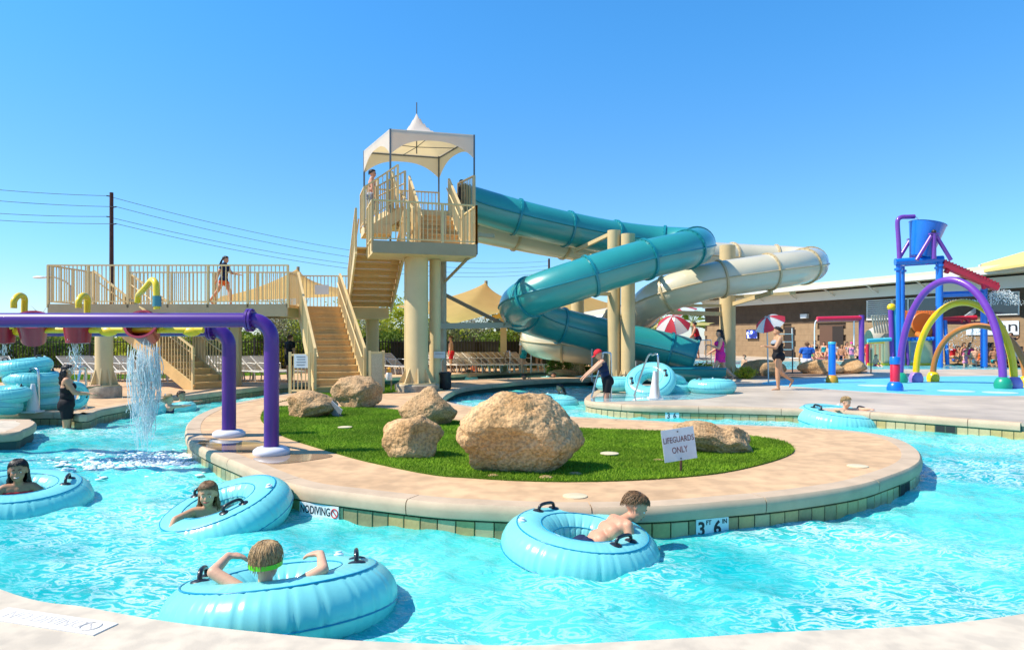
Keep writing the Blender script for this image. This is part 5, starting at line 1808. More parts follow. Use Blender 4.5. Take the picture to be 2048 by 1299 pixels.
# bare feathery desert trees
M_twig = mat('twig', (0.26, 0.24, 0.15), .9)
def feathery(px, Y, h, seed, label):
    g = random.Random(seed)
    t = thing('desert_tree', label, 'tree', GY(px, Y, -.1))
    tk, tw = MB(), MB()
    for i in range(7):
        a = g.uniform(0, 6.28)
        top = Vector((math.cos(a) * h * .28 * g.random(), math.sin(a) * h * .28 * g.random(), h * g.uniform(.7, 1)))
        path = catmull([Vector((0, 0, 0)), top * .5 + Vector((0, 0, .1)), top], 5, False)
        tk.tube(path, [.05 * (1 - .85 * k / (len(path) - 1)) for k in range(len(path))], 5)
        for j in range(26):
            p = path[g.randrange(3, len(path))]
            q = p + Vector((g.gauss(0, .35), g.gauss(0, .35), g.uniform(.1, .7)))
            tw.tube([p, (p + q) / 2 + Vector((g.gauss(0, .05), 0, .03)), q], [.012, .009, .004], 3)
    tk.obj('trunk', M_twig, t, 60)
    cr = tw.obj('twig', M_twig, t)
    cr['kind'] = 'stuff'
    link('crown', crown_mesh('crown', h * .3, h * .3, h * .42, 700, .05, M_leaf[2], seed), t, (0, 0, h * .12))
for px, Y, h, lb in ((560, 34, 3.4, 'feathery bare desert tree just right of the purple uprights'), (585, 36, 3.6, 'feathery desert tree left of the long stairs'), (745, 36, 3.3, 'bare twiggy tree right of the long stairs'),
                     (880, 37, 3.4, 'bare twiggy tree behind the thin tower column'), (950, 38, 3.0, 'bare twiggy tree under the low shade sail'), (100, 36, 2.5, 'feathery grey desert tree over the fence at the left'), (535, 35, 2.7, 'low feathery tree behind the purple elbow')):
    feathery(px, Y, h, int(px), lb)
# a fan palm far behind
t = thing('palm_tree', 'small fan palm far behind the red umbrella', 'palm', GY(1386, 55, -.1))
MB().tube([(0, 0, 0), (.05, 0, 1.4), (0, 0, 2.75)], [.2, .16, .14], 8).obj('trunk', M_bark, t, 60)
fr_ = MB()
g = random.Random(5)
for i in range(34):
    a, e = g.uniform(0, 6.28), g.uniform(-.5, 1.3)
    d = Vector((math.cos(a) * math.cos(e), math.sin(a) * math.cos(e), math.sin(e)))
    c = Vector((0, 0, 2.75)) + d * .45
    s = unit(d.cross(Vector((0, 0, 1))))
    for k in range(7):
        u = unit(d + s * (k - 3) * .28)
        fr_.add([c, c + u * .55 + Vector((0, 0, .03)), c + u * .62 - Vector((0, 0, .06)), c + u * .3 - Vector((0, 0, .04))], [(0, 1, 2, 3)])
    fr_.tube([(0, 0, 2.72), c], .015, 4)
fr_.obj('frond', M_leaf[1], t)['kind'] = 'stuff'

# ------------------------------------------------------------------ utility poles, wires and street lamps
M_pole = mat('creosote_pole', (0.055, 0.022, 0.018), .85, var=.3, vscale=3)
P1 = W(223, 385, 60)
t = thing('utility_pole', 'tall dark wooden utility pole behind the walkway', 'utility pole', (P1.x, P1.y, -.1), world_parts=True)
MB().tube([(P1.x, P1.y, -.1), (P1.x, P1.y, P1.z)], [.20, .15], 12).obj('pole', M_pole, t, 60)
HB = []
for y, s in ((393, -1), (415, 1), (434.5, -1), (449, 1)):
    p = W(223, y, 60)
    HB.append((p, s))
    MB().beam(p, p + Vector((s * .42, 0, .07)), .07, .09).obj('insulator_arm', M_black, t)
P2 = W(1098, 517, 110)
t = thing('utility_pole', 'distant dark utility pole above the shade sails right of the tower', 'utility pole', (P2.x, P2.y, -.1), world_parts=True)
MB().tube([(P2.x, P2.y, -.1), (P2.x, P2.y, P2.z)], [.2, .16], 10).obj('pole', M_pole, t, 60)
M_wire = mat('wire', (0.10, 0.13, 0.17), .5)
def wire(a, b, sag, label):
    pts = [a.lerp(b, k / 24) + Vector((0, 0, -sag * 4 * (k / 24) * (1 - k / 24))) for k in range(25)]
    tag(MB().tube(pts, .022, 4).obj('power_line', M_wire), label, 'power line', 'power lines strung from the utility pole')
for k, ((p, s), yl, y2) in enumerate(zip(HB, (374, 396, 424, 436), (522, 531, 538, 545))):
    q0 = p + Vector((s * .42, 0, .07))
    n_ = ('uppermost', 'second', 'third', 'lowest')[k]
    wire(W(-260, yl - 25 + k * 2, 52), q0, .3, n_ + ' power line left of the utility pole')
    wire(q0, W(1098, y2, 110), 2.2, n_ + ' power line right of the utility pole')
def street_lamp(px, py_top, Y, dirn, label):
    a = W(px, py_top, Y)
    t = thing('street_lamp', label, 'street lamp', (a.x, Y, -.1), world_parts=True)
    MB().tube([(a.x, Y, -.1), (a.x, Y, a.z - .4)] + [a + Vector((dirn * .35 * k, 0, .16 * k - .25 if k < 3 else .2)) for k in range(1, 6)], .06, 8).obj('pole', mat('lamp_grey', (.35, .36, .36), .5), t, 60)
    MB().sph(a + Vector((dirn * 2.0, 0, .18)), (.5, .16, .09), 10, 6).obj('lamp_head', M_white, t, 60)
street_lamp(142, 560, 45, -1, 'street lamp with a white head left of the walkway')
street_lamp(760, 640, 60, 1, 'thin street lamp seen between the stairs and the tower column')
street_lamp(955, 642, 62, -1, 'thin street lamp right of the tower under the sail')

# ------------------------------------------------------------------ lounge chairs
M_strap = mat('chair_strap', (0.42, 0.37, 0.29), .6, var=.06)
M_cframe = mat('chair_frame', (0.60, 0.57, 0.50), .4)
def make_lounger():
    root = thing('lounge_chair', 'x', 'lounge chair')
    f = MB()
    pth = [Vector((-.30, -.95, .30)), Vector((-.30, .25, .33)), Vector((-.30, .80, .78)), Vector((.30, .80, .78)), Vector((.30, .25, .33)), Vector((.30, -.95, .30))]
    f.tube(pth, .021, 6, True)
    f.obj('frame', M_cframe, root, 40)
    for x in (-.30, .30):
        for y, l in ((-.75, .31), (.30, .34)):
            MB().tube([(x, y, l), (x, y + (.05 if y > 0 else -.05), 0)], .02, 6).obj('leg', M_cframe, root)
        MB().tube([(x, .12, .34), (x, .10, .55), (x, .42, .57), (x, .50, .52)], .018, 6).obj('armrest', M_cframe, root)
    SB = MB().box((0, 0, 0), (.58, .075, .012)).mesh('strap', M_strap)
    for k in range(11):
        link('strap', SB, root, (0, -.88 + k * .102, .305 + .003 * k))
    for k in range(7):
        link('strap', SB, root, (0, .30 + k * .073, .37 + k * .060), (R(39), 0, 0))
    return root
L0 = make_lounger()
used = [False]
def lounger(p, rz, label, group):
    o = L0 if not used[0] else copy_tree(L0)
    used[0] = True
    o.location = p
    o.rotation_euler = (0, 0, R(rz))
    o['label'], o['group'] = label, group
    o['category'] = 'lounge chair'
gl = 'lounge chairs along the iron fence'
for k, px in enumerate((-4, 18, 166, 189, 214, 240, 262, 281, 322, 344, 366, 387, 416, 438, 462, 487, 508, 530, 552)):
    Y = 22.6 + (560 - px) * -.0005 + random.uniform(-.15, .15)
    lounger(GY(px, Y), 62 + random.uniform(-8, 8), ORDS[k] + ' white lounge chair from the left in the row left of the long stairs', gl)
for k, px in enumerate((655, 690, 768, 786, 805)):
    lounger(GY(px, 26.8 + random.uniform(-.1, .1)), 62 + random.uniform(-7, 7), ORDS[k] + ' white lounge chair from the left between the long stairs and tower column', gl)
for k, px in enumerate(range(868, 1062, 12)):
    lounger(GY(px, 28.6 + random.uniform(-.15, .15)), 58 + random.uniform(-7, 7), ORDS[k] + ' white lounge chair from the left in the long row right of the tower', gl)
for k, px in enumerate((1085, 1105, 1128, 1180, 1200)):
    lounger(GY(px, 38 + random.uniform(-.15, .15)), 24, ORDS[k] + ' white lounge chair from the left beyond the cream slide', gl)
lawn([(-20, 764), (150, 760), (300, 757), (440, 753), (575, 748), (575, 742), (440, 746), (300, 749), (-20, 752)], 600, .05)

# ------------------------------------------------------------------ planting bed with rocks between the decks
bed = catmull([G(*p) for p in ((1100, 752), (1180, 748), (1290, 747), (1400, 757), (1500, 757), (1600, 754), (1700, 748), (1735, 743), (1700, 739), (1560, 739), (1400, 740), (1290, 739), (1180, 741), (1110, 745))], 5)
struct(MB().prism([(p.x, p.y) for p in bed], -.03, .02).obj('planting_bed', mat('bed_soil', (.28, .16, .09), .95, var=.3, vscale=5, bump=.5, bscale=30, bdist=.02)))
boulder(1528, 752, 92 / sc(752), 28 / sc(752) * 1.2, .8, 61, 'dark grey brown rock behind the woman in black', 1, None, 4)
boulder(1640, 748, 96 / sc(748), 24 / sc(748) * 1.2, .9, 67, 'flat tan rock in the planting bed left of the blue post', 0, None, 4)
boulder(1700, 747, 66 / sc(747), 26 / sc(747) * 1.2, .9, 71, 'wedge shaped tan rock under the purple rain post', 0, lambda p: Vector((p.x, p.y, p.z + .35 * p.x)), 4)
boulder(1355, 745, 22 / sc(745), 25 / sc(745), .4, 73, 'small pale pointed rock beside the slide mouth', 0, None, 3)
boulder(1130, 752, 70 / sc(752), 14 / sc(752), .7, 79, 'low dark rock under the cream slide', 1, None, 3)
for px, Y, k, s, lb in ((1388, 22.6, 0, .34, 'yellow green tuft shrub at the pink dress, left one'), (1412, 22.4, 0, .36, 'yellow green tuft shrub at the pink dress, right one'), (1490, 23.6, 0, .26, 'small dry shrub beside the tan slide column'),
                        (1150, 26.0, 1, .40, 'dark low shrub at the foot of the cream slide column'), (1180, 26.0, 1, .34, 'dark low shrub left of the twin columns'), (1110, 26.2, 1, .30, 'dark flat shrub under the cream slide loop')):
    bush(px, Y, k, s, 'shrub', lb, 'shrub', 'shrubs in the planting bed', 1.1, 0)
# rope line
M_post = mat('rope_post', (.55, .56, .55), .4, metal=.5)
rp_ = [(1184, 762), (1272, 757), (1377, 763), (1449, 757)]
rq_ = [(1585, 748), (1742, 746)]
tops = []
for k, (x, y) in enumerate(rp_ + rq_):
    p = G(x, y)
    t = thing('rope_post', ('rope post behind the red capped lifeguard', 'rope post right of the twin columns', 'rope post left of the pink dress', 'white rope post right of the pink dress', 'thin rope post behind the woman in black', 'dark rope post under the purple arch')[k], 'post', p, 0, 'rope posts along the splash pad')
    hgt = 1.0 if k < 4 else .95
    MB().tube([(0, 0, 0), (0, 0, hgt)], .025, 8).obj('pole', M_post if k < 4 else mat('dark_post', (.06, .06, .06), .5), t, 60)
    MB().sph((0, 0, hgt), .035, 8, 6).obj('cap', M_post, t, 60)
    tops.append(p + Vector((0, 0, hgt - .05)))
for k in range(3):
    a, b = tops[k], tops[k + 1]
    tag(MB().tube([a.lerp(b, i / 14) - Vector((0, 0, .30 * 4 * (i / 14) * (1 - i / 14))) for i in range(15)], .014, 6).obj('rope', mat('rope', (.55, .50, .40), .8)),
        ('sagging rope in front of the twin columns', 'sagging rope in front of the slide mouth', 'sagging rope behind the pink dress')[k], 'rope')
# umbrellas
M_ured = mat('umbrella_red', (.66, .05, .08), .6, trans=.5, thin=(.95, .08, .12))
M_uwhite = mat('umbrella_white', (.76, .76, .74), .6, trans=.5, thin=(.95, .95, .92))
def umbrella(px, py, Y, rad, label, tilt=(0, 0), h=.42, foot=0.0, stud=2):
    c = W(px, py, Y)
    t = thing('umbrella', label, 'umbrella', (c.x, c.y, foot), world_parts=True)
    M = Matrix.Rotation(R(tilt[0]), 3, 'X') @ Matrix.Rotation(R(tilt[1]), 3, 'Y')
    for k in range(8):
        a0, a1 = 2 * PI * k / 8, 2 * PI * (k + 1) / 8
        def fn(u, v, a0=a0, a1=a1):
            a = a0 + (a1 - a0) * u
            f = math.cos(PI / 8) / math.cos(a - (a0 + a1) / 2)
            r = rad * v * (f + .0)
            return c + M @ Vector((r * math.cos(a), r * math.sin(a), h * (1 - v ** 1.7) - h * .5 - .03 * math.sin(PI * u) * v))
        MB().grid(fn, 4, 6).obj('panel', M_ured if k % 2 else M_uwhite, t, 180)
        MB().tube([fn(0, v / 6) - Vector((0, 0, .012)) for v in range(7)], .008, 5).obj('rib', M_steel, t)
    MB().tube([Vector((c.x, c.y, foot)), c + M @ Vector((0, 0, h * .55))], .022, 8).obj('pole', M_post, t, 60)
umbrella(1346, 642, 29.0, .72, 'red and white umbrella over the lifeguard stand', (32, -10), .5)
umbrella(1358, 622, 33.0, .85, 'farther red umbrella showing behind the first', (0, -20), .35)
umbrella(1537, 640, 21.3, .48, 'red and white umbrella above the woman in black', (22, -30), .26)
# lifeguard stand
Ys = 30.0
p = GY(1396, Ys)
t = thing('lifeguard_stand', 'grey tubular lifeguard stand under the red umbrella', 'lifeguard stand', p, world_parts=True)
zp = .54
MB().box(p + Vector((0, 0, zp - .03)), (.9, .8, .05)).obj('platform', mat('stand_board', (.30, .27, .22), .7), t)
for dx in (-.45, .45):
    for dy in (-.4, .4):
        MB().tube([p + Vector((dx * 1.15, dy, 0)), p + Vector((dx, dy, zp)), p + Vector((dx, dy, zp + .75))], .022, 6).obj('leg', M_steel, t)
    MB().tube([p + Vector((dx, -.4, zp + .75)), p + Vector((dx, .4, zp + .75))], .022, 6).obj('arm_rail', M_steel, t)
MB().tube([p + Vector((-.45, .4, zp + .75)), p + Vector((.45, .4, zp + .75))], .022, 6).obj('back_rail', M_steel, t)
# pool ladder and rail frames at the far doorway
for px, lb in ((1572, 'white step frame in front of the dark doorway'),):
    p = GY(px, 36)
    t = thing('step_frame', lb, 'steps', p, world_parts=True)
    for dx in (-.35, .35):
        MB().tube([p + Vector((dx, 0, 0)), p + Vector((dx, .1, 1.9))], .03, 6).obj('upright', M_trim, t)
    for k in range(4):
        MB().beam(p + Vector((-.35, .02, .4 + .4 * k)), p + Vector((.35, .02, .4 + .4 * k)), .12, .04).obj('step', M_trim, t)
# towels and clutter on the far apron
tw_cols = [(.65, .62, .58), (.60, .10, .25), (.10, .30, .55), (.65, .45, .12), (.55, .55, .60), (.40, .08, .10)]
for k in range(6):
    px = (1608, 1650, 1700, 1912, 1960, 2026)[k]
    Y = random.uniform(46.5, 49) if px < 1750 else random.uniform(45.6, 46.6)
    Y = min(Y, wall_y(px) - 1.7)
    c = tw_cols[k]
    nm = ('pale', 'pink', 'blue', 'ochre', 'grey', 'wine')[tw_cols.index(c)]
    tag(MB().box((0, 0, .02), (.7, 1.6, .04)).box((.05, .3, .10), (.5, .4, .16)).mesh('towel', mat('towel_' + nm, c, .9)) and link('towel', MB().grid(lambda u, v: Vector(((u - .5) * .8, (v - .5) * 1.7, .03 + .05 * abs(math.sin(7 * u + k)) * v)), 6, 8).mesh('towel', mat('towel_' + nm, c, .9)), None, GY(px, Y, .006), (0, 0, random.uniform(0, 3))),
        nm + ' towel spread on the deck beyond the wading pool', 'towel', 'towels on the far deck')

# ------------------------------------------------------------------ standing water on the decks
M_puddle = mat('wet_film', (0.30, 0.21, 0.14), 0.04, 0.6, var=.2, vscale=2)
M_ledge = mat('shallow_film', (0.34, 0.42, 0.42), 0.03, 0.6, var=.15, vscale=1.5, bump=.05, bscale=12)
def puddle(px, m, z=.006, seed=1, wob=.04):
    poly = catmull([G(*p) for p in px], 7)
    c = sum(poly, Vector()) / len(poly)
    poly = [p + (p - c) * wob * 2 * noise.noise(Vector((p.x * 2.3, p.y * 2.3, seed))) for p in poly]
    struct(MB().prism([(p.x, p.y) for p in poly], .0, z).obj('puddle', m))
puddle([(398, 884), (440, 879), (520, 884), (545, 895), (520, 903), (470, 905), (430, 899)], M_puddle, .006, 2, .12)
puddle([(505, 916), (560, 909), (640, 908), (668, 913), (620, 921), (540, 926)], M_puddle, .006, 3, .12)
puddle([(1190, 803), (1184, 796), (1230, 789), (1300, 785), (1420, 784), (1452, 789), (1410, 797), (1320, 800), (1250, 802)], M_ledge, .007, 5, .02)
# ------------------------------------------------------------------ people
SKIN = {}
def skin(name, col):
    if name not in SKIN:
        SKIN[name] = mat('skin_' + name, col, .5, .35, var=.06, vscale=9)
        b = SKIN[name].node_tree.nodes['Principled BSDF']
        b.inputs['Subsurface Weight'].default_value = 0.0
    return SKIN[name]
S_FAIR, S_TAN, S_BROWN, S_RED = skin('fair', (.66, .37, .235)), skin('tanned', (.55, .29, .16)), skin('brown', (.41, .195, .105)), skin('flushed', (.62, .30, .18))
M_hair = {'black': mat('hair_black', (.012, .009, .008), .4, .5, var=.4, vscale=40), 'brown': mat('hair_brown', (.075, .038, .018), .45, .5, var=.4, vscale=40),
          'blond': mat('hair_blond', (.38, .25, .115), .5, .4, var=.35, vscale=40), 'light': mat('hair_light_brown', (.19, .10, .042), .5, .4, var=.35, vscale=40)}
M_eye = mat('eye_white', (.75, .73, .70), .2)
M_iris = mat('iris', (.03, .016, .01), .15)
M_lip = mat('lip', (.42, .12, .09), .4)
M_tooth = mat('tooth', (.8, .78, .72), .3)
CLOTH = {k: mat('cloth_' + k, c, .75, .2, var=.10, vscale=8, bump=.15, bscale=50, bdist=.004) for k, c in
         (('black', (.015, .015, .018)), ('navy', (.015, .025, .07)), ('pink', (.75, .03, .28)), ('pale_pink', (.75, .25, .42)), ('blue', (.02, .12, .50)), ('white', (.72, .72, .72)),
          ('grey', (.30, .33, .37)), ('orange', (.70, .13, .03)), ('red', (.60, .02, .03)), ('purple', (.22, .04, .35)), ('teal', (.02, .30, .34)), ('green', (.05, .35, .10)))}

def ell(bm, c, r, M, seg=2):
    """ellipsoid in a head or body frame"""
    res = bmesh.ops.create_icosphere(bm, subdivisions=seg, radius=1)
    for v in res['verts']:
        v.co = Vector(c) + M @ Vector((v.co.x * r[0], v.co.y * r[1], v.co.z * r[2]))

def cap(bm, a, b, ra, rb, n=12):
    """closed round cone from a to b"""
    a, b = Vector(a), Vector(b)
    d = b - a
    L = d.length
    q = (d if L > 1e-6 else Vector((0, 0, 1))).to_track_quat('Z', 'Y')
    prof = []
    for k in range(5):
        t = PI / 2 * k / 4
        prof.append((ra * math.sin(t), -ra * math.cos(t)))
    for k in range(5):
        t = PI / 2 * k / 4
        prof.append((rb * math.cos(t), L + rb * math.sin(t)))
    rings = []
    for (r, z) in prof:
        if r < 1e-5:
            rings.append([bm.verts.new(a + q @ Vector((0, 0, z)))])
        else:
            rings.append([bm.verts.new(a + q @ Vector((r * math.cos(2 * PI * j / n), r * math.sin(2 * PI * j / n), z))) for j in range(n)])
    for r0, r1 in zip(rings, rings[1:]):
        for j in range(n):
            j2 = (j + 1) % n
            if len(r0) == 1:
                bm.faces.new((r0[0], r1[j2], r1[j]))
            elif len(r1) == 1:
                bm.faces.new((r0[j], r0[j2], r1[0]))
            else:
                bm.faces.new((r0[j], r0[j2], r1[j2], r1[j]))

def remeshed(bm, vox, smooth, name):
    me = bpy.data.meshes.new('tmp')
    bmesh.ops.recalc_face_normals(bm, faces=bm.faces)
    bm.to_mesh(me)
    bm.free()
    o = bpy.data.objects.new('tmp', me)
    C.objects.link(o)
    m = o.modifiers.new('r', 'REMESH')
    m.mode = 'VOXEL'
    m.voxel_size = vox
    if smooth:
        s = o.modifiers.new('s', 'SMOOTH')
        s.factor = .5
        s.iterations = smooth
    dg = bpy.context.evaluated_depsgraph_get()
    out = bpy.data.meshes.new_from_object(o.evaluated_get(dg))
    out.name = name
    bpy.data.objects.remove(o)
    bpy.data.meshes.remove(me)
    out.shade_smooth()
    return out

def frame(fwd, upv=(0, 0, 1)):
    f = unit(fwd)
    r = unit(f.cross(Vector(upv)))
    u = r.cross(f)
    return Matrix((r, f, u)).transposed()              # columns: right, forward, up

def seg_dist(P, a, b):
    a, b = np.array(a), np.array(b)
    d = b - a
    t = np.clip(((P - a) @ d) / max(1e-9, d @ d), 0, 1)
    return np.linalg.norm(P - (a + t[:, None] * d), axis=1), t

def person(label, loc, heading, H, sk, pose, hair=('black', 'short'), clothes=(), fat=1.0, child=False, woman=False, vox=.016, face=True, fingers=True, extras=(), group=None, name='person'):
    """pose: dict of directions in the figure's own frame (x right, y forward, z up). heading: degrees, 0 faces +Y, 90 faces -X"""
    root = thing(name, label, 'person', loc, R(heading), group)
    hh = H * (.172 if child else .135)
    w = fat * (.92 if child else (.97 if woman else 1.05))
    P = Vector((0, 0, pose.get('hip', .52) * H))
    u = unit(pose.get('spine', (0, 0, 1)))
    r = unit(Vector(pose.get('right', (1, 0, 0))))
    f = unit(u.cross(r))
    r = f.cross(u)
    tl = H * (.29 if child else .295)                  # torso, hips to shoulder line
    sh = P + u * tl
    B = bmesh.new()
    segs = []                                           # (tag, a, b)
    def C_(tag_, a, b, ra, rb):
        cap(B, a, b, ra * H * w if tag_ in ('torso', 'hips') else ra * H, rb * H * w if tag_ in ('torso', 'hips') else rb * H)
        segs.append((tag_, Vector(a), Vector(b)))
    C_('hips', P - r * .042 * H, P + r * .042 * H, .066, .066)
    for s in (-1, 1):
        C_('hips', P + r * s * .045 * H - f * .030 * H - u * .02 * H, P + r * s * .045 * H - f * .028 * H + u * .01 * H, .052, .05)
    C_('torso', P + u * .10 * H - r * .030 * H, P + u * .10 * H + r * .030 * H, .058, .058)
    C_('torso', P + u * .185 * H - r * .040 * H, P + u * .185 * H + r * .040 * H, .060, .060)
    C_('torso', P + u * .245 * H - r * .052 * H, P + u * .245 * H + r * .052 * H, .050, .050)
    C_('torso', P, P + u * .24 * H, .064, .058)
    if woman:
        for s in (-1, 1):
            C_('torso', P + u * .205 * H + r * s * .042 * H + f * .045 * H, P + u * .20 * H + r * s * .044 * H + f * .052 * H, .037, .035)
    shw = H * (.098 if child else (.102 if woman else .115)) * (1 + (w - 1) * .6)
    for s in (-1, 1):
        C_('torso', sh - u * .02 * H, sh + r * s * shw * .9 - u * .018 * H, .040, .034)
    hd = unit(pose.get('head', (0, 1, 0)))
    nk = sh + u * .022 * H
    C_('neck', sh - u * .01 * H, nk + u * .045 * H + f * .012 * H, .033 * (1 + .3 * (w - 1)), .030)
    # head
    hu = unit(pose.get('headup', u * .35 + Vector((0, 0, 1))))
    HM = frame(hd, hu)
    hc = nk + u * .012 * H + HM @ Vector((0, .08, .43)) * hh
    def E(c, rad):
        ell(B, hc + HM @ (Vector(c) * hh), [x * hh for x in rad], HM, 3)
    E((0, -.05, .13), (.345, .41, .37))
    E((0, .11, -.12), (.265, .26, .35))
    E((0, .20, -.36), (.14, .13, .115))
    for s in (-1, 1):
        E((s * .14, .21, -.15), (.12, .12, .13))
        E((s * .345, -.03, -.02), (.04, .085, .125))
        E((s * .12, .31, .075), (.11, .06, .045))
    if face:
        cap(B, hc + HM @ (Vector((0, .35, .03)) * hh), hc + HM @ (Vector((0, .415, -.11)) * hh), .035 * hh, .058 * hh, 8)
        E((0, .335, -.245), (.10, .05, .055))
    segs.append(('head', hc + HM @ Vector((0, 0, .3)) * hh, hc - HM @ Vector((0, -.1, .35)) * hh))
    # limbs
    J = {}
    for s, key in ((-1, 'l'), (1, 'r')):
        ad = pose.get('arm_' + key, ((s * .18, 0, -1), (s * .05, .2, -1)))
        S = sh + r * s * shw - u * .02 * H
        E1 = S + unit(ad[0]) * .165 * H
        W1 = E1 + unit(ad[1]) * .145 * H
        C_('upper_arm_' + key, S, E1, .036 * (.85 + .15 * w) * (.85 if child else 1), .027 * (.85 + .15 * w))
        C_('fore_arm_' + key, E1, W1, .027 * (.85 + .15 * w), .018)
        hdir = unit(ad[2]) if len(ad) > 2 else unit(ad[1])
        if fingers:
            side = unit(hdir.cross(Vector(pose.get('palm_' + key, (0, 0, 1))))) if abs(hdir.dot(Vector(pose.get('palm_' + key, (0, 0, 1))))) < .95 else r
            nrm = side.cross(hdir)
            pm = W1 + hdir * .045 * H
            for q in (-.018, -.006, .006, .018):
                C_('hand', W1 + side * q * .6 * H, pm + side * q * H, .0115, .0105)
            for q, ln in ((-.0195, .036), (-.0065, .044), (.0065, .046), (.0195, .040)):
                k0 = pm + side * q * H
                k1 = k0 + unit(hdir + nrm * -.25) * ln * .55 * H
                k2 = k1 + unit(hdir + nrm * -.8) * ln * .5 * H
                C_('hand', k0, k1, .0088, .0082)
                C_('hand', k1, k2, .0082, .0068)
            t0 = W1 + hdir * .014 * H + side * .016 * H * (1 if s > 0 else -1)
            t1 = t0 + unit(hdir + side * (1 if s > 0 else -1) * .9) * .03 * H
            C_('hand', t0, t1, .0105, .009)
            C_('hand', t1, t1 + unit(hdir + side * (1 if s > 0 else -1) * .3 - nrm * .3) * .022 * H, .009, .0075)
        else:
            C_('hand', W1, W1 + hdir * .07 * H, .020, .014)
        J['wrist_' + key] = W1
        J['elbow_' + key] = E1
        ld = pose.get('leg_' + key, ((s * .05, 0, -1), (0, -.02, -1)))
        Hp = P + r * s * .052 * H - u * .02 * H
        K = Hp + unit(ld[0]) * .235 * H
        A = K + unit(ld[1]) * .225 * H
        C_('thigh_' + key, Hp, K, .058 * (.55 + .45 * w) * (.88 if child else 1), .036 * (.6 + .4 * w))
        C_('shin_' + key, K, K.lerp(A, .35), .036 * (.6 + .4 * w), .035 * (.6 + .4 * w))
        C_('shin_' + key, K.lerp(A, .35), A, .035 * (.6 + .4 * w), .021)
        fd = unit(ld[2]) if len(ld) > 2 else Vector((s * .15, 1, -.12))
        fd = unit(fd)
        heel = A - Vector((0, 0, .025 * H)) * (1 if abs(fd.z) < .6 else 0) - fd * .012 * H
        C_('foot', heel, heel + fd * .085 * H, .021, .017)
        C_('foot', heel + fd * .06 * H, heel + fd * .112 * H, .020, .013)
        C_('shin_' + key, A, heel, .021, .021)
    body = remeshed(B, max(vox, .0045 * H), 4 if vox < .012 else 3, 'body')
    body.materials.append(sk)
    bo = link('body', body, root)
    # clothing follows the body: faces of the body lifted off along their normals
    n = len(body.vertices)
    co = np.empty(n * 3)
    body.vertices.foreach_get('co', co)
    co = co.reshape(-1, 3)
    no = np.empty(n * 3)
    body.vertices.foreach_get('normal', no)
    no = no.reshape(-1, 3)
    best = np.full(n, 9e9)
    tagi = np.zeros(n, int)
    tt = np.zeros(n)
    tags = [s[0] for s in segs]
    for i, (g_, a, b) in enumerate(segs):
        d, t_ = seg_dist(co, a, b)
        bias = {'torso': .05, 'hips': .055}.get(g_, .036 if 'thigh' in g_ or 'shin' in g_ else .028 if 'arm' in g_ else .015) * H
        d = d - bias
        k = d < best
        best[k], tagi[k], tt[k] = d[k], i, t_[k]
    hgt = (co - np.array(P)) @ np.array(u) / H          # along the spine, 0 at the hips
    tg = np.array(tags, dtype=object)[tagi]
    fr = (co - np.array(P)) @ np.array(f) / H
    for (cname, material, rule, lift) in clothes:
        keep = np.array([bool(rule(tg[i], tt[i], hgt[i], fr[i])) for i in range(n)])
        bm = bmesh.new()
        bm.from_mesh(body)
        bm.verts.ensure_lookup_table()
        for v in bm.verts:
            v.co += Vector(no[v.index]) * lift * H
        bmesh.ops.delete(bm, geom=[f_ for f_ in bm.faces if not all(keep[v.index] for v in f_.verts)], context='FACES')
        if not bm.faces:
            bm.free()
            continue
        bm.normal_update()
        edge = [e for e in bm.edges if len(e.link_faces) == 1]
        for _ in range(3):                              # even the hem
            nb = {}
            for e in edge:
                for a_, b_ in ((e.verts[0], e.verts[1]), (e.verts[1], e.verts[0])):
                    nb.setdefault(a_, []).append(b_.co.copy())
            for v, l in nb.items():
                if len(l) == 2:
                    v.co = v.co * .4 + (l[0] + l[1]) * .3
        nrm = {v: v.normal.copy() for v in bm.verts}
        ex = bmesh.ops.extrude_edge_only(bm, edges=edge)
        for v in [x for x in ex['geom'] if isinstance(x, bmesh.types.BMVert)]:
            near_n = min((e.other_vert(v) for e in v.link_edges), key=lambda q_: (q_.co - v.co).length)
            v.co -= nrm.get(near_n, Vector((0, 0, 0))) * lift * 1.6 * H
        me = bpy.data.meshes.new(cname)
        bm.to_mesh(me)
        bm.free()
        me.shade_smooth()
        me.materials.clear()
        me.materials.append(CLOTH[material] if isinstance(material, str) else material)
        link(cname, me, root)
    # eyes and mouth
    if face:
        for s in (-1, 1):
            e = MB().sph(hc + HM @ (Vector((s * .125, .305, .0)) * hh), [x * hh for x in (.058, .05, .034)], 10, 7, HM).obj('eye', M_eye, root, 180)
            MB().sph(hc + HM @ (Vector((s * .125, .338, .0)) * hh), [x * hh for x in (.028, .022, .028)], 8, 6, HM).obj('iris', M_iris, e, 180)
            MB().tube([hc + HM @ (Vector((s * x, y, z)) * hh) for x, y, z in ((.055, .365, .10), (.13, .355, .125), (.20, .30, .105))], [.012 * hh, .018 * hh, .008 * hh], 6).obj('eyebrow', M_hair[hair[0]], root, 180)
        MB().tube([hc + HM @ (Vector((x, y, z)) * hh) for x, y, z in ((-.115, .325, -.225), (-.05, .378, -.245), (0, .385, -.25), (.05, .378, -.245), (.115, .325, -.225))], [.012 * hh, .028 * hh, .03 * hh, .028 * hh, .012 * hh], 8).obj('lips', M_lip, root, 180)
        if pose.get('smile'):
            MB().tube([hc + HM @ (Vector((x, y, z)) * hh) for x, y, z in ((-.09, .352, -.215), (0, .402, -.235), (.09, .352, -.215))], .018 * hh, 8).obj('teeth', M_tooth, root, 180)
    # hair
    col, style = hair[0], hair[1]
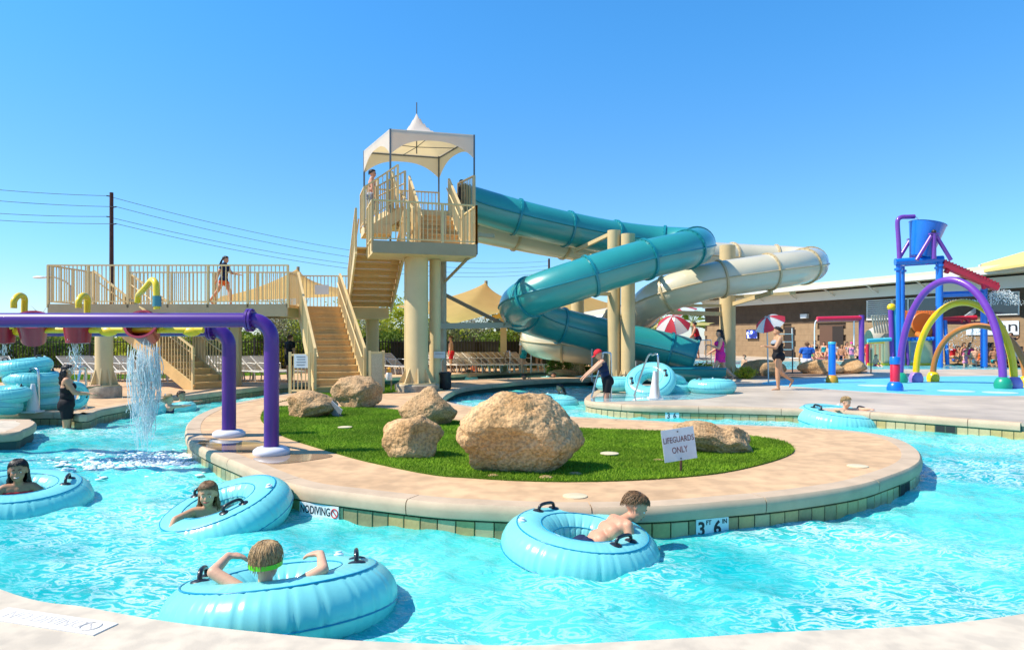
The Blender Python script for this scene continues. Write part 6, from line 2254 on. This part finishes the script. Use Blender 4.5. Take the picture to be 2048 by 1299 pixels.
    if style != 'none':
        g = random.Random(hash(label) % 1000 if False else len(label) * 7 + int(H * 100))
        hb = MB()
        nu, nv = 28, 16
        low_front, low_side, low_back = (.46, -.06, -.60) if style != 'cap' else (.3, .1, -.2)
        def lim(a):
            c_ = math.cos(a)                            # a = 0 faces forward
            return low_front * max(0, c_) ** .7 + low_side * (1 - abs(c_)) + low_back * max(0, -c_) ** .7
        vs, fs = [], []
        for i in range(nu):
            a = 2 * PI * i / nu
            zl = lim(a)
            for j in range(nv + 1):
                t_ = j / nv
                z = 1 - (1 - zl) * t_ ** 1.25
                rr = math.sqrt(max(0, 1 - z * z)) if z > -.0 else 1.0 - .12 * z * z
                k = 1.10 + .035 * noise.noise(Vector((math.sin(a) * 3, math.cos(a) * 3, t_ * 4 + H * 9))) + .02 * math.sin(i * 2.4 + 3 * t_) - (.06 if j == nv else 0)
                p = Vector((math.sin(a) * rr * .345 * k, -.05 + math.cos(a) * rr * .41 * k, .13 + z * .37 * k * (1.0 if z > 0 else 1.1)))
                vs.append(hc + HM @ (p * hh))
        for i in range(nu):
            for j in range(nv):
                i2 = (i + 1) % nu
                fs.append((i * (nv + 1) + j, i2 * (nv + 1) + j, i2 * (nv + 1) + j + 1, i * (nv + 1) + j + 1))
        hb.add(vs, fs)
        ho = hb.obj('hair', M_hair[col], root, 180)
        stx = MB()
        ns = 760 if vox < .012 else 70
        for i in range(ns):                             # locks lying over the cap
            a = g.uniform(0, 2 * PI)
            t0 = g.uniform(.05, .6)
            t1 = min(1.14, t0 + g.uniform(.3, .65))
            da = g.uniform(-.35, .35)
            pts = []
            for k in range(6):
                t_ = t0 + (t1 - t0) * k / 5
                aa = a + da * k / 5
                z = 1 - (1 - lim(aa)) * t_ ** 1.25
                rr = math.sqrt(max(0, 1 - z * z)) if z > 0 else 1.0 - .12 * z * z
                kk = 1.11 + .025 * math.sin(k * 1.2 + i) + ((.012 * k * (1 + math.sin(i * 1.7))) if style == 'short' else 0)
                pts.append(hc + HM @ (Vector((math.sin(aa) * rr * .345 * kk, -.05 + math.cos(aa) * rr * .41 * kk, .13 + z * .37 * kk)) * hh))
            stx.tube(pts, [q_ * (hh * .012 if vox < .012 else hh * .024) for q_ in (.8, 1, 1, 1, .8, .3)], 4)
        if style in ('long', 'pony', 'bun'):
            bx = hc + HM @ (Vector((0, -.42, .12 if style != 'long' else -.1)) * hh)
            dn = (Vector((0, 0, -1)) * .9 - HM @ Vector((0, .35, 0)) * (1 if style == 'pony' else .25))
            n_ = (150 if vox < .012 else 50) if style == 'long' else 40
            for i in range(n_):
                if style == 'long':
                    a = g.uniform(PI * .52, PI * 1.48)
                    st_ = hc + HM @ (Vector((math.sin(a) * .36, -.05 + math.cos(a) * .43, g.uniform(-.1, .15))) * hh)
                    L = hh * g.uniform(.8, 1.35)
                elif style == 'pony':
                    st_ = bx + Vector((g.gauss(0, .04), g.gauss(0, .04), g.gauss(0, .04))) * hh
                    L = hh * g.uniform(.7, 1.15)
                else:
                    st_ = bx + Vector((g.gauss(0, .1), g.gauss(0, .1), g.gauss(0, .1))) * hh
                    L = hh * .18
                dd = unit(dn)
                pts = [st_ + dd * L * k / 5 + Vector((g.gauss(0, .018), g.gauss(0, .018), 0)) * hh * k + HM @ Vector((0, -.05 * math.sin(k / 5 * PI), 0)) * hh for k in range(6)]
                stx.tube(pts, [hh * .04, hh * .05, hh * .05, hh * .045, hh * .03, hh * .01], 5)
        so = stx.obj('hair_lock', M_hair[col], ho, 180)
        so['kind'] = 'stuff'
    for fn in extras:
        fn(root, hc, HM, hh, J, H, P, u, r, f)
    return root

# clothing rules
def suit(t, tt_, h, f_):
    return t in ('hips',) or (t == 'torso' and h < (.245 if f_ > -.02 else .20)) or ('thigh' in t and tt_ < .10)
def top(t, tt_, h, f_):
    return t == 'torso' and .12 < h < .235
def shorts(t, tt_, h, f_):
    return (t in ('hips', 'torso') and h < .07) or ('thigh' in t and tt_ < .62)
def trunks(t, tt_, h, f_):
    return (t in ('hips', 'torso') and h < .05) or ('thigh' in t and tt_ < .85)
def bottoms(t, tt_, h, f_):
    return (t in ('hips', 'torso') and h < .035) or ('thigh' in t and tt_ < .08)
def tee(t, tt_, h, f_):
    return (t == 'torso' and h > -.02) or t == 'hips' or ('upper_arm' in t and tt_ < .6)
def tank(t, tt_, h, f_):
    return t == 'hips' or (t == 'torso' and h < .265)
def dress(t, tt_, h, f_):
    return t == 'hips' or (t == 'torso' and h < .25) or ('thigh' in t and tt_ < .45)
def skirt_extra(m, top_h, bot_h, r0, r1):
    def fn(root, hc, HM, hh, J, H, P, u, r, f):
        mb = MB()
        def g_(a, v):
            an = 2 * PI * a
            rad = (r0 + (r1 - r0) * v) * H * (1 + .05 * v * math.sin(an * 9))
            return P + Vector((math.cos(an) * rad, math.sin(an) * rad * .8, (top_h + (bot_h - top_h) * v) * H))
        mb.grid(g_, 40, 6)
        mb.obj('skirt', CLOTH[m], root, 180)
    return fn
def cap_extra(m):
    def fn(root, hc, HM, hh, J, H, P, u, r, f):
        mb = MB()
        vs = []
        def g_(a, v):
            an, z = 2 * PI * a, math.cos(v * PI * .5)
            rr = math.sin(v * PI * .5)
            return hc + HM @ (Vector((math.sin(an) * rr * .41, -.05 + math.cos(an) * rr * .48, .14 + z * .44)) * hh)
        mb.grid(g_, 24, 8)
        o = mb.obj('cap', CLOTH[m], root, 180)
        MB().grid(lambda a, v: hc + HM @ (Vector(((a - .5) * .62 * (1 - .3 * v), .36 + .40 * v - .25 * (a - .5) ** 2 * 4 * .6, .16 - .05 * v - .3 * (a - .5) ** 2)) * hh), 8, 4).obj('brim', CLOTH[m], o, 180)
    return fn
def ring_on_head(col_mat, zc, name='goggles', back=True):
    def fn(root, hc, HM, hh, J, H, P, u, r, f):
        vs, k = [], 32
        mb = MB()
        pts0, pts1 = [], []
        for i in range(k):
            a = 2 * PI * i / k
            z = zc - .06 * math.cos(a + PI) * 1
            pts0.append((a, z))
        vv, ff = [], []
        for i, (a, z) in enumerate(pts0):
            for dz in (-.055, .055):
                for q_ in (1.15, 1.23):
                    zz = (z + dz - .13) / .37
                    rr = math.sqrt(max(.2, 1 - zz * zz)) if zz > -.2 else .97
                    vv.append(hc + HM @ (Vector((math.sin(a) * rr * .345 * q_, -.05 + math.cos(a) * rr * .41 * q_, z + dz)) * hh))
        for i in range(k):
            a_, b_ = i * 4, ((i + 1) % k) * 4
            ff += [(a_ + 1, b_ + 1, b_ + 3, a_ + 3), (a_, a_ + 2, b_ + 2, b_), (a_, b_, b_ + 1, a_ + 1), (a_ + 2, a_ + 3, b_ + 3, b_ + 2)]
        mb.add(vv, ff)
        o = mb.obj(name, col_mat, root, 60)
        for s in (-1, 1):
            MB().sph(hc + HM @ (Vector((s * .13, .37, zc - .03)) * hh), [x * hh for x in (.09, .05, .065)], 10, 7, HM).obj('goggle_lens', mat('goggle_lens', (.02, .05, .03), .1), o, 180)
    return fn
def sunglasses(root, hc, HM, hh, J, H, P, u, r, f):
    MB().beam(hc + HM @ (Vector((-.24, .36, .01)) * hh), hc + HM @ (Vector((.24, .36, .01)) * hh), .07 * hh, .12 * hh).obj('sunglasses', M_black, root)

WZS = WZ
def at_tube(T, dx=0, dy=0, dz=0):
    return Vector(T.location) + Vector((dx, dy, dz))

# --- children in the river, near the camera
# boy with green goggles, seen from behind, arms over the ring
p = G(556, 1215, WZ + .05)
person('boy seen from behind with a green goggle strap in the largest tube', p + Vector((0, -.12, -.765)), 4, 1.24, S_FAIR,
       dict(hip=.50, spine=(0, -.30, 1), head=(0, 1, -.12), headup=(0, .1, 1), arm_l=((-.85, .25, .42), (.12, .85, .18), (.9, .35, -.15)), arm_r=((.85, .30, .42), (-.25, .9, .2), (-.9, .3, -.1)),
            leg_l=((-.1, .9, -.35), (0, .5, -.8)), leg_r=((.1, .9, -.35), (0, .5, -.8))), ('blond', 'short'), (('swim_trunks', 'navy', trunks, .006),), child=True, vox=.008,
       extras=(ring_on_head(mat('goggle_green', (.10, .62, .01), .35), -.02),))
# boy leaning over the right tube
p = G(1188, 1100, WZ + .02)
person('bare backed boy leaning forward over the rim of the inner tube by the island wall', p + Vector((-.06, .0, -.55)), -72, 1.26, S_RED,
       dict(hip=.44, spine=(-.05, .95, .58), head=(.35, .85, -.60), headup=(0, .65, .80), arm_l=((-.2, .25, -.9), (.55, .80, .05), (.7, .7, -.05)), arm_r=((.30, .0, -.95), (-.35, .95, .12), (-.5, .85, -.1)),
            leg_l=((-.1, -.3, -.95), (0, -.4, -.9)), leg_r=((.1, -.3, -.95), (0, -.4, -.9))), ('light', 'short'), (('swim_trunks', 'navy', trunks, .006),), child=True, vox=.008)
# girl trailing an arm
p = G(410, 1035, WZ + .02)
person('light haired girl in the tilted tube with one arm trailing', p + Vector((-.02, .02, -.86)), 214, 1.22, S_TAN,
       dict(hip=.50, spine=(-.05, .22, 1), head=(.35, .9, -.12), arm_l=((-.5, .6, .1), (-.2, .9, -.1), (.2, .9, -.3)), arm_r=((.75, .60, -.10), (.45, .45, -.75), (.1, .2, -1)),
            leg_l=((-.1, .8, -.5), (0, .3, -.9)), leg_r=((.1, .8, -.5), (0, .3, -.9))), ('light', 'long'), (('swimsuit', 'teal', suit, .006),), child=True, woman=False, vox=.008)
# smiling girl at the left edge
p = G(34, 1003, WZ + .02)
person('smiling dark haired girl in the inner tube at the left edge of the photo', p + Vector((0, .02, -.83)), 212, 1.26, S_BROWN,
       dict(hip=.50, spine=(0, .05, 1), head=(.1, 1, -.05), smile=True, arm_l=((-.5, .3, -.4), (-.2, .9, 0)), arm_r=((.5, .3, -.4), (.2, .9, 0)), leg_l=((-.1, .8, -.5), (0, .3, -.9)), leg_r=((.1, .8, -.5), (0, .3, -.9))),
       ('black', 'long'), (('swimsuit', 'red', suit, .006),), child=True, vox=.008)
# blond boy, far wall
p = G(1690, 845, WZ)
person('blond boy with both hands on the inner tube beside the far pool wall', p + Vector((0, .0, -.70)), 190, 1.22, S_FAIR,
       dict(hip=.50, head=(-.25, 1, -.15), arm_l=((-.7, .5, .1), (-.1, 1, .1)), arm_r=((.7, .5, .1), (.1, 1, .1))), ('blond', 'short'), (('swim_trunks', 'blue', trunks, .006),), child=True, vox=.011)
# child in tube near the lifeguard
p = G(1120, 800, WZ)
person('dark haired child in the inner tube held by the red capped lifeguard', p + Vector((0, .05, -.76)), 60, 1.2, S_TAN,
       dict(hip=.50, head=(-.6, .6, 0), arm_l=((-.7, .5, .0), (-.1, 1, .1)), arm_r=((.7, .2, .2), (.9, .3, .1))), ('black', 'pony'), (('swimsuit', 'purple', suit, .006),), child=True, vox=.014, fingers=False)
for k, (x, y, lb, hd) in enumerate(((1048, 772, 'dark head of a rider in the left lagoon inner tube', (.3, -.9, 0)), (1107, 768, 'dark head of a rider in the darker shaded inner tube', (0, -1, 0)), (937, 759, 'rider in the far shaded inner tube behind the tower column', (0, 1, 0)),
                                    (336, 826, 'blond head of the nearer rider behind the falling water', (1, .4, 0)), (362, 817, 'farther rider behind the falling water', (.9, -.3, 0)))):
    p = G(x, y, WZ)
    person(lb, p + Vector((0, .0, -.82)), 0, 1.25, (S_BROWN, S_BROWN, S_TAN, S_FAIR, S_TAN)[k],
           dict(hip=.50, head=hd, arm_l=((-.6, .4, 0), (-.1, .9, 0)), arm_r=((.6, .4, 0), (.1, .9, 0))), (('black', 'black', 'brown', 'blond', 'brown')[k], 'short'), (('swimsuit', 'navy', suit, .006),), child=True, vox=.016, fingers=False)

# --- standing grown-ups
def sole(px, py, Y=None, z=0.0):
    return G(px, py, z) if Y is None else GY(px, Y, z)
walk_a = dict(leg_l=((-.03, .42, -.9), (0, -.05, -1)), leg_r=((.03, -.35, -.94), (0, -.75, -.66), (0, .55, -.83)), hip=.52)
# red capped lifeguard, bending to the tube
person('lifeguard in red cap and dark swimsuit bending towards the tube', sole(1214, 797, None, -.02) + Vector((0, 0, -.40)), 88, 1.62, S_RED,
       dict(hip=.50, spine=(0, .26, .96), head=(0, .85, -.45), headup=(0, .5, .85), arm_l=((-.1, .75, -.66), (0, .75, -.65)), arm_r=((.1, .75, -.66), (.05, .75, -.65), (0, .8, -.6)), leg_l=((-.05, .12, -1), (0, -.08, -1)), leg_r=((.05, .02, -1), (0, -.05, -1))),
       ('brown', 'cap'), (('swimsuit', 'navy', tank, .006), ('shorts', 'black', shorts, .012)), woman=True, vox=.013, extras=(cap_extra('red'), sunglasses))
# woman in pink
person('woman with long dark hair in a bright pink swim dress walking left', sole(1440, 767), 84, 1.66, S_FAIR,
       dict(head=(0, 1, -.05), arm_l=((-.1, .25, -.95), (-.05, .85, .3)), arm_r=((.15, .20, -1), (.1, .75, -.5)), **walk_a), ('black', 'long'), (('swim_dress', 'pink', dress, .008),), fat=1.12, woman=True, vox=.013,
       extras=(skirt_extra('pink', .03, -.13, .088, .118),))
# woman in black
person('woman in a black one piece swimsuit with a grey top band walking left barefoot', sole(1556, 779), 86, 1.70, S_TAN,
       dict(head=(.05, 1, -.05), arm_l=((-.15, .45, -.85), (-.05, .95, .15)), arm_r=((.12, -.05, -1), (.05, .12, -1)), leg_l=((-.03, .10, -1), (0, -.04, -1)), leg_r=((.03, -.25, -.97), (0, -.80, -.60), (0, .45, -.9)), hip=.52),
       ('black', 'bun'), (('swimsuit', 'black', lambda t, a, h, f_: suit(t, a, h, f_) and not (t == 'torso' and h > .19 and f_ > .0), .006), ('bust_band', 'grey', lambda t, a, h, f_: t == 'torso' and .185 < h < .25 and f_ > -.005, .008)), fat=1.16, woman=True, vox=.013)
# woman on the left steps
person('dark haired woman in black standing on the left steps and holding a blue tube', Vector(((134 - CX) * 12.35 / F, 12.35, -.62)), -62, 1.54, S_TAN,
       dict(head=(.1, 1, .0), arm_l=((-.2, .6, -.6), (.2, .9, .2)), arm_r=((.2, .5, -.8), (0, .95, -.1))), ('black', 'long'), (('swimsuit', 'black', suit, .006), ('shorts', 'black', shorts, .010)), fat=1.12, woman=True, vox=.014)
tube(150, 790, 56, 'blue inner tube held upright by the woman on the left steps', (82, 0, 0), Y=12.5, group='blue inner tubes piled on the decks').rotation_euler = (R(86), R(4), R(62))
# girl on the walkway
person('slim girl in a dark shirt and orange shorts striding along the walkway', Vector(((448 - CX) * 20.3 / F, 20.3, ZW)), -86, 1.50, S_RED,
       dict(hip=.505, spine=(0, .05, 1), head=(0, 1, -.1), arm_l=((-.1, .55, -.8), (0, .95, -.2)), arm_r=((.15, -.45, -.9), (.05, -.25, -1)), leg_l=((0, .42, -.9), (0, .05, -1)), leg_r=((0, -.45, -.9), (0, -.62, -.78), (0, .6, -.8))),
       ('black', 'pony'), (('shirt', 'navy', tee, .007), ('shorts', 'orange', lambda t, a, h, f_: (t == 'hips' and h < -.02) or ('thigh' in t and a < .35), .012)), fat=.86, woman=True, vox=.012)
# man on the tower and a rider at the slide mouth
pm_ = L2(.26, 2.75, ZM)
person('bare chested man with sunglasses on the tower landing', pm_, -80, 1.68, S_RED, dict(head=(.1, 1, -.05), arm_l=((-.2, .2, -1), (0, .4, -.9)), arm_r=((.2, .1, -1), (0, .3, -.9))),
       ('black', 'short'), (('swim_trunks', 'grey', trunks, .010),), vox=.014, extras=(sunglasses,), fingers=False)
pr_ = q2.lerp(q4, .25) * Vector((1, 1, 0)) + Vector((-.42, 0, ZT))
person('bather in a pale shirt and black shorts standing at the mouth of the teal slide', pr_, -50, .95, S_BROWN, dict(head=(0, 1, 0)), ('black', 'short'), (('shirt', 'white', tee, .008), ('shorts', 'black', shorts, .01)), vox=.018, fingers=False, child=True)
person('taller person in black at the mouth of the teal slide', pr_ + Vector((.30, .35, 0)), -50, 1.2, S_BROWN, dict(head=(0, 1, 0)), ('black', 'short'), (('shirt', 'black', tee, .008), ('shorts', 'black', shorts, .01)), vox=.018, fingers=False)
# behind the stairs
person('person in black by the chairs left of the stair notice', sole(580, 0, 21.6), -40, 1.5, S_TAN, dict(head=(0, 1, 0)), ('brown', 'short'), (('shirt', 'black', tee, .008), ('shorts', 'black', shorts, .01)), vox=.016, fingers=False)
# lifeguard on the stand
person('lifeguard in a red shirt and dark shorts perched on the stand under the red umbrella', Vector((GY(1396, 30).x, 30.0, .54)), 70, 1.62, S_RED,
       dict(hip=.50, spine=(0, .25, 1), head=(.3, 1, -.1), arm_l=((-.2, .3, -.9), (0, .6, -.7)), arm_r=((.2, .3, -.9), (0, .6, -.7)), leg_l=((-.05, .35, -.9), (0, -.2, -1)), leg_r=((.05, .1, -1), (0, -.15, -1))),
       ('black', 'short'), (('shirt', 'red', tank, .008), ('shorts', 'navy', shorts, .010)), vox=.018, fingers=False)
# chair-row visitors
person('woman in a pale top walking past the chairs by the cream slide', sole(1046, 0, 28.0), 60, 1.55, S_FAIR, dict(head=(0, 1, 0)), ('blond', 'short'), (('shirt', 'white', tee, .008), ('shorts', 'teal', shorts, .01)), woman=True, vox=.02, fingers=False)
person('visitor with a purple towel standing beyond the shaded river', sole(1078, 0, 29.5), 180, 1.35, S_TAN, dict(head=(0, 1, 0)), ('brown', 'short'), (('towel', 'purple', lambda t, a, h, f_: (t in ('torso', 'hips') and h < .2) or ('thigh' in t and a < .3), .02),), vox=.022, fingers=False)
person('person beside the thin tower column on the far chair deck', sole(902, 0, 28.2), 90, 1.5, S_TAN, dict(head=(0, 1, 0)), ('brown', 'short'), (('shorts', 'red', shorts, .01),), vox=.022, fingers=False)

# --- far pool crowd
sit = dict(hip=.11, leg_l=((-.12, .95, .12), (-.05, .8, -.55)), leg_r=((.12, .95, .05), (.05, .8, -.5)), arm_l=((-.2, .3, -.9), (.1, .6, -.6)), arm_r=((.2, -.2, -.9), (0, .1, -1)))
person('man in a blue T shirt seated with his back turned at the wading pool edge', sole(1614, 0, 30.7), -10, 1.78, S_TAN, dict(sit, head=(.3, 1, 0)), ('light', 'short'), (('shirt', 'blue', tee, .008), ('shorts', 'white', trunks, .01)), fat=1.15, vox=.018, fingers=False).location.z = .20
person('woman in a black bikini sitting at the far side of the wading pool', sole(1630, 0, 45.2), 180, 1.65, S_TAN, dict(sit, head=(0, 1, 0), hip=.30), ('black', 'long'), (('bikini_top', 'black', top, .008), ('bikini_bottom', 'black', bottoms, .008)), woman=True, vox=.024, fingers=False)
person('girl in a pink swimsuit and pink cap standing in the wading pool', sole(1703, 0, 41.0, -.35), 170, 1.55, S_FAIR, dict(head=(0, 1, 0), arm_l=((-.4, .1, -1), (.3, .3, -.9)), arm_r=((.4, .1, -1), (-.3, .3, -.9))), ('brown', 'cap'), (('swimsuit', 'pale_pink', suit, .008),), woman=True, vox=.022, fingers=False, extras=(cap_extra('pink'),))
person('small child sitting in the shallow water left of the dark rock', sole(1489, 0, 32.4, -.05), 150, 1.1, S_FAIR, dict(sit, head=(0, 1, 0)), ('brown', 'short'), (('swim_trunks', 'green', trunks, .008),), child=True, vox=.02, fingers=False)
person('boy with teal trunks wading under the purple arch', sole(1964, 0, 33.8, -.45), 60, 1.3, S_BROWN, dict(head=(0, 1, 0), arm_l=((-.6, .3, -.7), (-.3, .5, -.6)), arm_r=((.6, -.3, -.7), (.4, -.5, -.6))), ('black', 'short'), (('swim_trunks', 'teal', trunks, .01),), child=True, vox=.02, fingers=False)
person('fair child wading behind the yellow arch', sole(1931, 0, 34.6, -.45), 200, 1.25, S_FAIR, dict(head=(0, 1, 0), arm_l=((-.8, .3, -.3), (-.6, .5, -.2)), arm_r=((.5, .3, -.7), (.3, .6, -.5))), ('light', 'short'), (('swimsuit', 'pale_pink', suit, .01),), child=True, vox=.022, fingers=False)
person('child sitting in the shallow water beside the beige play wall', sole(1752, 0, 35.2, -.1), 190, 1.1, S_FAIR, dict(sit, head=(0, 1, 0)), ('brown', 'short'), (('swim_trunks', 'red', trunks, .008),), child=True, vox=.022, fingers=False)
person('person in black with raised arms near the right edge of the bath house', sole(2022, 0, 35.4), 120, 1.7, S_BROWN, dict(head=(0, 1, 0), arm_l=((-.7, .5, .2), (-.4, .7, .3)), arm_r=((.6, .6, -.1), (.3, .8, .2))), ('black', 'short'), (('shirt', 'black', tee, .01), ('shorts', 'black', shorts, .01)), vox=.024, fingers=False)
crowd = [(1660, 45.6, 'pale_pink', 0, 'sunbather in pink lounging right of the woman in the black bikini'), (1672, 46.2, 'white', 1, 'sunbather in white sitting before the brown doorway'), (1684, 45.4, 'navy', 0, 'sunbather in navy reclining before the brown doorway'),
         (1694, 46.0, 'grey', 1, 'sunbather in grey sitting left of the pink capped girl'), (1716, 45.8, 'black', 0, 'sunbather in black sitting left of the purple rain post'), (1905, 44.6, 'red', 1, 'visitor in red sitting on the pool edge left of the blue post'),
         (1918, 45.0, 'black', 0, 'visitor in black sitting on the pool edge behind the orange arch'), (1940, 44.8, 'pink', 1, 'visitor in pink sitting on the pool edge under the yellow arch'), (1952, 45.2, 'white', 0, 'visitor in white sitting on the pool edge left of the blue post'),
         (1978, 44.6, 'purple', 1, 'visitor in purple sitting right of the blue post'), (1990, 44.9, 'teal', 0, 'visitor in teal sitting under the purple arch shoulder'), (2030, 43.5, 'white', 1, 'visitor in white sitting at the right edge of the photo'),
         (1912, 46.0, 'blue', 0, 'visitor in blue trunks behind the row left of the blue post'), (1928, 45.8, 'pale_pink', 1, 'visitor in pale pink behind the orange arch top'), (1962, 46.2, 'orange', 1, 'visitor in orange on the deck just left of the blue post'),
         (1984, 46.0, 'black', 1, 'visitor in black on the deck just right of the blue post'), (2004, 44.2, 'red', 0, 'visitor in red trunks under the purple arch leg'), (2014, 45.0, 'pink', 1, 'visitor in pink beyond the purple arch leg'),
         (2042, 44.6, 'navy', 0, 'visitor in navy trunks cut by the right edge of the photo'), (1648, 46.6, 'teal', 1, 'sunbather in teal behind the woman in the black bikini'), (1620, 46.8, 'green', 0, 'sunbather in green trunks behind the man in the blue shirt'), (1728, 46.4, 'orange', 1, 'sunbather in orange right of the purple rain post')]
for k, (px, Y, c, w_, lb) in enumerate(crowd):
    Y = min(Y, wall_y(px) - .9 - .6 * (k % 3))
    person(lb, sole(px, 0, Y), 180 + (k * 37) % 70 - 35, 1.62, (S_FAIR, S_TAN, S_BROWN, S_RED)[k % 4], dict(sit, hip=.14 + .12 * (k % 2), head=((k % 3 - 1) * .4, 1, 0)), (('black', 'brown', 'blond')[k % 3], 'long' if w_ else 'short'),
           ((('swimsuit', c, suit, .008),) if w_ else (('shorts', c, trunks, .01),)), woman=bool(w_), vox=.028, fingers=False, face=False, group='bathers beyond the wading pool')
